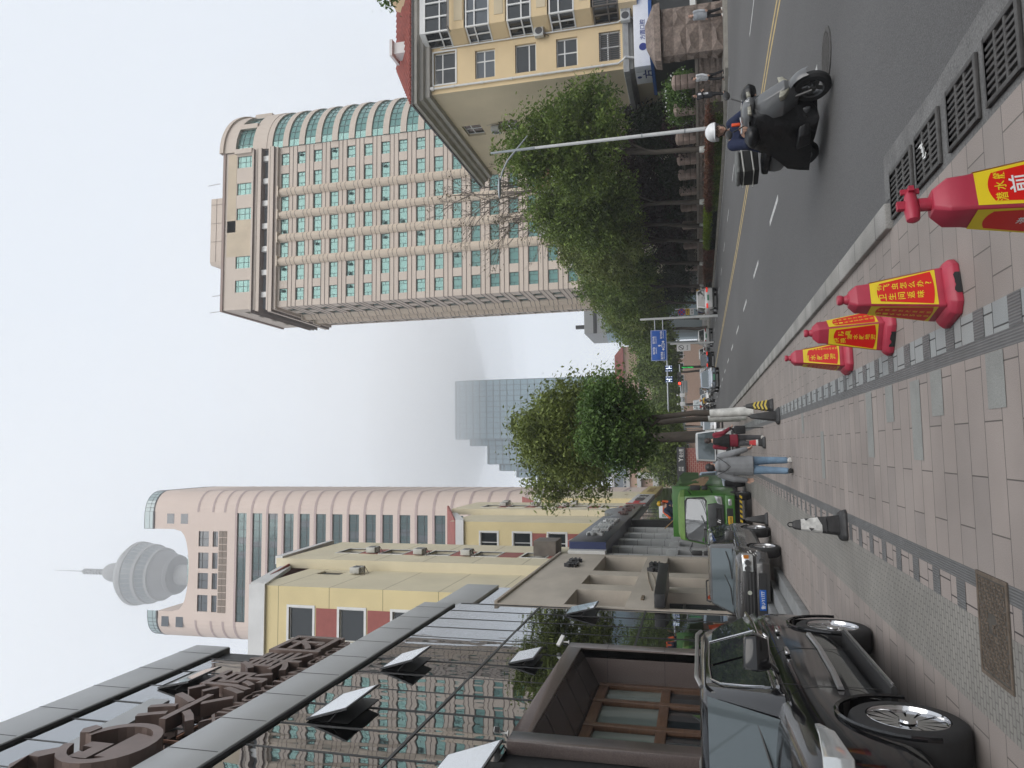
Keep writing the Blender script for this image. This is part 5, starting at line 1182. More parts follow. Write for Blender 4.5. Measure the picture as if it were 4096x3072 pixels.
for i in range(len(pts)-1):
    (xa, ya), (xb, yb) = pts[i], pts[i+1]
    if yb-ya < .5: continue
    t = thing('iron_railing', 'dark iron railing panel between fence pillars, %s from the gate pier' % ('first', 'second', 'third', 'fourth', 'fifth', 'sixth', 'seventh', 'eighth', 'ninth', 'tenth')[i], 'railing', ((xa+xb)/2+.25, (ya+yb)/2, 1.42), group='iron railings of the right bank')
    b = MB(); n = int((yb-ya-.6)/.16)
    for z in (1.55, 2.15): b.beam((xa+.25, ya+.3, z), (xb+.25, yb-.3, z), .03, .03)
    for k in range(n+1):
        f = k/n; y = ya+.3+(yb-ya-.6)*f; x = xa+.25+(xb-xa)*f; b.beam((x, y, 1.45), (x, y, 2.2+.14*math.sin(PI*f)), .018, .018)
    b.build('bars', mat_bars, t)
# ================================================================ vehicles
M_black = mat('black_car_paint', (.007, .007, .008), rough=.10, var=0, coat=.35, spec=.45)
M_grey_p = mat('graphite_car_paint', (.055, .053, .052), rough=.22, var=.06, coat=.8, spec=.5)
M_chrome = mat('chrome', (.62, .62, .63), rough=.12, metal=1, var=0)
M_satin = mat('satin_silver', (.50, .50, .51), rough=.3, metal=.9, var=0)
M_rubber = mat('tyre_rubber', (.022, .022, .023), rough=.75, var=.15, scale=20)
M_plastic = mat('black_plastic', (.028, .028, .029), rough=.5, var=.1, scale=8)
M_carglass = mirror_glass('car_glass', (.03, .035, .038), rough=.02, metal=0)
M_wind = mirror_glass('windscreen', (.13, .155, .165), rough=.04, metal=.3)
M_lamp = mirror_glass('lamp_glass', (.58, .60, .60), rough=.08, metal=.6)
M_lampd = mat('lamp_inner', (.12, .12, .12), rough=.3, metal=.6)
M_red_l = mat('tail_lamp', (.25, .01, .01), rough=.15); M_red_e = emis('brake_light', (1, .05, .03), .7); M_amber = mat('amber_lens', (.5, .17, .02), rough=.2)
M_plate_b = mat('blue_plate', (.01, .10, .42), rough=.4, var=0); M_plate_g = mat('green_plate', (.10, .36, .22), rough=.4, var=0); M_plate_y = mat('yellow_plate', (.62, .38, .03), rough=.4, var=0)
M_ink_w = mat('plate_white', (.75, .75, .75), rough=.5, var=0); M_ink_k = mat('plate_black', (.02, .02, .02), rough=.5, var=0)
def sect(y, w, zb, zs, zt, cr):
    h = [(0, zb), (.72*w, zb), (.95*w, zb+.06), (w, zb+.22), (w, zs-.16), (.985*w, zs), (.94*w, zt), (.6*w, zt+cr*.75), (0, zt+cr)]
    return [(x, y, z) for x, z in h] + [(-x, y, z) for x, z in h[-2:0:-1]]
def car_body(stations, wheels, r, wmax, lev=1):
    me = baked(MB().loft([sect(*s_) for s_ in stations]), 'body', [M_black], [('SUBSURF', dict(levels=lev, render_levels=lev))], None)
    cut = MB()
    for y in wheels:
        for sx in (-1, 1): cut.cyl((sx*(wmax-.30), y, r), (sx*(wmax+.3), y, r), r*1.16, n=28)
    cme = cut.mesh('cut', [M_plastic]); co = bpy.data.objects.new('cut', cme); COL.objects.link(co)
    out = baked(me, 'body', None, [('BOOLEAN', dict(operation='DIFFERENCE', object=co, solver='EXACT'))], 40)
    bpy.data.objects.remove(co); return out
def house(pts_low, pts_high, zl, zh, n=4):
    """greenhouse as a loft up from a rounded plan; plan = (x half width, y front, y rear, corner)"""
    def ring(w, yf, yr, c, z):
        out = []
        for cx, cy_, a0 in ((w-c, yr-c, 0), (-w+c, yr-c, 90), (-w+c, yf+c, 180), (w-c, yf+c, 270)):
            out += [(cx+c*math.cos(R(a0+90*i/n)), cy_+c*math.sin(R(a0+90*i/n)), z) for i in range(n+1)]
        return out
    m_ = MB(); m_.loft([ring(*pts_low, zl), ring(*pts_high, zh-.05), ring(pts_high[0]-.05, pts_high[1]+.07, pts_high[2]-.06, pts_high[3], zh), ring(pts_high[0]*.6, pts_high[1]+.35, pts_high[2]-.3, pts_high[3], zh+.025)]); return m_
def wheel(par, x, y, r, w, side, spokes=14, rim=None, rr=.70, hub=.16, tilt=0):
    rim = rim or M_satin
    b = MB(); x0, x1 = (x-side*w, x) if side > 0 else (x, x+w)
    pr = [(rr*r, 0), (r*.90, .0), (r*.97, .02), (r, .05), (r, w-.05), (r*.97, w-.02), (r*.90, w), (rr*r, w)]
    b.lathe(pr, (min(x0, x1), y, r), 36, 'x', cap=False); t_ = b.build('wheel', M_rubber, par, smooth=40)
    b = MB(); xf = x-side*.03
    def L(prof_): b.lathe([(q, side*h) for q, h in prof_], (xf, y, r), 36, 'x', cap=False)
    L([(rr*r*1.0, .02), (rr*r*.97, .03), (rr*r*.93, .0), (rr*r*.92, -.14)])
    L([(hub*r, .0), (hub*r*.9, .015), (.001, .018)])
    for k in range(spokes):
        a = 2*PI*k/spokes+.1; da = 2*PI/spokes*.36
        P = lambda q, aa, h: (xf+side*h, y+q*r*math.cos(aa), r+q*r*math.sin(aa))
        b.add([P(hub*.9, a-da*1.6, -.01), P(hub*.9, a+da*1.6, -.01), P(rr*.95, a+da, .0), P(rr*.95, a-da, .0), P(hub*.9, a-da*1.6, -.07), P(hub*.9, a+da*1.6, -.07), P(rr*.95, a+da, -.06), P(rr*.95, a-da, -.06)], [(0, 1, 2, 3), (0, 3, 7, 4), (1, 5, 6, 2)])
    sub('rim', b, rim, t_, smooth=30)
    b = MB(); b.lathe([(rr*r*.93, side*-.13), (.001, side*-.13)], (xf, y, r), 24, 'x', cap=False); sub('brake_disc', b, M_lampd, t_)
    return t_
def patch(pts, xfun, off=.004):
    return [(xfun(y, z)+off, y, z) for y, z in pts]
# ------------------------------------------------ the big black car at the kerb of the office
C1 = thing('parked_car', 'glossy black full size off-roader with chrome trim parked nose out, nearest at left', 'car', (-3.05, 7.78, 0), R(1.2), local=True)
W = 1.0
st = [(-2.66, .72, .42, .72, .80, .02), (-2.60, .86, .34, .95, 1.08, .02), (-2.35, .96, .30, 1.02, 1.20, .04), (-1.7, 1.0, .33, 1.06, 1.25, .06), (-.95, 1.0, .36, 1.08, 1.29, .06), (.2, 1.0, .36, 1.10, 1.27, .05), (1.6, 1.0, .36, 1.12, 1.27, .05), (2.4, .97, .40, 1.12, 1.26, .04), (2.68, .90, .46, 1.08, 1.22, .02), (2.74, .7, .6, .98, 1.1, .02)]
me = car_body(st, (-1.6, 1.6), .42, 1.0); me.materials.clear(); me.materials.append(M_black); link('body', me, C1)
hb = house((.955, -1.25, 2.62, .22), (.74, -.28, 2.30, .2), 1.22, 1.90); o = hb.build('cabin', M_black, C1, smooth=50)
sx1 = lambda y, z: .955-(z-1.22)*.322
for i, (nm, pts) in enumerate((('front', [(-.78, 1.31), (.36, 1.31), (.36, 1.80), (-.10, 1.79), (-.32, 1.70)]), ('rear', [(.44, 1.31), (1.38, 1.32), (1.38, 1.79), (.44, 1.80)]), ('quarter', [(1.47, 1.33), (2.30, 1.38), (2.18, 1.66), (1.95, 1.76), (1.47, 1.78)]))):
    for s_ in (1, -1):
        P = [(s_*(sx1(y, z)+.006), y, z) for y, z in pts]; w_ = MB(); w_.poly(P if s_ < 0 else P[::-1]); w_ = w_.build('side_window', M_carglass, C1)
Q = [(sx1(y, z)+.009, y, z) for y, z in ((-.84, 1.30), (.3, 1.295), (1.41, 1.305), (1.42, 1.81), (.4, 1.825), (-.10, 1.81), (-.34, 1.72), (-.6, 1.52))]
f = MB(); f.tube(Q, .011, 6, close=True); f.build('window_trim', M_chrome, C1)
b = MB(); b.poly([(-.80, -1.24, 1.26), (.80, -1.24, 1.26), (.68, -.33, 1.84), (-.68, -.33, 1.84)]); k0 = 0
b.v = [(x, y-.012, z+.008) for x, y, z in b.v]; b.build('windscreen', M_wind, C1)
b = MB(); b.tube([(.99, -1.0, 1.265), (1.0, .3, 1.285), (.995, 1.6, 1.30), (.95, 2.4, 1.33)], .018, 6); b.build('belt_trim', M_chrome, C1)
b = MB(); b.loft([[(1.005, y, z), (1.03, y, z+.01), (1.03, y, z+.045), (1.005, y, z+.055)] for y, z in ((-1.02, .74), (-.5, .715), (.4, .70), (1.02, .72))]); b.build('door_moulding', M_satin, C1)
b = MB(); b.loft([[(.86, y, .345), (1.05, y, .345), (1.07, y, .37), (1.05, y, .395), (.86, y, .40)] for y in (-1.05, -.9, .9, 1.1)]); b.build('side_step', M_plastic, C1)
b = MB(); b.tube([(1.072, -1.0, .372), (1.072, 1.05, .372)], .012, 6); b.build('step_trim', M_satin, C1)
for y in (.18, 1.16):
    b = MB(); b.loft([[(1.0, yy, 1.04), (1.035, yy, 1.045), (1.035, yy, 1.085), (1.0, yy, 1.09)] for yy in (y-.11, y+.11)]); b.build('door_handle', M_chrome, C1, bevel=.008)
for y0, y1 in ((-1.02, -.99),):
    pass
b = MB()
for y in (-.93, .40, 1.43): b.beam((1.003, y, .44), (1.0, y, 1.26), .006, .004, (1, 0, 0))
b.build('door_gap', M_plastic, C1)
for s_ in (1, -1): b = MB(); b.tube([(s_*.73, -.22, 1.90), (s_*.755, .0, 1.945), (s_*.755, 1.9, 1.945), (s_*.73, 2.2, 1.90)], .022, 8); b.build('roof_rail', M_satin, C1)
b = MB(); b.loft([[(0.0, 1.0, 1.925), (.03, 1.0, 1.925), (.0, 1.0, 1.93)], [(-.005, 1.22, 1.925), (.005, 1.22, 1.925), (0, 1.22, 2.03)]]); b.build('roof_fin', M_black, C1)
b = MB(); b.loft([[(1.00, -.72, 1.22), (1.05, -.72, 1.22), (1.05, -.60, 1.22), (1.00, -.60, 1.22)], [(1.06, -.74, 1.30), (1.12, -.74, 1.30), (1.12, -.6, 1.30), (1.06, -.6, 1.30)]])
k0 = len(b.v); b.loft([[(1.06, -.78, 1.30), (1.32, -.74, 1.31), (1.32, -.6, 1.31), (1.06, -.58, 1.30)], [(1.05, -.82, 1.40), (1.35, -.77, 1.40), (1.35, -.6, 1.40), (1.05, -.58, 1.40)], [(1.06, -.80, 1.53), (1.33, -.75, 1.51), (1.33, -.62, 1.51), (1.06, -.6, 1.53)]])
o = b.build('mirror', M_black, C1, bevel=.025); f = MB(); f.tube([(1.05, -.70, 1.31), (1.33, -.68, 1.315), (1.345, -.66, 1.34)], .018, 6); sub('mirror_trim', f, M_chrome, o)
for s_ in (1, -1):
    b = MB(); b.loft([[(s_*x, y, z) for x, y, z in c] for c in ([(.55, -2.63, .98), (.55, -2.60, 1.12), (.55, -2.55, 1.13), (.55, -2.58, .97)], [(.80, -2.60, .95), (.80, -2.56, 1.135), (.80, -2.5, 1.14), (.80, -2.53, .94)], [(.96, -2.42, .93), (.95, -2.40, 1.12), (.93, -2.35, 1.12), (.93, -2.38, .92)], [(1.006, -2.05, .98), (1.0, -2.08, 1.10), (.97, -2.08, 1.10), (.97, -2.05, .98)], [(1.006, -1.90, 1.06), (1.004, -1.90, 1.10), (.97, -1.9, 1.10), (.97, -1.9, 1.06)])], cap=True); o = b.build('headlight', M_lamp, C1, bevel=.01)
    f = MB()
    for q in range(4): f.cyl((s_*(.62+.09*q), -2.645+.02*q, 1.03), (s_*(.62+.09*q), -2.66+.03*q, 1.03), .03, n=10)
    sub('lamp_inner', f, M_lampd, o)
b = MB(); b.box(-.50, .50, -2.69, -2.62, .62, 1.10); o = b.build('grille', M_plastic, C1, bevel=.03); f = MB()
for z in (.7, .78, .86, .94, 1.02): f.box(-.48, .48, -2.71, -2.69, z-.014, z+.014)
sub('grille_bars', f, M_chrome, o)
for y in (-1.6, 1.6):
    for s_ in (1, -1): wheel(C1, s_*1.0, y, .41, .28, s_, 14, M_chrome)
for y in (-1.6, 1.6):
    b = MB(); b.tube([(1.005, y+.49*math.cos(PI*i/16), .41+.49*math.sin(PI*i/16)) for i in range(-1, 18)], .018, 5); b.build('arch_lip', M_black, C1)
b = MB(); b.tube([(-.05, -1.27, 1.30), (.35, -1.18, 1.34), (.66, -.98, 1.43)], .012, 5); b.tube([(-.75, -1.25, 1.30), (-.35, -1.18, 1.34), (-.02, -1.0, 1.42)], .012, 5); b.build('wiper', M_plastic, C1)
b = MB(); b.poly([(-.86, -1.0, .05), (.86, -1.0, .05), (.86, 1, .05), (-.86, 1, .05)]); b.v = [(x, y, .34) for x, y, z in b.v]; b.build('underbody', M_plastic, C1)
# ------------------------------------------------ graphite boxy off-roader behind it
C2 = thing('parked_car', 'scuffed graphite boxy off-roader with blue plate, parked between black car and green truck', 'car', (-3.28, 20.55, 0), R(-4), local=True)
st = [(-2.12, .86, .40, .80, .98, .01), (-2.02, .93, .34, .92, 1.06, .02), (-1.6, .95, .34, .94, 1.10, .03), (-.9, .95, .34, .96, 1.12, .03), (.3, .95, .34, .98, 1.12, .03), (1.9, .95, .36, .98, 1.12, .03), (2.12, .93, .42, .98, 1.12, .02), (2.2, .88, .5, .95, 1.08, .02)]
me = car_body(st, (-1.3, 1.3), .37, .95); me.materials.clear(); me.materials.append(M_grey_p); link('body', me, C2)
house((.91, -1.0, 2.16, .12), (.78, -.42, 2.08, .1), 1.08, 1.68).build('cabin', M_grey_p, C2, smooth=50)
b = MB(); b.poly([(-.80, -.985, 1.13), (.80, -.985, 1.13), (.70, -.465, 1.62), (-.70, -.465, 1.62)]); b.v = [(x, y-.012, z) for x, y, z in b.v]; b.build('windscreen', mirror_glass('tinted_windscreen', (.11, .135, .145), rough=.06, metal=.2), C2)
for s_ in (1, -1):
    for pts in ([(-.62, 1.16), (.25, 1.16), (.25, 1.58), (-.32, 1.58)], [(.33, 1.16), (1.2, 1.16), (1.2, 1.58), (.33, 1.58)], [(1.28, 1.16), (2.0, 1.16), (2.0, 1.60), (1.28, 1.6)]):
        P = [(s_*(.915-(z-1.08)*.217), y, z) for y, z in pts]; MB().poly(P if s_ < 0 else P[::-1]).build('side_window', M_carglass, C2)
b = MB(); b.box(-.52, .52, -2.17, -2.08, .66, .92); o = b.build('grille', M_plastic, C2, bevel=.02); f = MB()
for i in range(3): f.box(-.48, .48, -2.185, -2.17, .70+.07*i, .725+.07*i)
sub('grille_bars', f, M_lampd, o); f = MB(); f.lathe([(.001, -.01), (.05, -.01), (.05, 0)], (.02, -2.19, .8), 14, 'y'); sub('badge', f, mat('badge_silver', (.5, .52, .45), rough=.4), o)
b = MB(); b.text('ROVER', Fr((0, -2.135, 0), (1, 0, 0)), 0, .975, .035, w=.5, align='c'); b.build('bonnet_lettering', M_satin, C2)
for s_ in (1, -1):
    b = MB(); b.hexa([(s_*.50, -2.18, .70), (s_*.87, -2.12, .70), (s_*.90, -2.0, .72), (s_*.5, -2.0, .70), (s_*.50, -2.15, .94), (s_*.88, -2.09, .96), (s_*.91, -1.98, .96), (s_*.5, -2.0, .94)]); o = b.build('headlight', M_lamp, C2, bevel=.015)
    f = MB()
    for x, z, r_ in ((.58, .83, .07), (.72, .83, .065)): f.cyl((s_*x, -2.19, z), (s_*x, -2.15, z), r_, n=16)
    sub('lamp_inner', f, M_lampd, o); f = MB(); f.box(*(sorted((s_*.8, s_*.885))), -2.135, -2.12, .8, .92); sub('indicator', f, M_amber, o)
b = MB(); b.loft([[(x*.97 if 0 else x, y, z) for x, y, z in c] for c in ([(-.93, -1.95, .36), (-.70, -2.22, .34), (.70, -2.22, .34), (.93, -1.95, .36)], [(-.95, -1.95, .5), (-.72, -2.26, .5), (.72, -2.26, .5), (.95, -1.95, .5)], [(-.95, -1.95, .64), (-.70, -2.22, .64), (.70, -2.22, .64), (.95, -1.95, .64)])], closed=True); b.build('bumper', M_grey_p, C2, bevel=.02)
b = MB(); b.box(-.5, .5, -2.275, -2.2, .44, .60); b.build('lower_intake', M_plastic, C2)
for s_ in (1, -1): b = MB(); b.cyl((s_*.78, -2.2, .52), (s_*.78, -2.16, .52), .055, n=16); b.build('fog_lamp', M_lampd, C2); 
b = MB(); q = random.Random(2)
for i in range(9): y = -1.98+.06*q.random(); x = .80+.12*q.random(); z = .56+.3*q.random(); b.poly([(x, y-.16+ (x-.8)*.9, z), (x+.05, y-.12+(x-.8)*.9, z+.02), (x+.04, y-.12+(x-.8)*.9, z+.05)])
b.build('paint_scrape', mat('scrape_white', (.5, .5, .48)), C2)
def plate(par, x0, z, y, w, h, txt, m, ink, rz=1):
    b = MB(); b.box(x0-w/2, x0+w/2, y-.012, y, z-h/2, z+h/2); o = b.build('number_plate', m, par, bevel=.004)
    f = MB(); f.text(txt, Fr((x0, y-.013, z), (1, 0, 0)), 0, -h*.33, h*.66, w=w*.86, align='c'); sub('number', f, ink, o); return o
plate(C2, -.12, .52, -2.28, .48, .15, '鲁U·Y1777', M_plate_b, M_ink_w)
for s_ in (1, -1):
    b = MB(); b.box(*sorted((s_*.95, s_*1.18)), -.72, -.58, 1.06, 1.28); b.build('mirror', M_grey_p, C2, bevel=.03)
    b = MB(); b.tube([(s_*.74, -.3, 1.69), (s_*.75, -.15, 1.765), (s_*.75, 1.9, 1.765), (s_*.74, 2.0, 1.70)], .022, 6); b.build('roof_rail', M_plastic, C2)
for y in (-1.3, 1.3):
    for s_ in (1, -1): wheel(C2, s_*.95, y, .37, .24, s_, 10, M_satin)
b = MB(); b.tube([(-.6, -1.02, 1.15), (-.2, -.95, 1.19), (.1, -.8, 1.32)], .012, 5).tube([(.05, -1.02, 1.15), (.45, -.95, 1.2), (.7, -.85, 1.28)], .012, 5); b.build('wiper', M_plastic, C2)
# ------------------------------------------------ green tipper truck
C3 = thing('green_truck', 'grass green light truck with yellow number plate and striped bumper, tarpaulin on its bed', 'truck', (-2.62, 30.3, 0), R(-5), local=True)
M_green = mat('truck_green', (.05, .175, .026), rough=.3, var=.12, scale=2, coat=.3); M_green_l = mat('truck_faded_green', (.16, .28, .07), rough=.5, var=.2, scale=3); M_green_d = mat('tarpaulin_green', (.055, .11, .035), rough=.8, var=.25, scale=3, bump=.3, bscale=8)
def cabsec(z, w, yf, yr, c): return [(-w, yr, z), (-w, yf+c*1.6, z), (-w+c*.35, yf+c*.5, z), (-w+c, yf+.05, z), (-w*.4, yf, z), (w*.4, yf, z), (w-c, yf+.05, z), (w-c*.35, yf+c*.5, z), (w, yf+c*1.6, z), (w, yr, z)]
b = MB(); b.loft([cabsec(.62, .96, -1.62, .3, .1), cabsec(.95, 1.0, -1.68, .3, .12), cabsec(1.35, 1.0, -1.64, .3, .14), cabsec(1.62, .98, -1.56, .3, .16), cabsec(2.45, .90, -1.22, .3, .2), cabsec(2.62, .86, -1.1, .28, .2), cabsec(2.70, .70, -.85, .2, .2)]); b.build('cab', M_green, C3, smooth=35)
b = MB(); b.loft([cabsec(2.46, .905, -1.235, .31, .2), cabsec(2.63, .865, -1.115, .29, .2), cabsec(2.71, .70, -.86, .2, .2)]); b.build('roof_panel', M_green_l, C3, smooth=35)
def slope(z): return -1.56+(z-1.62)*.41
b = MB(); pts = [(-.74, 1.66), (-.84, 1.74), (-.78, 2.34), (-.68, 2.42), (.68, 2.42), (.78, 2.34), (.84, 1.74), (.74, 1.66)]
b.add([(x, slope(z)-.035+abs(x)**3*.16, z) for x, z in pts]+[(0, slope(1.66)-.06, 1.66), (0, slope(2.42)-.04, 2.42)], [(0, 1, 2, 3, 9, 8), (8, 9, 4, 5, 6, 7)]); b.build('windscreen', mirror_glass('truck_windscreen', (.16, .17, .18), rough=.05, metal=.3), C3)
b = MB(); b.tube([(x, slope(z)-.03+abs(x)**3*.16, z) for x, z in pts], .03, 6, close=True); b.build('screen_seal', M_plastic, C3)
Ft = Fr((0, -1.70, 0), (1, 0, 0)); M_dgrey = mat('truck_grey_panel', (.05, .053, .055), rough=.35, var=.05)
b = MB(); b.fpoly(Ft, [(-.62, 1.02), (.62, 1.02), (.68, 1.3), (.62, 1.60), (-.62, 1.60), (-.68, 1.3)], -.16, .03); o = b.build('grille', M_dgrey, C3, bevel=.015)
f = MB(); f.fbox(Ft, -.5, .5, 1.27, 1.30, .03, .055).fbox(Ft, -.5, .5, 1.12, 1.15, .03, .055); sub('grille_bars', f, M_chrome, o); f = MB(); f.fbox(Ft, -.5, .5, 1.16, 1.26, .025, .035); sub('air_slot', f, M_ink_k, o)
f = MB(); f.lathe([(.001, -.03), (.10, -.03), (.11, -.0)], (.02, -1.745, 1.21), 20, 'y'); ring(f, Ft, .02, 1.21, .12, .12, .02, 0, 360, .05, .08, 20); 
sub('badge', f, M_ink_k, o); f = MB(); f.fpoly(Ft, [(-.05, 1.15), (-.01, 1.15), (.04, 1.27), (0, 1.27)], .078, .083).fpoly(Ft, [(.03, 1.15), (.06, 1.15), (.09, 1.22), (.06, 1.25)], .078, .083); sub('badge_mark', f, M_ink_w, o)
f = MB(); f.text('Rowor', Ft, -.58, 1.45, .075, n=.034); sub('lettering', f, M_chrome, o)
for s_ in (1, -1):
    b = MB(); P = [(s_*.56, 1.06), (s_*.92, 1.10), (s_*.95, 1.36), (s_*.66, 1.24)]; P = P if s_ > 0 else P[::-1]; b.fpoly(Ft, P, -.2, .02); b.build('headlight', M_lamp, C3, bevel=.02)
    b = MB(); b.fbox(Ft, *sorted((s_*.6, s_*.85)), .74, .86, -.1, .045); b.build('fog_lamp', M_lamp, C3, bevel=.015)
b = MB(); b.fbox(Ft, -.98, .98, .62, .98, -.3, .04); b.build('bumper', M_green, C3, bevel=.05)
b = MB(); b.fbox(Ft, -.50, .50, .70, .92, .03, .05); b.build('bumper_recess', M_ink_k, C3)
b = MB(); b.fbox(Ft, -.98, .98, .36, .46, -.15, -.05); o = b.build('stripe_bar', M_ink_k, C3); f = MB()
for i in range(11): u = -.96+.18*i; f.fpoly(Ft, [(u, .365), (u+.09, .365), (u+.15, .455), (u+.06, .455)], -.05, -.044)
sub('yellow_stripes', f, mat('hazard_yellow', (.6, .42, .03)), o)
plate(C3, -.02, .80, -1.755, .46, .17, '鲁U·S6588', M_plate_y, M_ink_k)
for s_ in (1, -1):
    b = MB(); b.tube([(s_*.92, -1.25, 2.2), (s_*1.12, -1.5, 2.3), (s_*1.22, -1.5, 2.25), (s_*1.22, -1.5, 1.5), (s_*1.0, -1.3, 1.42)], .018, 6); b.build('mirror_arm', M_plastic, C3)
    b = MB(); b.box(*sorted((s_*1.13, s_*1.32)), -1.56, -1.48, 1.85, 2.22).box(*sorted((s_*1.14, s_*1.31)), -1.56, -1.48, 1.58, 1.8); b.build('mirror', M_plastic, C3, bevel=.03)
b = MB(); b.box(-.98, .98, .45, 4.2, .95, 2.1).box(-1.02, 1.02, .36, .46, .9, 2.95); b.build('cargo_bed', M_green, C3, bevel=.015)
rq = random.Random(4); b = MB(); secs = []
for i in range(9): y = .42+.45*i; secs.append([(-1.05-.1*rq.random(), y, 1.9), (-1.0-.15*rq.random(), y, 2.35+.2*rq.random()), (-.4, y, 2.75+.3*rq.random()), (.4, y, 2.8+.3*rq.random()), (1.02+.2*rq.random(), y, 2.5+.2*rq.random()), (1.08+.15*rq.random(), y, 1.9)])
b.loft(secs); b.build('tarpaulin', M_green_d, C3, smooth=40)
b = MB(); b.loft([[(1.03, y, z) for y, z in ((.4, 1.7), (1.2, 1.7), (1.2, 2.5), (.4, 2.35))], [(1.3, y, z) for y, z in ((.45, 1.5), (1.2, 1.5), (1.2, 1.7), (.45, 1.7))]]); b.build('cardboard_flap', mat('cardboard', (.30, .19, .11)), C3)
for y in (-.9, 2.6):
    for s_ in (1, -1): wheel(C3, s_*.98, y, .40, .26, s_, 8, M_lampd, rr=.55)
b = MB(); b.box(-.75, .75, -1.4, 4.0, .42, .8); b.build('chassis', M_plastic, C3)
b = MB(); b.tube([(-.6, -1.66, 1.64), (-.1, -1.62, 1.72), (.2, -1.55, 1.86)], .012, 5).tube([(.15, -1.66, 1.64), (.5, -1.6, 1.74), (.75, -1.52, 1.85)], .012, 5); b.build('wiper', M_plastic, C3)
# ------------------------------------------------ generic road cars
def roadcar(name, lab, cat, loc, rz, L_, W_, H_, paint, kind='suv', plate_=None, lamps='head', sc=1.0, group=None, extra=None):
    """front at -y; kind: suv, sedan or van"""
    t = thing(name, lab, cat, loc, rz, group, local=True); t.scale = (sc,)*3; w = W_/2; f, r_ = -L_/2, L_/2; wr = .33
    hb_ = {'suv': .60, 'sedan': .64, 'van': .56}[kind]*H_; nose = {'suv': .50, 'sedan': .48, 'van': .44}[kind]*H_; tail = {'suv': .6, 'sedan': .63, 'van': .58}[kind]*H_
    st_ = [(f, .78*w, .32, nose*.75, nose*.9, .01), (f+.12, .93*w, .24, nose*.92, nose, .03), (f+.6, w, .22, hb_*.84, hb_*.93, .04), (f+1.3, w, .22, hb_*.9, hb_, .04), (0, w, .22, hb_*.92, hb_, .03), (r_-.9, w, .24, hb_*.92, hb_, .03), (r_-.15, .95*w, .28, tail*.92, tail, .02), (r_, .85*w, .36, tail*.85, tail*.95, .01)]
    me_ = car_body(st_, (f+.95, r_-.95), wr, w); me_.materials.clear(); me_.materials.append(paint); link('body', me_, t)
    c = {'suv': ((.90*w, f+1.15, r_-.15, .15), (.74*w, f+1.9, r_-.45, .12)), 'sedan': ((.90*w, f+1.25, r_-.55, .18), (.70*w, f+2.05, r_-1.35, .15)), 'van': ((.93*w, f+.45, r_-.05, .12), (.84*w, f+1.15, r_-.1, .1))}[kind]
    house(*c, hb_-.03, H_).build('cabin', paint, t, smooth=50); z0, z1 = hb_+.02, H_-.09; zf = lambda a, b_, z: a+(b_-a)*(z-hb_+.03)/(H_-.05-hb_+.03)
    b = MB()
    yf0, yf1 = zf(c[0][1], c[1][1], z0)-.012, zf(c[0][1], c[1][1], z1)-.012; x0, x1 = zf(c[0][0], c[1][0], z0)-.08, zf(c[0][0], c[1][0], z1)-.07
    b.poly([(-x0, yf0, z0), (x0, yf0, z0), (x1, yf1, z1), (-x1, yf1, z1)]); b.build('windscreen', M_wind, t)
    yr0, yr1 = zf(c[0][2], c[1][2], z0)+.012, zf(c[0][2], c[1][2], z1)+.012
    b = MB(); b.poly([(x0, yr0, z0), (-x0, yr0, z0), (-x1, yr1, z1), (x1, yr1, z1)]); b.build('rear_window', M_carglass, t)
    for s_ in (1, -1):
        ya0, ya1, yb0, yb1 = zf(c[0][1], c[1][1], z0)+.18, zf(c[0][1], c[1][1], z1)+.14, zf(c[0][2], c[1][2], z0)-.2, zf(c[0][2], c[1][2], z1)-.15
        xx = lambda z: s_*(zf(c[0][0], c[1][0], z)+.006); m0, m1 = ya0*.5+yb0*.5, ya0*.5+yb0*.5
        for q0, q1, q2, q3 in ((ya0, m0-.04, m0-.04, ya1), (m0+.04, yb0, yb1, m0+.04)):
            P = [(xx(z0), q0, z0), (xx(z0), q1, z0), (xx(z1), q2, z1), (xx(z1), q3, z1)]; MB().poly(P if s_ < 0 else P[::-1]).build('side_window', M_carglass, t)
        b = MB(); b.box(*sorted((s_*w, s_*(w+.2))), c[0][1]+.35, c[0][1]+.5, hb_, hb_+.15); b.build('mirror', paint, t, bevel=.03)
        b = MB(); b.box(*sorted((s_*.55*w, s_*.92*w)), f-.015, f+.25, nose*.72, nose*.9); b.build('headlight', M_lamp, t, bevel=.03)
        b = MB(); b.box(*sorted((s_*.5*w, s_*.93*w)), r_-.12, r_+.02, tail*.78, tail*.92); b.build('tail_light', M_red_e if lamps == 'brake' else M_red_l, t, bevel=.03)
        for y in (f+.95, r_-.95): wheel(t, s_*w, y, wr, .2, s_, 8)
    b = MB(); b.box(-.45*w, .45*w, f-.02, f+.1, nose*.48, nose*.72); b.build('grille', M_plastic, t, bevel=.02)
    b = MB(); b.box(-.8*w, .8*w, f-.005, f+.1, .3, nose*.42); b.box(-.85*w, .85*w, r_-.12, r_+.015, .33, tail*.42); b.build('bumper_insert', M_plastic, t, bevel=.02)
    if plate_:
        y, txt, m_, end = plate_
        b = MB(); yy = f-.03 if end == 'f' else r_+.03; b.box(-.24, .24, min(yy, yy+(.02 if end == 'f' else -.02)), max(yy, yy+(.02 if end == 'f' else -.02)), y-.07, y+.07); o_ = b.build('number_plate', m_, t)
        b = MB(); b.text(txt, Fr((0, yy-.002 if end == 'f' else yy+.002, 0), (1 if end == 'f' else -1, 0, 0)), 0, y-.045, .09, w=.4, align='c'); sub('number', b, M_ink_k if m_ is not M_plate_b else M_ink_w, o_)
    return t
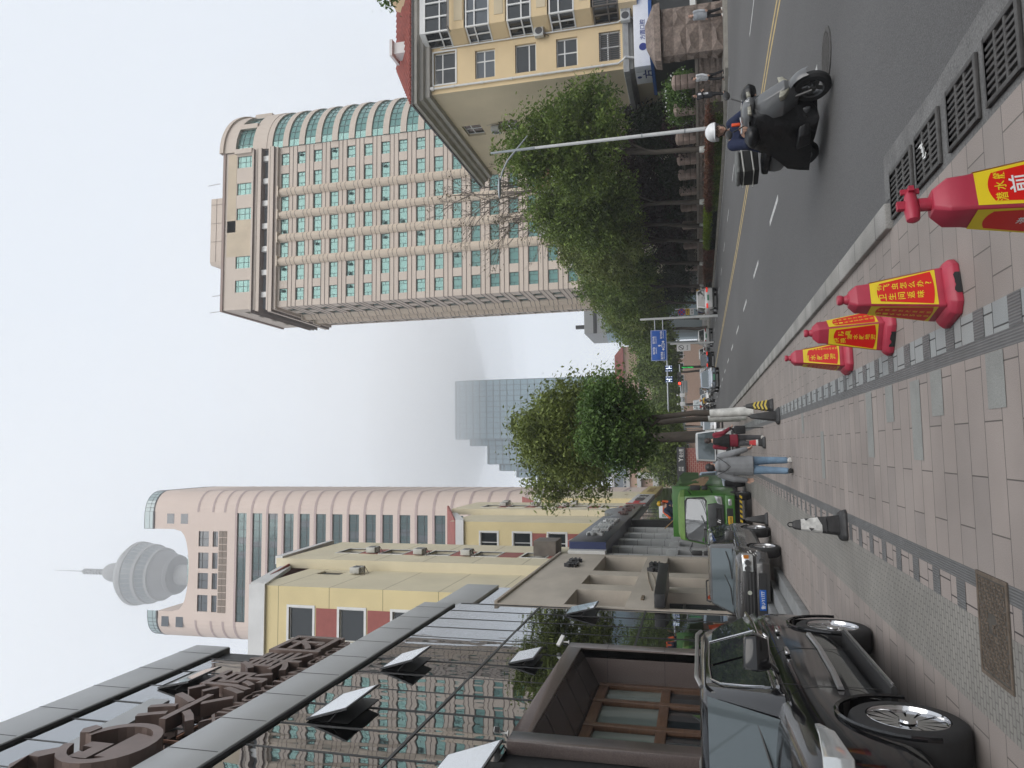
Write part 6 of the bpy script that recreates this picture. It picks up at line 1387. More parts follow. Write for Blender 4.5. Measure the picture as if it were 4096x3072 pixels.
M_silver = mat('silver_paint', (.50, .51, .52), rough=.25, metal=.3, var=0, coat=.6); M_whitep = mat('white_paint', (.74, .74, .73), rough=.25, var=.03, coat=.5); M_bluep = mat('pale_blue_paint', (.30, .38, .47), rough=.35, var=.06, coat=.4); M_bluegrey = mat('blue_grey_paint', (.30, .34, .40), rough=.25, metal=.2, var=0, coat=.6)
roadcar('white_van', 'white van parked on the pavement under the street trees', 'van', (-.05, 38.0, 0), R(3), 4.6, 1.62, 1.98, M_whitep, 'van')
roadcar('blue_pickup', 'pale blue small truck cab half hidden behind the person in the grey hoodie', 'truck', (-2.05, 41.5, 0), R(2), 4.2, 1.6, 1.85, M_bluep, 'van')
roadcar('moving_car', 'white estate car with lit brake lights and green plate driving away in the far lane', 'car', (12.0, 62.5, 0), R(178), 4.7, 1.9, 1.72, M_whitep, 'suv', (.78, '鲁BD51234', M_plate_g, 'r'), 'brake', .95)
roadcar('moving_car', 'white estate with dark rear window queueing ahead of the black saloon', 'car', (11.9, 83, 0), R(179), 4.6, 1.85, 1.6, M_whitep, 'suv', (.75, '鲁BF20118', M_plate_g, 'r'), 'off', .95)
roadcar('moving_car', 'black saloon with red brake lights and blue plate queueing in the far lane', 'car', (8.95, 79.5, 0), R(179), 4.7, 1.85, 1.5, M_black, 'sedan', (.75, '鲁B8K261', M_plate_b, 'r'), 'brake', .92)
roadcar('moving_car', 'blue grey car with white bonnet edge coming towards the camera', 'car', (5.75, 66, 0), R(2), 4.6, 1.88, 1.52, M_bluegrey, 'suv', (.42, '鲁BDA9071', M_plate_g, 'f'), 'head', .98)
roadcar('moving_car', 'silver hatchback following the riders near the left kerb', 'car', (2.9, 84, 0), R(3), 4.4, 1.8, 1.6, M_silver, 'suv', None, 'head', .98)
roadcar('parked_car', 'silver car half hidden behind the whitewashed tree trunks', 'car', (1.55, 60, 0), R(4), 4.4, 1.75, 1.5, M_silver, 'sedan', None, 'head', .98)
for i, (x, y, p, k, lab) in enumerate(((9.2, 97, M_silver, 'suv', 'silver car waiting beyond the black saloon at the signals'), (12.2, 101, M_whitep, 'suv', 'white car far up the right lane near the crossing'), (5.6, 92, M_whitep, 'suv', 'white car behind the blue grey car'), (6.4, 118, M_whitep, 'van', 'white bus like van beyond the crossing'), (9.0, 124, M_black, 'sedan', 'small dark car beyond the crossing'))):
    roadcar('distant_car', lab, 'car', (x, y, 0), R(178 if x > 8 else 2), 4.6, 1.85, 1.5 if k != 'van' else 2.6, p, k, None, 'off', .95)
# dark car whose corner enters the frame at the right edge
roadcar('passing_car', 'dark green car corner with a red tail lamp cut by the right picture edge', 'car', (2.68, .66, 0), 0, 4.6, 1.85, 1.5, mat('dark_green_paint', (.012, .022, .018), rough=.12, coat=1, var=0), 'sedan', None, 'off')
# ================================================================ cones and street furniture
M_cred = mat('cone_red_plastic', (.40, .035, .065), rough=.45, var=.15, scale=6)
M_sred = mat('sticker_red', (.62, .012, .008), rough=.4, var=.05); M_syel = mat('sticker_yellow', (.74, .56, .02), rough=.4, var=.08, scale=6); M_swht = mat('sticker_white', (.72, .72, .70), rough=.45, var=0)
M_scuff = mat('scuffed_black', (.022, .022, .023), rough=.8, var=.3)
def chsq(h, c, z): return [(h, -h+c, z), (h, h-c, z), (h-c, h, z), (-h+c, h, z), (-h, h-c, z), (-h, -h+c, z), (-h+c, -h, z), (h-c, -h, z)]
def redcone(loc, rz, lab, front, left, right, hgt=.79, knob=True, sub_knob=False, torn=()):
    t = thing('advert_cone', lab, 'traffic cone', loc, R(rz), 'red and yellow advertising cones', local=True); k = hgt/.79
    b = MB(); b.loft([chsq(.215, .07, 0), chsq(.215, .07, .045), chsq(.195, .065, .075), chsq(.165, .05, .10)]); b.build('base', M_cred, t, bevel=.008)
    b = MB(); b.loft([chsq(.155, .012, .095), chsq(.152, .012, .13), chsq(.088, .012, .60*k), chsq(.084, .012, .665*k), chsq(.05, .014, .715*k)]); b.build('body', M_cred, t, bevel=.004)
    b = MB()
    if sub_knob:
        b.cyl((0, 0, .70*k), (0, 0, .76*k), .03, n=12); b.loft([[(.0+x*math.cos(0), r_*math.cos(2*PI*i/10), .785*k+r_*math.sin(2*PI*i/10)) for i in range(10)] for x, r_ in ((-.085, .012), (-.075, .028), (-.02, .034), (.05, .026), (.075, .012))]); b.box(-.02, .02, -.012, .012, .81*k, .84*k).box(.06, .085, -.035, .035, .775*k, .795*k).box(.06, .085, -.006, .006, .75*k, .82*k)
    else: b.lathe([(.02, .70*k), (.038, .715*k), (.034, .735*k), (.028, .745*k), (.036, .755*k), (.04, .775*k), (.034, .79*k), (.001, .79*k)], (0, 0, 0), 14)
    b.build('knob', M_cred, t, smooth=40)
    if torn:
        b = MB(); q = random.Random(torn[0])
        for a in torn[1:]:
            c_, s_ = math.cos(R(a)), math.sin(R(a)); m_ = max(abs(c_), abs(s_)); x, y = .216*c_/m_, .216*s_/m_
            pts = []
            for i in range(9): f = (i/8-.5)*.16; pts.append((f, .035+.02*q.random()))
            for i in range(8): f0, f1 = pts[i][0], pts[i+1][0]; tx, ty = (0, 1) if abs(c_) > abs(s_) else (1, 0); b.poly([(x+tx*f0+c_*.003, y+ty*f0+s_*.003, .004), (x+tx*f1+c_*.003, y+ty*f1+s_*.003, .004), (x+tx*f1+c_*.003, y+ty*f1+s_*.003, pts[i+1][1]), (x+tx*f0+c_*.003, y+ty*f0+s_*.003, pts[i][1])])
        b.build('torn_patch', M_scuff, t)
    z0, z1 = .145, .575*k; w0, w1 = .149, .149-(.149-.088)*(z1-z0)/(.60*k-.13)
    for side, items in ((0, front), (270, left), (90, right), (180, None)):
        a = R(side); nrm = Vector((math.sin(a), -math.cos(a), 0)); rgt = Vector((math.cos(a), math.sin(a), 0)); lean = (w0-w1)/(z1-z0)
        up = Vector((0, 0, 1))-nrm*lean; up.normalize(); F = Fr(nrm*(w0+.002)+Vector((0, 0, z0)), rgt, up); Ln = math.hypot(z1-z0, w0-w1)
        hw = lambda v: (w0-.012)+(w1-w0)*v/Ln
        y_ = MB(); y_.poly([F.p(-hw(0), 0, .0), F.p(hw(0), 0, .0), F.p(hw(Ln), Ln, .0), F.p(-hw(Ln), Ln, .0)]); o = y_.build('sticker', M_syel, t)
        r_ = MB(); e = .011; arcp = [(-hw(Ln)+e+(2*hw(Ln)-2*e)*i/8, Ln-.045-.018*(1-((i-4)/4)**2)*-1*0-.02*((i-4)/4)**2) for i in range(9)]; arcb = [(hw(0)-e-(2*hw(0)-2*e)*i/8, .03-.016*(1-((i-4)/4)**2)) for i in range(9)]
        r_.poly([F.p(u, v, .0012) for u, v in (arcb[::-1]+arcp[::-1])]); sub('red_field', r_, M_sred, o)
        for m_, txt, cx, cy_, h, w in (items or ()):
            q = MB(); q.text(txt, F, cx, cy_, h, w=w, n=.0024, align='c'); sub('characters', q, m_, o)
    return t
Yc, Wc = M_syel, M_swht
def col(chs, x, y0, dy, h, w, m=Yc): return [(m, c, x, y0-dy*i, h, w) for i, c in enumerate(chs)]
nums = col('81665500', -.035, .345, .046, .034, .03) + col('防臭地漏改造热线', .035, .345, .046, .032, .032)
redcone((1.085, 3.62, 0), 14, 'nearest red advertising cone, cut by the frame, topped by a small submarine', [(Yc, '潜', -.055, .385, .045, .045), (Yc, '水', 0, .385, .045, .045), (Yc, '艇', .055, .385, .045, .045)] + col('前置净水', .0, .30, .088, .075, .085, Wc), col('潜水艇', .0, .27, .075, .055, .055, Wc), (), .88, sub_knob=True)
redcone((1.10, 5.98, 0), 13, 'second red advertising cone, with a question mark and torn black base corners', col('有飞虫怎么办', .038, .355, .055, .045, .05) + [(Yc, '?', .04, .03, .04, .02)] + col('卫生间返味', -.042, .33, .062, .048, .055), nums, nums, torn=(1, 270, 0))
redcone((1.12, 7.80, 0), -33, 'third red advertising cone, turned so a corner and the phone number face the camera', col('快换', -.04, .34, .062, .05, .055) + col('防臭', .038, .30, .062, .05, .055)[:2] + col('潜水艇地漏', -.0, .225, .052, .042, .055), nums, nums, torn=(2, 270, 90))
redcone((1.10, 9.80, 0), 6, 'farthest red advertising cone, with five big yellow characters and a peeling label', col('潜水艇地漏', -.025, .345, .075, .06, .07) + col('专业治理卫生间返味', .075, .28, .032, .022, .024), nums, (), .76)
def sqcone(loc, rz, lab, bands_, h=.72, base=.19, body=.14, topw=.05, group='black pavement cones', ring_=True, chev=False):
    t = thing('black_cone', lab, 'traffic cone', loc, R(rz), group, local=True)
    b = MB(); b.loft([chsq(base, .05, 0), chsq(base, .05, .03), chsq(base*.9, .045, .06), chsq(body*1.05, .03, .09)]); b.build('base', M_rubberc, t, bevel=.006)
    b = MB(); b.loft([chsq(body, .03, .085), chsq(topw, .014, h*.94), chsq(topw*.7, .01, h)]); b.build('body', M_rubberc, t, bevel=.006)
    wz = lambda z: body+(topw-body)*(z-.085)/(h*.94-.085)+.0025
    for z0, z1, m_ in bands_:
        b = MB(); b.loft([chsq(wz(z0), .03*wz(z0)/body, z0), chsq(wz(z1), .03*wz(z1)/body, z1)], cap=False); o = b.build('sleeve', m_, t)
        if chev:
            f = MB()
            for side in (0, 90, 180, 270):
                a = R(side); nrm = Vector((math.sin(a), -math.cos(a), 0)); rg = Vector((math.cos(a), math.sin(a), 0)); F = Fr(nrm*(wz(z0)+.002)+Vector((0, 0, z0)), rg, (Vector((0, 0, 1))-nrm*(body-topw)/(h*.94-.085)).normalized())
                n = 4; dz = (z1-z0)/n
                for i in range(n):
                    v = dz*i; w_ = wz(z0+v)*.98
                    f.poly([F.p(-w_, v+dz*.0, 0), F.p(0, v+dz*.45, 0), F.p(0, v+dz*.95, 0), F.p(-w_, v+dz*.5, 0)]); f.poly([F.p(0, v+dz*.45, 0), F.p(w_, v+dz*.0, 0), F.p(w_, v+dz*.5, 0), F.p(0, v+dz*.95, 0)])
            sub('chevrons', f, M_chev, o)
    if ring_: b = MB(); b.tube([(.03*math.cos(2*PI*i/12), 0, h+.02+.04*math.sin(2*PI*i/12)) for i in range(12)], .009, 6, close=True); b.build('loop', M_rubberc, t)
    else: b = MB(); b.cyl((0, 0, h), (0, 0, h+.05), .014, n=8); b.build('tip', M_rubberc, t)
    return t
M_rubberc = mat('black_cone_rubber', (.030, .030, .031), rough=.6, var=.3, scale=9); M_chev = mat('chevron_yellow', (.56, .43, .06), rough=.5, var=.15, scale=9)
M_wornw = mat('worn_white_sleeve', (.55, .55, .53), rough=.6, var=.35, scale=14)
c = sqcone((-1.06, 10.66, 0), 8, 'black cone with a worn white sleeve, alone on the dark paving stripe', [(.30, .56, M_wornw)], .66, .20, .13, .06)
b = MB()
for z0, pts in ((0, [(-.108, .25), (.10, .36), (.108, .25)]), (0, [(-.085, .44), (-.04, .47), (-.05, .40)]), (0, [(.05, .50), (.078, .52), (.08, .46)])): b.poly([(x, -.122+(z-.25)*.11, z) for x, z in pts])
b.v = [(x, y-.012, z) for x, y, z in b.v]; o = b.build('black_patch', M_rubberc, c)
sqcone((.70, 18.2, 0), 5, 'plain black cone on the outer dark stripe, standing before the tree trunks', [], .66, .19, .12, .05, ring_=False)
sqcone((1.02, 19.62, 0), 8, 'black cone with yellow chevrons beside the kerb near the tree trunks', [(.14, .50, M_rubberc)], .66, .16, .13, .05, ring_=False, chev=True)
sqcone((.10, 22.25, 0), 0, 'black cone with red and white sleeve by the feet of the person with a stick', [(.20, .26, M_wornw), (.26, .44, mat('sleeve_red', (.5, .03, .03)))], .56, .17, .11, .04, ring_=False)
sqcone((-2.1, 22.5, 0), 10, 'black rubber cone by the front of the green truck, behind the graphite car', [], .62, .19, .13, .05, ring_=False)
# ---------------------------------------------------------------- lamp posts, signs, signals
M_pole = mat('white_pole', (.66, .67, .67), rough=.45, var=.1, scale=2); M_poleg = mat('grey_pole', (.33, .36, .38), rough=.4, metal=.3, var=.08); M_sign = mat('sign_blue', (.006, .085, .40), rough=.4, var=.05, scale=.6)
lp = thing('street_lamp', 'tall white street lamp post with curved blue grey arm, on the right pavement', 'street lamp', (16.35, 38, .12))
b = MB(); b.tube([(16.35, 38, .12), (16.35, 38, 10.0)], [.11, .075], 14); o = b.build('post', M_pole, lp)
b = MB(); b.tube([(16.35, 38, 10.0), (16.33, 38, 12.5)], [.085, .06], 12); b.build('upper_post', M_poleg, lp)
b = MB(); b.tube([(17.1, 38, 10.4), (16.35, 38, 11.05), (15.8, 38, 11.55), (15.2, 38, 11.85), (14.7, 38, 11.98)], [.03, .06, .055, .05, .045], 8); b.build('arm', M_poleg, lp)
b = MB(); b.ell((14.3, 38, 12.02), (.62, .17, .09), 16, 8); b.build('luminaire', M_poleg, lp, smooth=60)
b = MB()
for z in (2.0, 4.2): b.cyl((16.35, 38, z), (16.35, 38, z+.06), .118, n=14)
sub('joint_ring', b, M_poleg, o)
rs = thing('road_sign', 'blue overhead road sign with white arrows and street names on a white mast', 'road sign', (10.75, 62, 0))
b = MB(); b.tube([(10.72, 62, 0), (10.72, 62, 6.3)], [.12, .09], 12); b.build('mast', M_pole, rs)
b = MB()
for z in (5.1, 4.45): b.tube([(10.7, 62, z), (7.1, 62, z-.05)], .045, 8)
b.build('arm', M_poleg, rs)
MB().box(7.16, 9.74, 61.86, 61.92, 4.15, 5.46).build('panel', M_sign, rs, bevel=.01); Fz = Fr((0, 61.855, 0), (1, 0, 0)); b = MB()
b.fbox(Fz, 7.19, 9.71, 4.18, 4.2, 0, .004).fbox(Fz, 7.19, 9.71, 5.41, 5.43, 0, .004).fbox(Fz, 7.19, 7.21, 4.2, 5.41, 0, .004).fbox(Fz, 9.69, 9.71, 4.2, 5.41, 0, .004)
b.text('珠海路', Fz, 7.7, 5.12, .19, w=.62, n=.004).text('ZHUHAI Rd', Fz, 7.76, 4.99, .08, w=.5, n=.004).text('香港中路', Fz, 8.6, 5.12, .19, w=.62, n=.004).text('XIANGGANGZHONG Rd', Fz, 8.6, 4.99, .08, w=.62, n=.004)
b.text('福州南路', Fz, 7.26, 4.48, .19, w=.64, n=.004).text('FUZHOUNAN Rd', Fz, 7.3, 4.36, .08, w=.58, n=.004).text('珠海支路', Fz, 9.0, 4.5, .19, w=.64, n=.004).text('ZHUHAIZHI Rd', Fz, 9.02, 4.38, .08, w=.58, n=.004)
b.fpoly(Fz, [(8.38, 4.62), (8.46, 4.62), (8.46, 4.76), (8.52, 4.76), (8.42, 4.88), (8.32, 4.76), (8.38, 4.76)], 0, .004)
b.fpoly(Fz, [(8.0, 4.45), (8.12, 4.58), (8.12, 4.49), (8.2, 4.49), (8.2, 4.41), (8.12, 4.41), (8.12, 4.32)], 0, .004); b.fpoly(Fz, [(8.84, 4.45), (8.72, 4.32), (8.72, 4.41), (8.64, 4.41), (8.64, 4.49), (8.72, 4.49), (8.72, 4.58)], 0, .004)
ring(b, Fz, 8.42, 4.45, .27, .14, .03, 0, 360, 0, .004, 20); b.text('东海中路', Fz, 8.42, 4.4, .1, w=.36, n=.004, align='c'); b.build('lettering', M_ink_w, rs)
pn = thing('parking_sign', 'round no parking sign over yellow and white plates on a tree side pole', 'road sign', (12.2, 70, 0))
b = MB(); b.tube([(12.9, 70, 0), (12.9, 70, 3.6)], .05, 8); b.build('post', M_pole, pn)
b = MB(); b.lathe([(.001, -.02), (.33, -.02), (.33, 0), (.001, 0)], (12.6, 69.95, 3.0), 20, 'y'); o = b.build('disc', M_sign, pn); f = MB(); F7 = Fr((0, 69.92, 0), (1, 0, 0)); ring(f, F7, 12.6, 3.0, .33, .33, .05, 0, 360, 0, .01, 20); f.fpoly(F7, [(12.36, 3.18), (12.42, 3.24), (12.84, 2.82), (12.78, 2.76)], 0, .01).fpoly(F7, [(12.78, 3.24), (12.84, 3.18), (12.42, 2.76), (12.36, 2.82)], 0, .01); sub('red_cross', f, mat('sign_red', (.5, .02, .03)), o)
MB().box(12.3, 12.9, 69.93, 69.96, 2.28, 2.62).build('yellow_plate', mat('sign_yellow', (.62, .40, .03)), pn); MB().box(12.3, 12.9, 69.93, 69.96, 1.9, 2.25).build('white_plate', M_ink_w, pn)
b = MB(); b.text('严禁', F7, 12.38, 2.36, .18, w=.44, n=.0).text('停车', F7, 12.38, 1.98, .16, w=.44, n=.0); b.build('lettering', M_ink_k, pn)
nh = thing('warning_board', 'white no honking board on a pale post right of the blue sign', 'road sign', (10.7, 78, 0))
b = MB(); b.tube([(10.75, 78, 0), (10.75, 78, 4.4)], .09, 8); b.build('post', M_pole, nh); MB().box(9.95, 10.65, 77.9, 77.95, 2.35, 3.75).build('board', M_ink_w, nh); b = MB(); F8 = Fr((0, 77.89, 0), (1, 0, 0)); ring(b, F8, 10.3, 3.3, .27, .27, .05, 0, 360, 0, .01, 18); b.fpoly(F8, [(10.1, 3.1), (10.15, 3.05), (10.5, 3.5), (10.45, 3.55)], 0, .01).text('禁止鸣笛', F8, 10.3, 2.6, .14, w=.5, align='c'); b.build('lettering', M_ink_k, nh)
gn = thing('sign_gantry', 'grey gantry beam with two lit lane arrow boxes across the street', 'gantry', (12, 90, 0))
b = MB(); b.tube([(12.6, 90, 0), (12.6, 90, 5.1), (12.6, 90, 5.2), (4, 90, 5.25)], .1, 8); b.build('beam', M_poleg, gn)
M_lit = emis('lit_white', (.85, .95, 1), 1.6)
for x0, kind in ((9.05, 0), (7.75, 1)):
    MB().box(x0, x0+.72, 89.75, 89.88, 4.62, 5.48).build('lane_box', mat('box_blue', (.004, .04, .2), rough=.4), gn); F9 = Fr((x0, 89.74, 0), (1, 0, 0)); b = MB()
    for i in range(4): b.fbox(F9, .04, .1, 4.7+.2*i, 4.8+.2*i, 0, .01).fbox(F9, .62, .68, 4.7+.2*i, 4.8+.2*i, 0, .01)
    b.fpoly(F9, [(.33, 4.7), (.4, 4.7), (.4, 5.2), (.47, 5.2), (.365, 5.42), (.26, 5.2), (.33, 5.2)], 0, .01); b.fpoly(F9, [(.4, 4.95), (.5, 4.95), (.5, 4.88), (.6, 5.0), (.5, 5.1), (.5, 5.03), (.4, 5.03)] if kind == 0 else [(.33, 5.05), (.2, 5.05), (.2, 5.13), (.09, 5.01), (.2, 4.9), (.2, 4.97), (.33, 4.97)], 0, .01); b.build('arrow', M_lit, gn)
ts = thing('traffic_signal', 'horizontal traffic signal with red light on a long arm at the crossing', 'traffic light', (3, 100, 0))
b = MB(); b.tube([(2.6, 100, 0), (2.6, 100, 3.6), (2.7, 100, 3.75), (11, 100, 4.0)], .08, 8); b.build('arm', M_poleg, ts)
MB().box(8.2, 9.35, 99.7, 99.9, 3.85, 4.25).build('housing', M_ink_k, ts); b = MB(); b.lathe([(.001, -.03), (.17, -.03), (.17, 0)], (8.42, 99.7, 4.05), 16, 'y'); b.build('red_lamp', emis('signal_red', (1, .06, .03), 3), ts)
MB().box(9.45, 9.95, 99.7, 99.9, 3.8, 4.3).build('counter', mat('counter_dark', (.08, .08, .08)), ts); MB().box(10.4, 10.62, 99.75, 99.85, 2.1, 3.75).build('led_board', M_ink_k, ts)
b = MB()
for i, ch in enumerate('文明行人安全通过'): b.text(ch, Fr((10.43, 99.74, 0), (1, 0, 0)), 0, 3.55-.19*i, .15, w=.16)
b.build('led_lettering', emis('led_green', (.02, .9, .15), 1.5), ts)
bb = thing('road_sign', 'grey back of a large road sign with two ribs below the signal', 'road sign', (8, 101, 0)); MB().box(7.26, 8.86, 100.9, 100.95, 3.05, 3.8).build('panel', mat('sign_back_grey', (.42, .43, .43), rough=.5), bb); b = MB(); b.box(5.5, 8.86, 100.85, 100.9, 3.2, 3.25).box(5.5, 8.86, 100.85, 100.9, 3.6, 3.65).tube([(5.5, 100.9, 0), (5.5, 100.9, 4)], .06, 6); b.build('ribs', M_poleg, bb)
for i, (x, lab) in enumerate(((6.5, 'camera box cluster nearer the grey sign back on the thin mast arm'), (5.4, 'camera box cluster farther left on the thin mast arm'))):
    t = thing('traffic_camera', lab, 'traffic camera', (x, 95, 3.8), group='traffic cameras on the mast arm'); MB().box(x-.25, x+.25, 94.9, 95, 3.3, 3.95).build('box', M_pole, t, bevel=.02); b = MB(); b.tube([(x, 95, 3.9), (x, 95, 4.25)], .03, 6).box(x-.1, x+.1, 94.8, 95, 4.2, 4.35); b.build('camera', M_pole, t)
b = MB(); b.tube([(2.2, 95.1, 0), (2.2, 95.1, 3.5), (7.0, 95.1, 3.65)], .06, 8); tag(b.build('mast_arm', M_poleg), 'thin grey mast arm carrying traffic cameras left of the signal', 'mast')
# ================================================================ trees, hedges
M_bark = mat('dark_bark', (.075, .062, .050), rough=.9, var=.3, scale=4, bump=.6, bscale=14, stretch=(1, 1, .3)); M_wash = mat('whitewash', (.62, .62, .59), rough=.85, var=.25, scale=5, bump=.2, bscale=20)
L_mid = leafmat('leaf_mid_green', (.065, .11, .022), (.25, .335, .08)); L_olive = leafmat('leaf_olive', (.085, .115, .028), (.29, .345, .10)); L_deep = leafmat('leaf_deep_green', (.04, .085, .022), (.16, .26, .065))
L_purple = leafmat('leaf_purple', (.012, .006, .008), (.045, .016, .022)); L_dark = leafmat('leaf_evergreen', (.010, .019, .010), (.028, .045, .018)); L_lime = leafmat('leaf_lime', (.16, .24, .012), (.34, .44, .035)); L_rust = leafmat('leaf_rust', (.10, .065, .03), (.26, .11, .075)); L_sparse = leafmat('leaf_young', (.06, .06, .025), (.15, .14, .06))
def foliage(blobs, n, leaf, clump, per, seed, droop=.5, bias=.5):
    q = random.Random(seed); n = int(n*1.75); V = []; Fs_ = []; vol = [b[3]*b[4]*b[5] for b in blobs]
    for _ in range(n):
        bx = q.choices(blobs, vol)[0]
        while 1:
            d = Vector((q.uniform(-1, 1), q.uniform(-1, 1), q.uniform(-1, 1)))
            if .05 < d.length <= 1: break
        d.normalize(); rr = q.random()**bias*(1+.16*math.sin(5*d.x+3*d.z+seed)*math.sin(4*d.y+2*d.z+seed*2))
        c = Vector((bx[0]+d.x*rr*bx[3], bx[1]+d.y*rr*bx[4], bx[2]+d.z*rr*bx[5])); cs = clump*q.uniform(.5, 1.25)
        for _k in range(int(per*q.uniform(.6, 1.3))):
            p = c+Vector((q.gauss(0, cs), q.gauss(0, cs), q.gauss(0, cs*.7))); a = q.random()*6.283
            l = Vector((math.cos(a), math.sin(a), q.uniform(-1, .4)-droop)).normalized(); s_ = l.cross(Vector((q.uniform(-.6, .6), q.uniform(-.6, .6), 1))).normalized()
            L_ = leaf*q.uniform(.6, 1.3); w = s_*L_*.24; k = len(V)
            V += [tuple(p-w*.4), tuple(p+l*L_*.45-w), tuple(p+l*L_), tuple(p+l*L_*.45+w)]; Fs_.append((k, k+1, k+2, k+3))
    m_ = MB(); m_.v = V; m_.f = Fs_; m_.mi = [0]*len(Fs_); return m_
def limbs(base, r, top, blobs, seed, n=9, lean=(0, 0), fork=.45):
    q = random.Random(seed); b = MB(); bx, by, bz = base; pts = []
    for i in range(7):
        f = i/6; pts.append((bx+lean[0]*f+q.uniform(-.06, .06)*r*8*(f > 0), by+lean[1]*f, bz+(top-bz)*f))
    b.tube(pts, [r*(1-.62*i/6)*(1.25 if i == 0 else 1) for i in range(7)], 10)
    for k in range(n):
        f = fork+(.98-fork)*k/n; i = min(5, int(f*6)); p0 = Vector(pts[i])+(Vector(pts[i+1])-Vector(pts[i]))*(f*6-i); bl = blobs[k % len(blobs)]
        e = Vector((bl[0]+q.uniform(-.75, .75)*bl[3], bl[1]+q.uniform(-.75, .75)*bl[4], bl[2]+q.uniform(-.2, .8)*bl[5]))
        m1 = p0.lerp(e, .35)+Vector((0, 0, q.uniform(-.05, .25)))*(e-p0).length*.5; m2 = p0.lerp(e, .7)+Vector((q.uniform(-.2, .2), q.uniform(-.2, .2), .15)); rr = r*(1-.6*f)*.55
        b.tube([p0, m1, m2, e], [rr, rr*.7, rr*.42, rr*.12], 6)
        for j in range(3):
            s_ = m2.lerp(e, q.random()*.7); e2 = s_+Vector((q.uniform(-1, 1), q.uniform(-1, 1), q.uniform(-.3, .9)))*.35*max(bl[3], .8); b.tube([s_, s_.lerp(e2, .5)+Vector((0, 0, .06)), e2], [rr*.3, rr*.2, rr*.06], 5)
    return b
def tree(name, lab, base, r, top, blobs, n, leaf, clump, per, lm, seed, wash=0, group=None, lean=(0, 0), nl=9, fork=.45, bark=None, droop=.35, cat='tree'):
    t = thing(name, lab, cat, base, 0, group)
    limbs(base, r, top, blobs, seed, nl, lean, fork).build('trunk', bark or M_bark, t, smooth=60)
    if wash:
        w = MB(); w.tube([(base[0], base[1], base[2]+.01), (base[0]+lean[0]*wash/(top-base[2]), base[1]+lean[1]*wash/(top-base[2]), base[2]+wash)], [r*1.29, r*1.08], 12); w.build('whitewash_band', M_wash, t, smooth=60)
    foliage(blobs, n, leaf, clump, per, seed, droop).build('crown', lm, t); return t
# three whitewashed trees standing on the near pavement
G1 = 'whitewashed trees on the near pavement'
tree('street_tree', 'nearest whitewashed street tree with round deep green crown on the near pavement', (1.2, 26.3, 0), .13, 6.0, [(.75, 26.6, 4.55, 1.75, 1.7, 1.25), (.0, 26.9, 4.3, 1.0, 1.2, .9), (1.5, 26.2, 4.9, 1.3, 1.3, 1.0), (.7, 26.6, 5.6, 1.2, 1.2, .7)], 620, .17, .22, 20, L_deep, 11, 1.45, G1, lean=(-.25, .1))
tree('street_tree', 'second whitewashed street tree, olive crown rising above the nearest one', (1.2, 30.3, 0), .14, 8.2, [(.6, 30.5, 7.3, 1.9, 1.8, 1.5), (-.5, 30.5, 7.0, 1.2, 1.3, 1.2), (1.9, 30.4, 6.9, 1.2, 1.2, 1.3), (.7, 30.5, 8.6, 1.5, 1.4, .75), (1.6, 30.2, 5.8, 1.5, 1.3, .9)], 640, .19, .22, 18, L_olive, 12, 1.45, G1, lean=(-.5, .2))
tree('street_tree', 'third whitewashed street tree, thick dark trunk with a wide olive crown behind the van', (.55, 39.2, 0), .34, 10.2, [(.2, 39, 9.0, 2.6, 2.3, 1.9), (-1.5, 39, 9.6, 1.7, 1.7, 1.6), (1.9, 38.8, 9.4, 1.6, 1.6, 1.6), (-1.2, 39, 7.4, 1.9, 1.8, 1.1), (.6, 39, 11.0, 1.9, 1.7, .9)], 640, .24, .3, 18, L_olive, 13, 1.5, G1, lean=(-.3, .2), nl=12)
tb = thing('tree_stem', 'whitewashed thin trunk standing between the nearest two street trees', 'tree', (1.2, 38.3, 0)); limbs((1.25, 34.5, 0), .12, 6.5, [(1, 34.5, 6.5, 1.1, 1, 1)], 31, 5).build('trunk', M_bark, tb, smooth=60); w = MB(); w.cyl((1.25, 34.5, .01), (1.25, 34.5, 1.45), .155, .13, 12); w.build('whitewash_band', M_wash, tb, smooth=60)
foliage([(1.0, 34.5, 6.6, 1.3, 1.2, 1.1)], 150, .18, .22, 16, 14).build('crown', L_olive, tb)
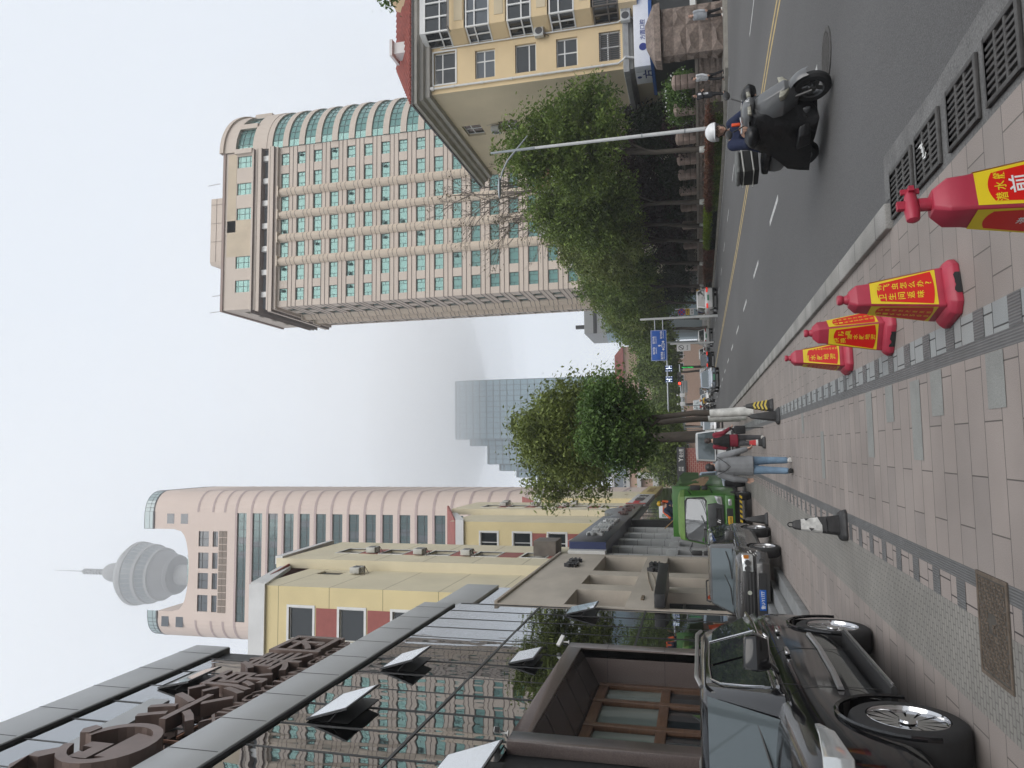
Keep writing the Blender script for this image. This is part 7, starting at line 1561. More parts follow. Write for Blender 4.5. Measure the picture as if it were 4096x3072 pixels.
# the row along the right pavement
G2 = 'street trees along the right pavement'
row = [(16.9, 42.2, 14.2, 12.9, L_mid, 'first street tree on the right pavement, the bright green crown behind the lamp post'), (16.4, 50, 14.0, 13.6, L_mid, 'second street tree on the right pavement, leaning trunk with whitewashed foot'), (16.3, 55.3, 13.2, 13.2, L_olive, 'third street tree on the right pavement'), (16.2, 59, 13.4, 12.8, L_olive, 'fourth street tree on the right pavement'), (16.0, 65.7, 13.2, 13.4, L_mid, 'fifth street tree on the right pavement, forked trunk'), (15.8, 74, 13, 13, L_mid, 'sixth street tree on the right pavement'), (15.8, 83, 12.4, 12.6, L_olive, 'seventh street tree on the right pavement, beside the blue sign'), (15.6, 92, 12, 12.4, L_mid, 'last street tree of the right hand row near the crossing')]
for i, (x, y, top, zt2, lm, lab) in enumerate(row):
    q = random.Random(50+i); cx = x+(1.3 if i == 0 else q.uniform(.2, 1.0)); R0 = 3.1 if i else 2.9
    bl = [(cx, y, 9.3, R0, R0, 3.0), (cx+(1.9 if i == 0 else 1.2), y+.5, 7.6, 2.3, 2.2, 2.1), (cx-1.7, y, 8.0, 2.0, 2.2, 2.0), (cx+.2, y, 12.0, 2.0, 2.0, 1.7), (cx+q.uniform(-2, 2), y-1, 6.2, 1.7, 1.7, 1.1)]
    if i == 0: bl += [(cx+3.2, y+1.5, 7.8, 1.5, 1.4, 1.6), (cx+2.4, y+1, 10.2, 1.4, 1.4, 1.2), (cx-1.6, y-.5, 11.2, 1.4, 1.4, 1.4)]
    tree('street_tree', lab, (x, y, .12), .17, 11.2, bl, 900 if i < 3 else 640, .27 if i < 3 else .32, .30 if i < 3 else .34, 17, lm, 60+i, 1.15, G2, lean=(q.uniform(.5, 1.3), q.uniform(-.5, .5)), nl=14, fork=.3)
# tall sparse tree behind the wall
tt = thing('bare_tree', 'tall thin branched tree with sparse young leaves rising before the hotel tower', 'tree', (23.2, 64, 1.25)); q = random.Random(9); b = MB(); tips = []
def grow(p, d, L_, r, lv):
    e = p+d*L_; m1 = p.lerp(e, .5)+Vector((q.uniform(-1, 1), q.uniform(-1, 1), q.uniform(-.5, .5)))*L_*.05; b.tube([p, m1, e], [r, r*.85, r*.66], 7 if lv < 2 else 4, cap=False)
    if lv >= 2: tips.append((m1, e))
    if lv >= 5: return
    for k in range((5, 4, 3, 3, 3)[lv]): a = Vector((q.gauss(0, 1), q.gauss(0, 1), q.gauss(.25, .5))).normalized(); grow(p.lerp(e, q.uniform(.55, 1)), (d*1.0+a*(.62 if lv else .5)).normalized(), L_*q.uniform(.55, .8), max(r*.55, .012), lv+1)
grow(Vector((23.2, 64, 1.25)), Vector((0.02, 0, 1)), 10.5, .27, 0)
b.build('trunk', mat('pale_bark', (.15, .125, .105), rough=.9, var=.2), tt, smooth=60); V = MB()
for m1, e in tips:
    for _ in range(2):
        p = m1.lerp(e, q.random())+Vector((q.gauss(0, .25), q.gauss(0, .25), q.gauss(0, .2))); a = q.random()*6.28; l = Vector((math.cos(a), math.sin(a), q.uniform(-.6, .4)))*.26; s_ = Vector((-l.y, l.x, .05))*.3; V.poly([p, p+l*.5-s_, p+l, p+l*.5+s_])
V.build('crown', L_sparse, tt)
# shrubs and small trees behind the railing
tree('plum_tree', 'near dark purple leaved plum tree behind the stone fence', (20.4, 53, 1.25), .16, 6, [(20.2, 53, 5.4, 2.6, 2.4, 2.2), (19.0, 55, 4.4, 1.8, 2, 1.6), (21.5, 50, 4.8, 2, 2, 1.8)], 620, .26, .3, 17, L_purple, 81, group='purple plum trees behind the wall')
tree('plum_tree', 'far dark purple leaved plum tree hanging over the fence by the cream wall', (20.0, 63, 1.25), .16, 6, [(19.6, 62, 4.6, 2.5, 3, 2.0), (19.0, 66, 4.0, 2, 2.5, 1.7)], 560, .28, .32, 17, L_purple, 82, group='purple plum trees behind the wall')
for i, (x, y, z, rx, rz_, lm, n, lab) in enumerate(((19.3, 40.5, 2.15, 1.0, .95, L_deep, 420, 'dense rose bush with white flowers over the wall coping beside the first pillar'), (20.8, 47.5, 3.6, 1.7, 2.3, L_dark, 420, 'dark conifer behind the railing below the bright street tree'), (18.9, 58, 2.8, 1.0, 1.5, L_dark, 300, 'dark evergreen bush behind the middle of the railing'), (18.6, 72, 3.6, 1.8, 2.4, L_dark, 380, 'dark evergreen mass behind the far end of the railing'), (18.2, 84, 4.0, 1.9, 2.8, L_dark, 380, 'dark evergreen by the far gate opening'), (19.5, 95, 4.5, 3, 3.4, L_deep, 420, 'green shrub mass closing the right bank by the crossing'))):
    t = thing('shrub', lab, 'shrub', (x, y, 1.25)); sd = 2.6 if i == 0 else rx*1.2
    bl = [(x, y, z, rx, sd, rz_), (x+rx*.6, y+sd*.6, z-.2, rx*.7, sd*.5, rz_*.8), (x-rx*.2, y-sd*.6, z-.1, rx*.7, sd*.5, rz_*.75)]
    foliage(bl, n, .17 if i == 0 else .24, .2, 18, 90+i).build('foliage', lm, t); s_ = MB(); s_.tube([(x, y, 1.25), (x, y, z+.3)], [.08, .03], 6); s_.build('stem', M_bark, t)
    if i == 0:
        q = random.Random(3); f = MB()
        for _ in range(46): a, e_ = q.uniform(0, 6.28), q.uniform(-.3, 1.2); f.ell((x+1.02*rx*math.cos(a)*math.cos(e_), y+1.02*sd*math.sin(a)*math.cos(e_), z+rz_*math.sin(e_)), .045, 6, 4)
        f.build('flowers', M_frame_w, t)
for i, (x, y, s_) in enumerate(((19.6, 45.0, 1.0), (19.0, 50.5, 1.15), (19.4, 54.5, 1.2), (18.8, 62, 1.2), (18.9, 66.5, 1.25), (18.5, 77, 1.2), (19.8, 58, 1.6), (20.5, 70, 1.7))):
    t = thing('shrub', 'dark shrub filling the gap behind the railing, number %s from the rose bush' % ('one', 'two', 'three', 'four', 'five', 'six', 'seven', 'eight')[i], 'shrub', (x, y, 1.25), 0, 'dark shrubs behind the railing')
    foliage([(x, y, 2.2*s_+.1, 1.1, 2.2, 1.3*s_), (x+.4, y+1.2, 1.9, .9, 1.4, .9)], 210, .26, .24, 17, 170+i).build('foliage', L_dark if i % 3 else L_purple, t); s_m = MB(); s_m.tube([(x, y, 1.25), (x, y, 2.4)], [.07, .03], 6); s_m.build('stem', M_bark, t)
# clipped hedge between the kerb and the right pavement
def hedge(lab, y0, y1, x0, x1, z1, lm, lm2, n, seed):
    t = thing('hedge', lab, 'hedge', ((x0+x1)/2, (y0+y1)/2, .12), 0, 'clipped hedges along the right kerb'); q = random.Random(seed)
    def fill(lo, hi, n_):
        V = []; F_ = []
        for _ in range(n_):
            y = q.uniform(y0, y1); f = (y-y0)/(y1-y0); s_ = q.random(); xx = kx(y)
            if s_ < .5: p = Vector((xx+x0+(x1-x0)*q.random(), y, hi+q.gauss(0, .05)))
            else: p = Vector((xx+x0+q.gauss(0, .05), y, q.uniform(lo, hi)))
            for _k in range(7):
                o_ = p+Vector((q.gauss(0, .06), q.gauss(0, .06), q.gauss(0, .05))); a = q.random()*6.28; l = Vector((math.cos(a), math.sin(a), q.uniform(-.2, .9)))*.11; w = Vector((-l.y, l.x, 0.02))*.3; k = len(V); V += [tuple(o_), tuple(o_+l*.5-w), tuple(o_+l), tuple(o_+l*.5+w)]; F_.append((k, k+1, k+2, k+3))
        m_ = MB(); m_.v = V; m_.f = F_; m_.mi = [0]*len(F_); return m_
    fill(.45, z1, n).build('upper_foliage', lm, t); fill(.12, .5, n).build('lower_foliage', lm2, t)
    b = MB(); n_ = max(2, int((y1-y0)/2))
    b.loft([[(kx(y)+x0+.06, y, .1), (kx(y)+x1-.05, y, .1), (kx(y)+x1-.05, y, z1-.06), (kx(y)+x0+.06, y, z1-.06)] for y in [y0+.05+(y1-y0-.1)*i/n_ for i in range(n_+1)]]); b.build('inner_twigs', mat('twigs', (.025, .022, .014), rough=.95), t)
def kx(y):
    for i in range(len(KX)-1):
        (xa, ya), (xb, yb) = KX[i], KX[i+1]
        if ya <= y <= yb: return xa+(xb-xa)*(y-ya)/(yb-ya)
    return KX[-1][0]
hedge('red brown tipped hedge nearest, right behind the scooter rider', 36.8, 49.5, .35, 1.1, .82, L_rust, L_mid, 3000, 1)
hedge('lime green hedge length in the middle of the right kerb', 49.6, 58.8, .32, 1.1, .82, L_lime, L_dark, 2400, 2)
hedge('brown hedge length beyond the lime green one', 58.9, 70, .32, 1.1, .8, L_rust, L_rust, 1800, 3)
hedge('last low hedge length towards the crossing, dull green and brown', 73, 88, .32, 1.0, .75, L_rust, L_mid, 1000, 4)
# trees closing the street, one crown shape re-used at several sizes
p0 = tree('far_tree', 'tree beyond the crossing left of the signals', (3.0, 112, 0), .2, 9, [(3, 112, 7.2, 3.4, 3, 2.8), (4.8, 112, 5.6, 2.2, 2.2, 1.9), (1.0, 112, 6, 2.2, 2, 2), (3.2, 112, 9.6, 2, 2, 1.4)], 420, .46, .5, 13, L_mid, 120, group='trees closing the far end of the street')
for x, y, s_, rz, lab in ((1.0, 76, .85, 1, 'tree over the near kerb behind the third whitewashed tree'), (1.2, 92, .95, 2, 'tree over the near kerb short of the crossing'), (-2.5, 118, 1.0, 3, 'tree behind the brick kiosk to the right'), (7.5, 132, 1.05, 4, 'tree in the middle of the view behind the lane arrow boxes'), (12.5, 118, 1.1, 5, 'tree beyond the crossing right of the lane arrow boxes'), (17, 108, 1.25, 6, 'large tree at the far right corner of the crossing'), (23, 112, 1.4, .5, 'tree on the far right behind the row, below the grey office'), (14, 140, 1.2, 2.5, 'distant tree under the blue road sign'), (20, 145, 1.3, 1.5, 'distant tree behind the right hand row'), (1, 150, 1.0, 3.5, 'distant tree hiding the foot of the peach house'), (28, 100, 1.5, 4.4, 'tall tree on the far right bank below the tower')):
    dup(p0, (x, y, 0), rz, lab, sc=s_)
tree('street_tree', 'tree whose leafy branch tips hang into the sky at the right frame edge', (26.0, 29.5, 0), .2, 13, [(23.9, 30, 15.2, 2.4, 2, 1.2), (22.0, 30, 15.5, 1.2, 1, .55), (21.2, 30, 15.45, .75, .6, .3)], 420, .22, .22, 16, L_deep, 140)
# ================================================================ people and scooters
M_skin = mat('skin', (.56, .35, .26), rough=.55, var=.06, scale=6); M_hair = mat('black_hair', (.018, .014, .013), rough=.5, var=.2, scale=20); M_eye = mat('eye_dark', (.02, .015, .012), rough=.2, var=0); M_lip = mat('lip', (.32, .13, .11), rough=.5, var=0)
def cloth(name, col, **k): return mat(name, col, rough=.85, var=k.pop('var', .18), scale=k.pop('scale', 5), bump=.5, bscale=k.pop('bscale', 16), **k)
def remesh(mb, name, m, vox, sm=6):
    return baked(mb, name, m, [('REMESH', dict(mode='VOXEL', voxel_size=vox, use_smooth_shade=True)), ('SMOOTH', dict(factor=.5, iterations=sm))], 80)
def limb(b, pts, rs, n=12):
    for i in range(len(pts)-1):
        b.tube([pts[i], pts[i+1]], [rs[i], rs[i+1]], n)
    for p, r in zip(pts, rs): b.ell(p, r, 10, 8)
def hand(b, w, d, side, curl=.5, s=1.):
    """palm, four unequal bent fingers and a thumb from its side; w wrist, d pointing direction"""
    w = Vector(w); d = Vector(d).normalized(); s_ = d.cross(Vector((0, 0, 1)));
    if s_.length < .2: s_ = Vector((0, -1, 0))
    s_.normalize(); nrm = s_.cross(d)*side
    def P(a, c, e): return w+d*a*s+s_*c*s+nrm*e*s
    b.loft([[P(x, c*k, e*k2) for c, e in ((-.04, -.012), (.04, -.012), (.042, .012), (-.042, .012))] for x, k, k2 in ((.0, .7, 1.2), (.04, 1, 1.1), (.085, 1, .9))])
    for c, L_ in ((-.032, .062), (-.011, .074), (.011, .068), (.032, .052)):
        b.tube([P(.08, c, 0), P(.08+L_*.5, c*1.05, -.01*curl*2), P(.08+L_*.85, c*1.05, -.035*curl*2), P(.08+L_*(1-.25*curl), c, -.06*curl*2)], [.0095, .009, .008, .006], 6)
    b.tube([P(.02, -.036, 0), P(.055, -.062, -.012), P(.085, -.066, -.03*curl*2)], [.011, .0095, .007], 6)
def head(b, c, yaw_=0, s=1., nose=True):
    c = Vector(c); M = Matrix.Translation(c) @ Matrix.Rotation(yaw_, 4, 'Z') @ Matrix.Scale(s, 4); k0 = len(b.v)
    b.ell((0, .012, .03), (.074, .092, .085), 14, 10); b.ell((0, -.022, -.035), (.058, .066, .075), 12, 8); b.ell((0, -.05, -.085), (.03, .03, .028), 8, 6)
    if nose: b.tube([(0, -.088, .012), (0, -.108, -.028)], [.009, .015], 7); b.ell((0, -.103, -.03), (.017, .014, .012), 8, 6)
    for sx in (-1, 1): b.ell((sx*.074, .012, -.01), (.012, .022, .032), 8, 6)
    b.xf(M, k0); return M
def face(par, M):
    b = MB()
    for sx in (-1, 1): b.ell((sx*.03, -.081, .012), (.013, .008, .007), 8, 6); b.tube([(sx*.012, -.088, .034), (sx*.03, -.09, .038), (sx*.048, -.078, .032)], .004, 5)
    b.xf(M); b.build('eyes', M_eye, par, smooth=60)
    b = MB(); b.tube([(-.022, -.086, -.06), (0, -.094, -.058), (.022, -.086, -.06)], [.003, .006, .003], 6); b.xf(M); b.build('mouth', M_lip, par, smooth=60)
def person(name_label, loc, rz, J, top, trousers, shoe, hair, sc=1., vox=.014, group=None, sleeves='long', hood=False, vest=None, hairlen=0, facing=True, hem=.84, top_bulk=1., socks=None, topname='jacket'):
    """J: joint positions in metres about the feet, front is -y"""
    t = thing('person', name_label, 'person', loc, rz, group, local=True); t.scale = (sc,)*3
    hc = Vector(J['head']); b = MB(); M = head(b, hc, J.get('yaw', 0)); nk = Vector(J['neck'])
    b.tube([hc+Vector((0, .02, -.07)), nk], [.052, .058], 12)
    b.ell(nk+Vector((0, .01, -.16)), (.15, .09, .2), 12, 8); hp = (Vector(J['hipL'])+Vector(J['hipR']))/2; b.tube([nk+Vector((0, .01, -.1)), hp], [.11, .12], 12)
    for s_ in 'LR':
        limb(b, [J['sh'+s_], J['el'+s_], J['wr'+s_]], [.05, .04, .028]); limb(b, [J['hip'+s_], J['kn'+s_], J['an'+s_]], [.085, .055, .04]); an = Vector(J['an'+s_]); tz = Vector(J.get('toe'+s_, (0, -1, 0))); b.tube([an+Vector((0, 0, -.04)), an+tz*.14+Vector((0, 0, -.055))], [.035, .03], 8)
    me = remesh(b, 'body', M_skin, vox); hb_ = MB()
    for s_, sd_ in (('L', 1), ('R', -1)): d = Vector(J['wr'+s_])-Vector(J['el'+s_]); hand(hb_, Vector(J['wr'+s_])-d.normalized()*.01, J.get('hd'+s_, d), sd_, J.get('curl', .5))
    bm = bmesh.new(); bm.from_mesh(me); h_me = hb_.mesh('h', M_skin, smooth=60); bm.from_mesh(h_me); bm.to_mesh(me); bm.free(); link('body', me, t)
    if facing: face(t, M)
    b = MB(); k0 = 0                                   # hair: a cap that leaves the face free
    b.ell((0, .024, .045), (.084, .098, .082), 14, 10); b.ell((0, .055, -.005), (.078, .062, .075), 12, 8)
    if hairlen: b.ell((0, .07, -.06), (.07, .045, .09+hairlen), 12, 8)
    b.xf(M); link('hair', remesh(b, 'hair', hair, vox*.8, 3), t)
    sh = (Vector(J['shL'])+Vector(J['shR']))/2; w = abs(J['shL'][0]-J['shR'][0])/2; b = MB(); k = top_bulk
    def oval(c, a, e, n=14): return [(c[0]+a*math.cos(2*PI*i/n), c[1]+e*math.sin(2*PI*i/n), c[2]) for i in range(n)]
    up = (sh-hp); q = lambda f: hp+up*f
    zh = (hem-hp.z)/max(up.z, .1)
    b.loft([oval(q(zh), .19*k, .135*k), oval(q(.12), .185*k, .13*k), oval(q(.45), .18*k, .125*k), oval(q(.8), (w+.02)*k, .125*k), oval(q(1.0), (w-.0), .10), oval(q(1.12), .075, .07)])
    for s_ in 'LR':
        sp, ep, wp = Vector(J['sh'+s_]), Vector(J['el'+s_]), Vector(J['wr'+s_]); wp2 = ep.lerp(wp, .92 if sleeves == 'long' else .35)
        limb(b, [sp, ep, wp2], [.078*k, .062*k, .05*k if sleeves == 'long' else .058*k])
    if hood: b.ell(nk+Vector((0, .07, -.0)), (.12, .09, .075), 12, 8); b.ell(nk+Vector((0, .10, -.09)), (.11, .05, .13), 12, 8)
    link(topname, remesh(b, topname, top, vox, 4), t)
    if vest:
        b = MB(); b.loft([oval(q(vest[1]), .20*k, .148*k), oval(q(.45), .192*k, .138*k), oval(q(.8), (w+.0)*k, .135*k), oval(q(1.03), (w-.03), .108), oval(q(1.13), .08, .075)]); link('vest', remesh(b, 'vest', vest[0], vox, 4), t)
    b = MB(); b.ell(hp+Vector((0, 0, .03)), (.165, .12, .13), 12, 8)
    for s_ in 'LR': limb(b, [Vector(J['hip'+s_]), Vector(J['kn'+s_]), Vector(J['kn'+s_]).lerp(Vector(J['an'+s_]), .93)], [.105, .076, .066])
    link('trousers', remesh(b, 'trousers', trousers, vox, 4), t)
    for s_ in 'LR':
        an = Vector(J['an'+s_]); tz = Vector(J.get('toe'+s_, (0, -1, 0))).normalized(); sd_ = tz.cross(Vector((0, 0, 1))).normalized(); up2 = sd_.cross(tz); b = MB(); P = lambda a, c, z: an+tz*a+sd_*c+up2*(z)
        b.loft([[P(a, c*wd, -.085 if lo else 0) if 0 else P(a, c*wd, zz) for c, zz in ((-1, -.085), (1, -.085), (1, h1), (.6, h2), (-.6, h2), (-1, h1))] for a, wd, h1, h2 in ((-.075, .03, -.04, -.02), (-.05, .042, -.03, .0), (.0, .043, -.03, .005), (.07, .047, -.05, -.03), (.14, .045, -.06, -.045), (.185, .028, -.07, -.06))]); b.build('shoe', shoe if not isinstance(shoe, tuple) else shoe[0 if s_ == 'L' else 1], t, bevel=.008)
        if socks: b = MB(); b.tube([an+Vector((0, 0, -.01)), Vector(J['kn'+s_]).lerp(an, .80)], [.046, .048], 10); b.build('sock', socks, t, smooth=60)
    return t
def stand(stride=.0, arms=.0, spread=.1, h=0):
    """walking or standing joints, stride and arm swing in metres along y; L is the figure's left (+x when facing -y)"""
    return dict(head=(0, -.02, 1.565), neck=(0, .0, 1.43), shL=(.175, .01, 1.375), shR=(-.175, .01, 1.375), elL=(.225, .03-arms*.5, 1.10), elR=(-.225, .03+arms*.5, 1.10), wrL=(.235, -.05-arms, .86), wrR=(-.235, -.05+arms, .86),
        hipL=(.085, 0, .87), hipR=(-.085, 0, .87), knL=(spread*.95, -.02+stride*.55, .475), knR=(-spread*.95, -.05-stride*.6, .475), anL=(spread, .05+stride, .09+abs(stride)*.12), anR=(-spread, -stride*.9, .085))
M_wshoe = cloth('white_trainer', (.58, .57, .54), var=.1); M_kshoe = cloth('black_shoe', (.02, .02, .02), var=.05)
# person in the grey hoodie, seen from behind, arms by the sides
J = stand(.10, .04, .095); J.update(elL=(.27, .02, 1.12), wrL=(.30, -.04, .88), elR=(-.27, .05, 1.10), wrR=(-.33, .0, .86), neck=(0, .02, 1.42), head=(.03, -.05, 1.56), yaw=-.3)
P1 = person('person in a grey hooded jacket and pale blue jeans, walking away on the pavement', (-.40, 16.15, 0), R(176), J, cloth('grey_hoodie', (.235, .245, .255), bscale=9, scale=3), cloth('blue_jeans', (.165, .255, .355), var=.25, scale=4), (M_kshoe, M_wshoe), M_hair, 1.03, .011, hood=True, hem=.74, top_bulk=1.08, socks=M_wshoe, sleeves='long')
b = MB(); b.tube([(-.19, .10, 1.45), (-.08, .235, 1.28), (0, .26, 1.19), (.08, .235, 1.28), (.19, .10, 1.45)], .007, 5); b.build('hood_piping', M_ink_k, P1)
# person with black vest over red sleeves, stick in one hand
J = stand(.06, .0, .08); J.update(elR=(-.25, .05, 1.12), wrR=(-.36, -.10, .93), elL=(.22, .02, 1.1), wrL=(.15, -.2, .95), yaw=.25)
P2 = person('person in a black vest with red sleeves and grey trousers, standing by the white van', (.17, 22.7, 0), R(170), J, cloth('crimson_shirt', (.20, .018, .035)), cloth('grey_trousers', (.085, .085, .09)), M_wshoe, mat('brown_grey_hair', (.05, .035, .03), rough=.6, var=.3, scale=20), 1.0, .014, vest=(cloth('black_vest', (.014, .014, .015)), .18), hem=.72, top_bulk=1.02)
wk = thing('walking_stick', 'thin black walking stick held by the person in red sleeves', 'stick', (.54, 22.55, 0)); b = MB(); b.tube([(.53, 22.6, .93), (.535, 22.5, .02)], .013, 8); b.build('shaft', M_kshoe, wk); b = MB(); b.tube([(.47, 22.62, .935), (.53, 22.6, .95), (.58, 22.58, .93)], .016, 8); b.build('handle', M_kshoe, wk)
tag(MB().box(.36, .60, 22.35, 22.50, .52, .84).build('shoulder_bag', cloth('black_bag', (.015, .015, .016)), bevel=.04), 'black bag hanging at the side of the person with the stick', 'bag')
# pedestrians across the street
J = stand(.12, .05, .08); J.update(yaw=.4)
person('person with light hair in a grey jacket and black trousers, walking past the gate pier', (20.1, 33.9, .12), R(-60), J, cloth('silver_jacket', (.36, .38, .41)), cloth('black_trousers_a', (.012, .012, .014)), M_wshoe, mat('light_hair', (.32, .19, .15), rough=.6, var=.2, scale=14), .93, .018, hem=.76, top_bulk=1.12)
J = stand(.14, .06, .08)
person('person in a white patterned jacket and black trousers, walking by the stone wall', (17.55, 34.9, .12), R(-75), J, cloth('white_pattern_jacket', (.52, .53, .55), var=.3, scale=9), cloth('black_trousers_b', (.012, .012, .014)), M_kshoe, M_hair, .90, .018, hem=.80)
J = stand(.02, .0, .07); J.update(yaw=-.5, elR=(-.2, -.06, 1.12), wrR=(-.05, -.26, 1.16), elL=(.22, -.05, 1.1), wrL=(.08, -.26, 1.12))
pc = person('person in open black coat over white shirt looking at a phone across the street', (16.75, 35.1, .12), R(25), J, cloth('black_coat', (.012, .013, .017)), cloth('black_trousers_c', (.012, .012, .014)), M_kshoe, M_hair, .90, .018, hem=.62, top_bulk=1.05)
b = MB(); b.loft([[(-.075, -.12, z), (-.04, -.155, z), (.04, -.155, z), (.075, -.12, z)] for z in (.84, 1.0, 1.2, 1.36)]); b.build('shirt_front', cloth('white_shirt', (.62, .62, .64)), pc, smooth=60)
J = stand(.10, .0, .08)
person('small person in a dark blue top far along the right pavement near the parked trees', (14.3, 79, .1), R(180), J, cloth('navy_red_top', (.03, .03, .15)), cloth('black_trousers_d', (.012, .012, .014)), M_kshoe, M_hair, .95, .025, hem=.85)
# worker on the truck bed with hard hat and orange vest
J = stand(.0, .0, .1); J.update(head=(.30, -.18, 1.38), neck=(.22, -.1, 1.27), shL=(.34, -.02, 1.20), shR=(.02, -.10, 1.20), elL=(.36, -.25, .98), wrL=(.22, -.45, .92), elR=(-.20, -.25, 1.02), wrR=(-.40, -.32, .88), yaw=.3)
wkr = person('person in navy clothes, orange vest and yellow hard hat on the green truck', (-2.75, 32.6, 2.05), R(8), J, cloth('navy_overall', (.022, .028, .055)), cloth('navy_overall_trousers', (.022, .028, .05)), M_kshoe, M_hair, 1.05, .018, hem=.8, top_bulk=1.3)
b = MB(); b.ell((.30, -.17, 1.45), (.11, .125, .10), 16, 8); b.lathe([(.12, 1.43), (.145, 1.425), (.12, 1.435)], (.30, -.19, 0), 16, cap=False); b.build('hard_hat', mat('hat_yellow', (.70, .42, .02), rough=.3, var=0), wkr, smooth=50)
b = MB(); b.tube([(.40, -.16, 1.30), (.36, .02, 1.29), (.2, .10, 1.27), (-.02, .0, 1.28), (-.16, -.2, 1.12), (-.30, -.32, 1.0)], [.05, .06, .06, .06, .07, .055], 8); b.tube([(.40, -.16, 1.28), (.36, -.22, 1.0)], [.05, .05], 8); b.build('orange_vest', mat('vest_orange', (.68, .12, .03), rough=.7), wkr, smooth=60)
tl = thing('tool_handle', 'wooden tool handle held by the person on the truck', 'tool', (-3.2, 32.2, 2.9)); MB().tube([(-3.05, 32.2, 2.95), (-3.42, 32.0, 3.35)], .022, 8).build('handle', mat('tool_wood', (.36, .22, .09)), tl)
# ---------------------------------------------------------------- scooters
M_scg = mat('scooter_grey', (.105, .108, .11), rough=.28, var=.1, scale=4, coat=.4); M_apron = mat('quilted_leg_cover', (.008, .008, .009), rough=.38, var=.3, scale=7, bump=.9, bscale=9)
def scooter(lab, loc, rz, body, apron=None, box=True, sc=1., group=None):
    t = thing('scooter', lab, 'scooter', loc, rz, group, local=True); t.scale = (sc,)*3
    for y, w, nm in ((-.66, .11, 'front_wheel'), (.62, .13, 'rear_wheel')):
        b = MB(); r = .245; b.lathe([(r*.62, -w/2), (r*.88, -w/2), (r, -w*.2), (r, w*.2), (r*.88, w/2), (r*.62, w/2)], (0, y, r), 28, 'x', cap=False); o = b.build(nm, M_rubber, t, smooth=40)
        f = MB(); f.lathe([(r*.63, -.05), (r*.56, -.04), (r*.56, .04), (r*.63, .05)], (0, y, r), 24, 'x', cap=False).lathe([(.001, -.06), (.05, -.06), (.05, .06), (.001, .06)], (0, y, r), 12, 'x')
        for k in range(5): a = 2*PI*k/5; f.beam((0, y, r), (0, y+r*.6*math.cos(a), r+r*.6*math.sin(a)), .05, .025, (1, 0, 0))
        f.lathe([(.05, .05), (.10, .05), (.10, .055), (.05, .055)], (0, y, r), 16, 'x', cap=False); sub('rim', f, M_lampd, o, smooth=30)
    b = MB()
    for i in range(9):
        a = R(14+15*i); y, z = -.66-.285*math.cos(a)*1.0, .245+.285*math.sin(a); k = len(b.v); b.v += [(-.075, y, z), (-.04, y-.0, z+.03), (.04, y, z+.03), (.075, y, z)]
        if i: b.f += [(k-4, k-3, k+1, k), (k-3, k-2, k+2, k+1), (k-2, k-1, k+3, k+2)]; b.mi += [0]*3
    b.build('mudguard', body, t, smooth=50)
    b = MB()
    for s_ in (-1, 1): b.tube([(s_*.07, -.66, .245), (s_*.07, -.52, .62)], .02, 8)
    b.build('fork', M_lampd, t)
    def sec(z, w, yf, yr): return [(-w, yr, z), (-w*.85, (yf+yr)/2, z), (-w*.35, yf, z), (w*.35, yf, z), (w*.85, (yf+yr)/2, z), (w, yr, z)]
    b = MB(); b.loft([sec(.40, .08, -.64, -.45), sec(.50, .15, -.74, -.42), sec(.60, .22, -.76, -.40), sec(.74, .23, -.66, -.38), sec(.88, .20, -.56, -.33), sec(.96, .13, -.48, -.33)]); b.build('front_shield', body, t, bevel=.012, smooth=45)
    b = MB(); b.loft([[(-.13, -.735, .58), (.13, -.735, .58), (.11, -.73, .54), (-.11, -.73, .54)], [(-.15, -.715, .66), (.15, -.715, .66), (.15, -.71, .62), (-.15, -.71, .62)], [(-.05, -.685, .73), (.05, -.685, .73), (.1, -.68, .7), (-.1, -.68, .7)]]) if 0 else b.fpoly(Fr((0, -.70, .62), (1, 0, 0), (0, .22, 1)), [(-.07, -.09), (.07, -.09), (.17, -.02), (.185, .05), (.06, .03), (0, -.0), (-.06, .03), (-.185, .05), (-.17, -.02)], -.06, .03); b.build('headlight', mat_amb, t, bevel=.015)
    b = MB(); b.loft([sec(.97, .16, -.52, -.26), sec(1.03, .21, -.54, -.24), sec(1.10, .17, -.46, -.24), sec(1.13, .10, -.38, -.24)]); b.build('handlebar_cowl', body, t, bevel=.012, smooth=45)
    for s_ in (-1, 1):
        b = MB(); b.fpoly(Fr((s_*.15, -.50, 1.035), (1, s_*.35, 0), (0, .1, 1)), [(-.06, -.03), (.06, -.02), (.06, .025), (-.05, .02)], -.04, .015); b.build('side_lamp', mat_amb, t, bevel=.006)
        b = MB(); b.tube([(s_*.22, -.30, 1.10), (s_*.31, -.30, 1.25)], .009, 6); b.ell((s_*.36, -.31, 1.31), (.085, .018, .05), 12, 6); b.build('mirror', M_plastic, t, smooth=50)
        b = MB(); b.tube([(s_*.18, -.32, 1.04), (s_*.40, -.22, 1.03)], .018, 8); b.build('grip', M_plastic, t)
    b = MB(); b.loft([[(-.16, y, z-.10), (.16, y, z-.10), (.15, y, z), (-.15, y, z)] for y, z in ((.0, .74), (.3, .76), (.62, .80), (.85, .80))]); b.build('seat', M_apron, t, bevel=.03)
    b = MB(); b.loft([[(-.12, y, z0), (.12, y, z0), (.14, y, (z0+z1)/2), (.12, y, z1), (-.12, y, z1), (-.14, y, (z0+z1)/2)] for y, z0, z1 in ((-.40, .24, .34), (-.1, .22, .34), (.05, .26, .66), (.5, .36, .68), (.82, .52, .70))]); b.build('rear_body', body, t, bevel=.015)
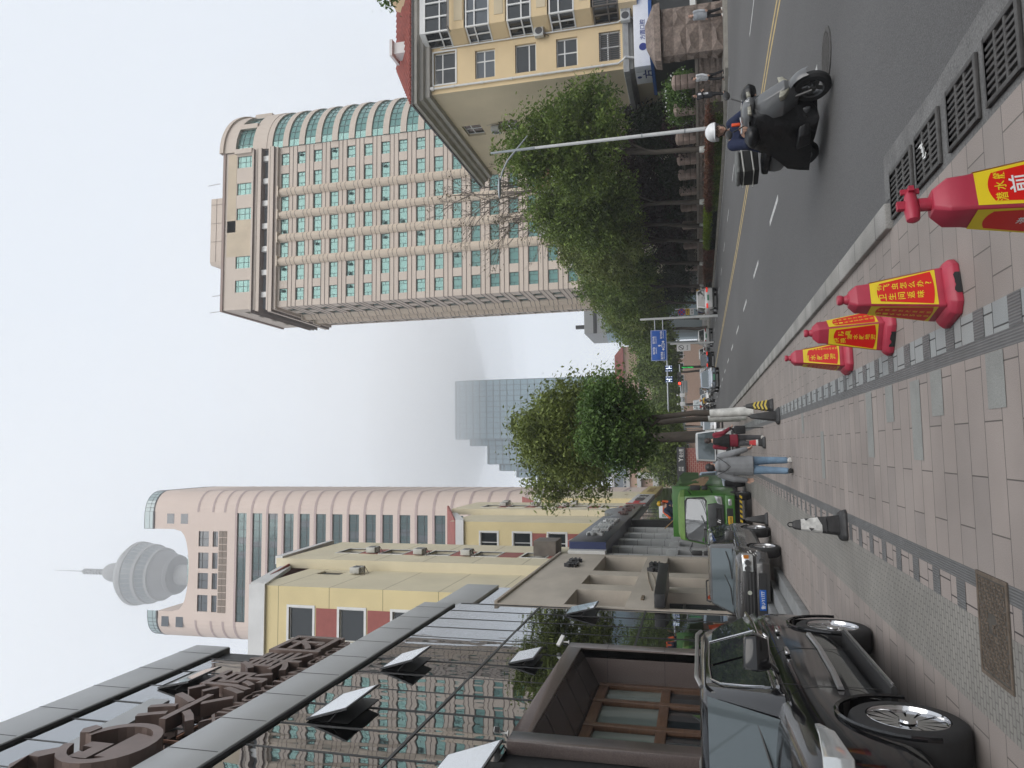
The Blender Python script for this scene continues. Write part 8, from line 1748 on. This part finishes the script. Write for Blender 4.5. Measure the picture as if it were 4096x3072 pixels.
    if box:
        b = MB(); b.box(-.20, .20, .66, 1.0, .84, 1.10); o = b.build('carrier_box', mat_box, t, bevel=.02); f = MB(); f.box(-.205, .205, .65, 1.01, 1.10, 1.17); sub('grey_cloth', f, mat_boxc, o, bevel=.03); f = MB()
        for z in (.92, 1.06): f.tube([(-.21, .65, z), (.21, .65, z+.02), (.21, 1.01, z), (-.21, 1.01, z)], .012, 5, close=True)
        sub('rope', f, mat('rope_white', (.5, .5, .46)), o)
    if apron:
        q = random.Random(5); b = MB(); secs = []
        for z, w, yf, yr in ((.15, .34, -.36, .60), (.28, .38, -.44, .56), (.45, .37, -.48, .46), (.62, .35, -.50, .32), (.80, .33, -.50, .16), (.96, .35, -.46, .04), (1.02, .29, -.38, -.05)):
            ring_ = []
            for i in range(18):
                a = PI*i/17; r_ = 1+q.uniform(-.09, .09); ring_.append((-w*math.cos(a)*r_, yr+(yf-yr)*math.sin(a)**.6*r_, z+q.uniform(-.035, .035)))
            secs.append(ring_+[(p[0]*.86, p[1]*.86+.06, p[2]) for p in ring_[::-1]])
        b.loft(secs, closed=True, cap=True); b.build('leg_cover', apron, t, smooth=60)
        for s_ in (-1, 1):
            b = MB(); b.ell((s_*.38, -.25, 1.0), (.15, .16, .10), 12, 8); b.v = [(x+q.uniform(-.015, .015), y+q.uniform(-.015, .015), z+q.uniform(-.012, .012)) for x, y, z in b.v]; b.build('hand_muff', apron, t, smooth=60)
            b = MB(); b.loft([[(s_*.30, -.36, .26), (s_*.42, -.22, .24), (s_*.40, .0, .22), (s_*.3, .0, .25)], [(s_*.34, -.3, .40), (s_*.45, -.2, .40), (s_*.43, .06, .40), (s_*.3, .06, .4)]]) ; b.build('cover_flap', apron, t, bevel=.02)
    return t
mat_amb = mat('pale_side_lamp', (.30, .29, .235), rough=.15, var=.35, scale=30); mat_box = mat('crate_black', (.018, .018, .017), rough=.7, var=.3); mat_boxc = mat('grey_wrap', (.14, .145, .14), rough=.6, var=.3, scale=8)
sc1 = scooter('dark grey electric scooter with black quilted leg cover and rear crate, coming down the road', (4.52, 10.68, 0), R(20), M_scg, M_apron)
b = MB(); b.text('K', Fr((0, -.535, 1.03), (1, 0, 0), (0, .1, 1)), 0, .0, .05, n=.01, align='c'); b.build('badge', M_ink_w, sc1)
def rider(lab, loc, rz, jacket, trou, helmet, sc=1., vox=.014, glasses=False, group=None, strip=True):
    J = dict(head=(0, -.02, 1.43), neck=(0, .06, 1.295), shL=(.195, .08, 1.23), shR=(-.195, .08, 1.23), elL=(.30, -.02, 1.04), elR=(-.30, -.02, 1.04), wrL=(.33, -.20, 1.04), wrR=(-.33, -.20, 1.04), hdL=(-.2, -1, -.2), hdR=(.2, -1, -.2), curl=.9, yaw=-.5,
        hipL=(.10, .26, .83), hipR=(-.10, .26, .83), knL=(.17, -.14, .74), knR=(-.17, -.14, .74), anL=(.15, -.12, .36), anR=(-.15, -.12, .36))
    t = person(lab, loc, rz, J, jacket, trou, M_kshoe, M_hair, sc, vox, group, hem=.86, top_bulk=1.12)
    YM = Matrix.Translation((0, -.02, 0)) @ Matrix.Rotation(-.5, 4, 'Z') @ Matrix.Translation((0, .02, 0))
    b = MB(); k0 = 0; n = 20; secs = []
    for i in range(9):
        el = R(-8+98*i/8); secs.append([((.135*math.cos(el))*math.cos(2*PI*j/n), .155*math.cos(el)*math.sin(2*PI*j/n)+.01, 1.488+.13*math.sin(el)-(.05*(1 if math.sin(2*PI*j/n) > .1 else 0) if i == 0 else 0)) for j in range(n)])
    b.loft(secs); b.xf(YM); o = b.build('helmet', helmet, t, smooth=60)
    f = MB(); f.loft([[(.125*math.cos(R(a)), .01+.15*math.sin(R(a)), 1.50) for a in range(200, 341, 10)], [(.13*math.cos(R(a)), .0+.205*math.sin(R(a)), 1.485) for a in range(200, 341, 10)], [(.125*math.cos(R(a)), .01+.15*math.sin(R(a)), 1.488) for a in range(200, 341, 10)]], closed=False, cap=False); f.xf(YM); sub('visor', f, helmet, o, smooth=50)
    f = MB(); f.tube([(.085, .0, 1.44), (.07, -.05, 1.36), (.0, -.085, 1.325), (-.07, -.05, 1.36), (-.085, .0, 1.44)], .008, 5); f.xf(YM); sub('chin_strap', f, M_ink_k, o)
    if glasses:
        b = MB()
        for s_ in (-1, 1): b.tube([(s_*.033+.026*math.cos(2*PI*i/12), -.112, 1.442+.02*math.sin(2*PI*i/12)) for i in range(12)], .003, 5, close=True); b.tube([(s_*.06, -.11, 1.445), (s_*.08, -.02, 1.445)], .003, 4)
        b.tube([(-.008, -.114, 1.444), (.008, -.114, 1.444)], .003, 4); b.xf(YM); b.build('glasses', M_ink_k, t)
    if strip:
        b = MB(); b.tube([(-.15, -.075, 1.12), (0, -.092, 1.11), (.15, -.075, 1.12)], [.014]*3, 6); b.build('reflective_strip', mat('reflective_grey', (.42, .43, .44), rough=.4), t)
        b = MB(); b.box(-.02, .03, -.115, -.085, 1.13, 1.25); b.build('orange_tab', mat('tab_orange', (.7, .08, .02), rough=.5), t, bevel=.008)
    return t
rider('person in a white helmet, glasses and navy jacket riding the dark grey scooter', (4.52, 10.68, 0), R(20), cloth('navy_jacket', (.014, .022, .060), var=.12), cloth('dark_trousers', (.012, .012, .014)), mat('helmet_white', (.72, .73, .74), rough=.25, var=.03, coat=.5), 1.0, .010, True)
scooter('yellow and black delivery scooter heading away along the right kerb', (13.3, 64, 0), R(175), mat('scooter_yellow', (.55, .42, .04), rough=.4), None, True)
rider('person in a white top and yellow cap riding the yellow delivery scooter', (13.3, 64, 0), R(175), cloth('pale_jacket', (.5, .48, .42)), M_kshoe, mat('cap_yellow', (.6, .36, .03), rough=.4), 1.0, .022, False, None, False)
scooter('black scooter nearest the left kerb among the oncoming far riders', (4.1, 78, 0), R(5), M_black, None, False)
rider('person in dark clothes with a red helmet on the far black scooter', (4.1, 78, 0), R(5), cloth('dark_jacket', (.02, .02, .025)), M_kshoe, mat('helmet_red', (.4, .03, .03), rough=.3), 1.0, .022, False, None, False)
scooter('black scooter of the far rider in the yellow vest beside the blue grey car', (4.9, 81, 0), R(4), M_black, None, False)
rider('person in a yellow vest on a far scooter beside the blue grey car', (4.9, 81, 0), R(4), cloth('yellow_vest', (.62, .40, .04)), M_kshoe, mat('helmet_orange', (.6, .2, .02), rough=.3), 1.0, .022, False, None, False)
# ================================================================ damp air over the whole street
hz = MB().box(-910, 910, -910, 910, -1.1, 352).build('haze', volmat('haze_air', (.95, .97, 1.0), .00055)); tag(hz, kind='stuff')
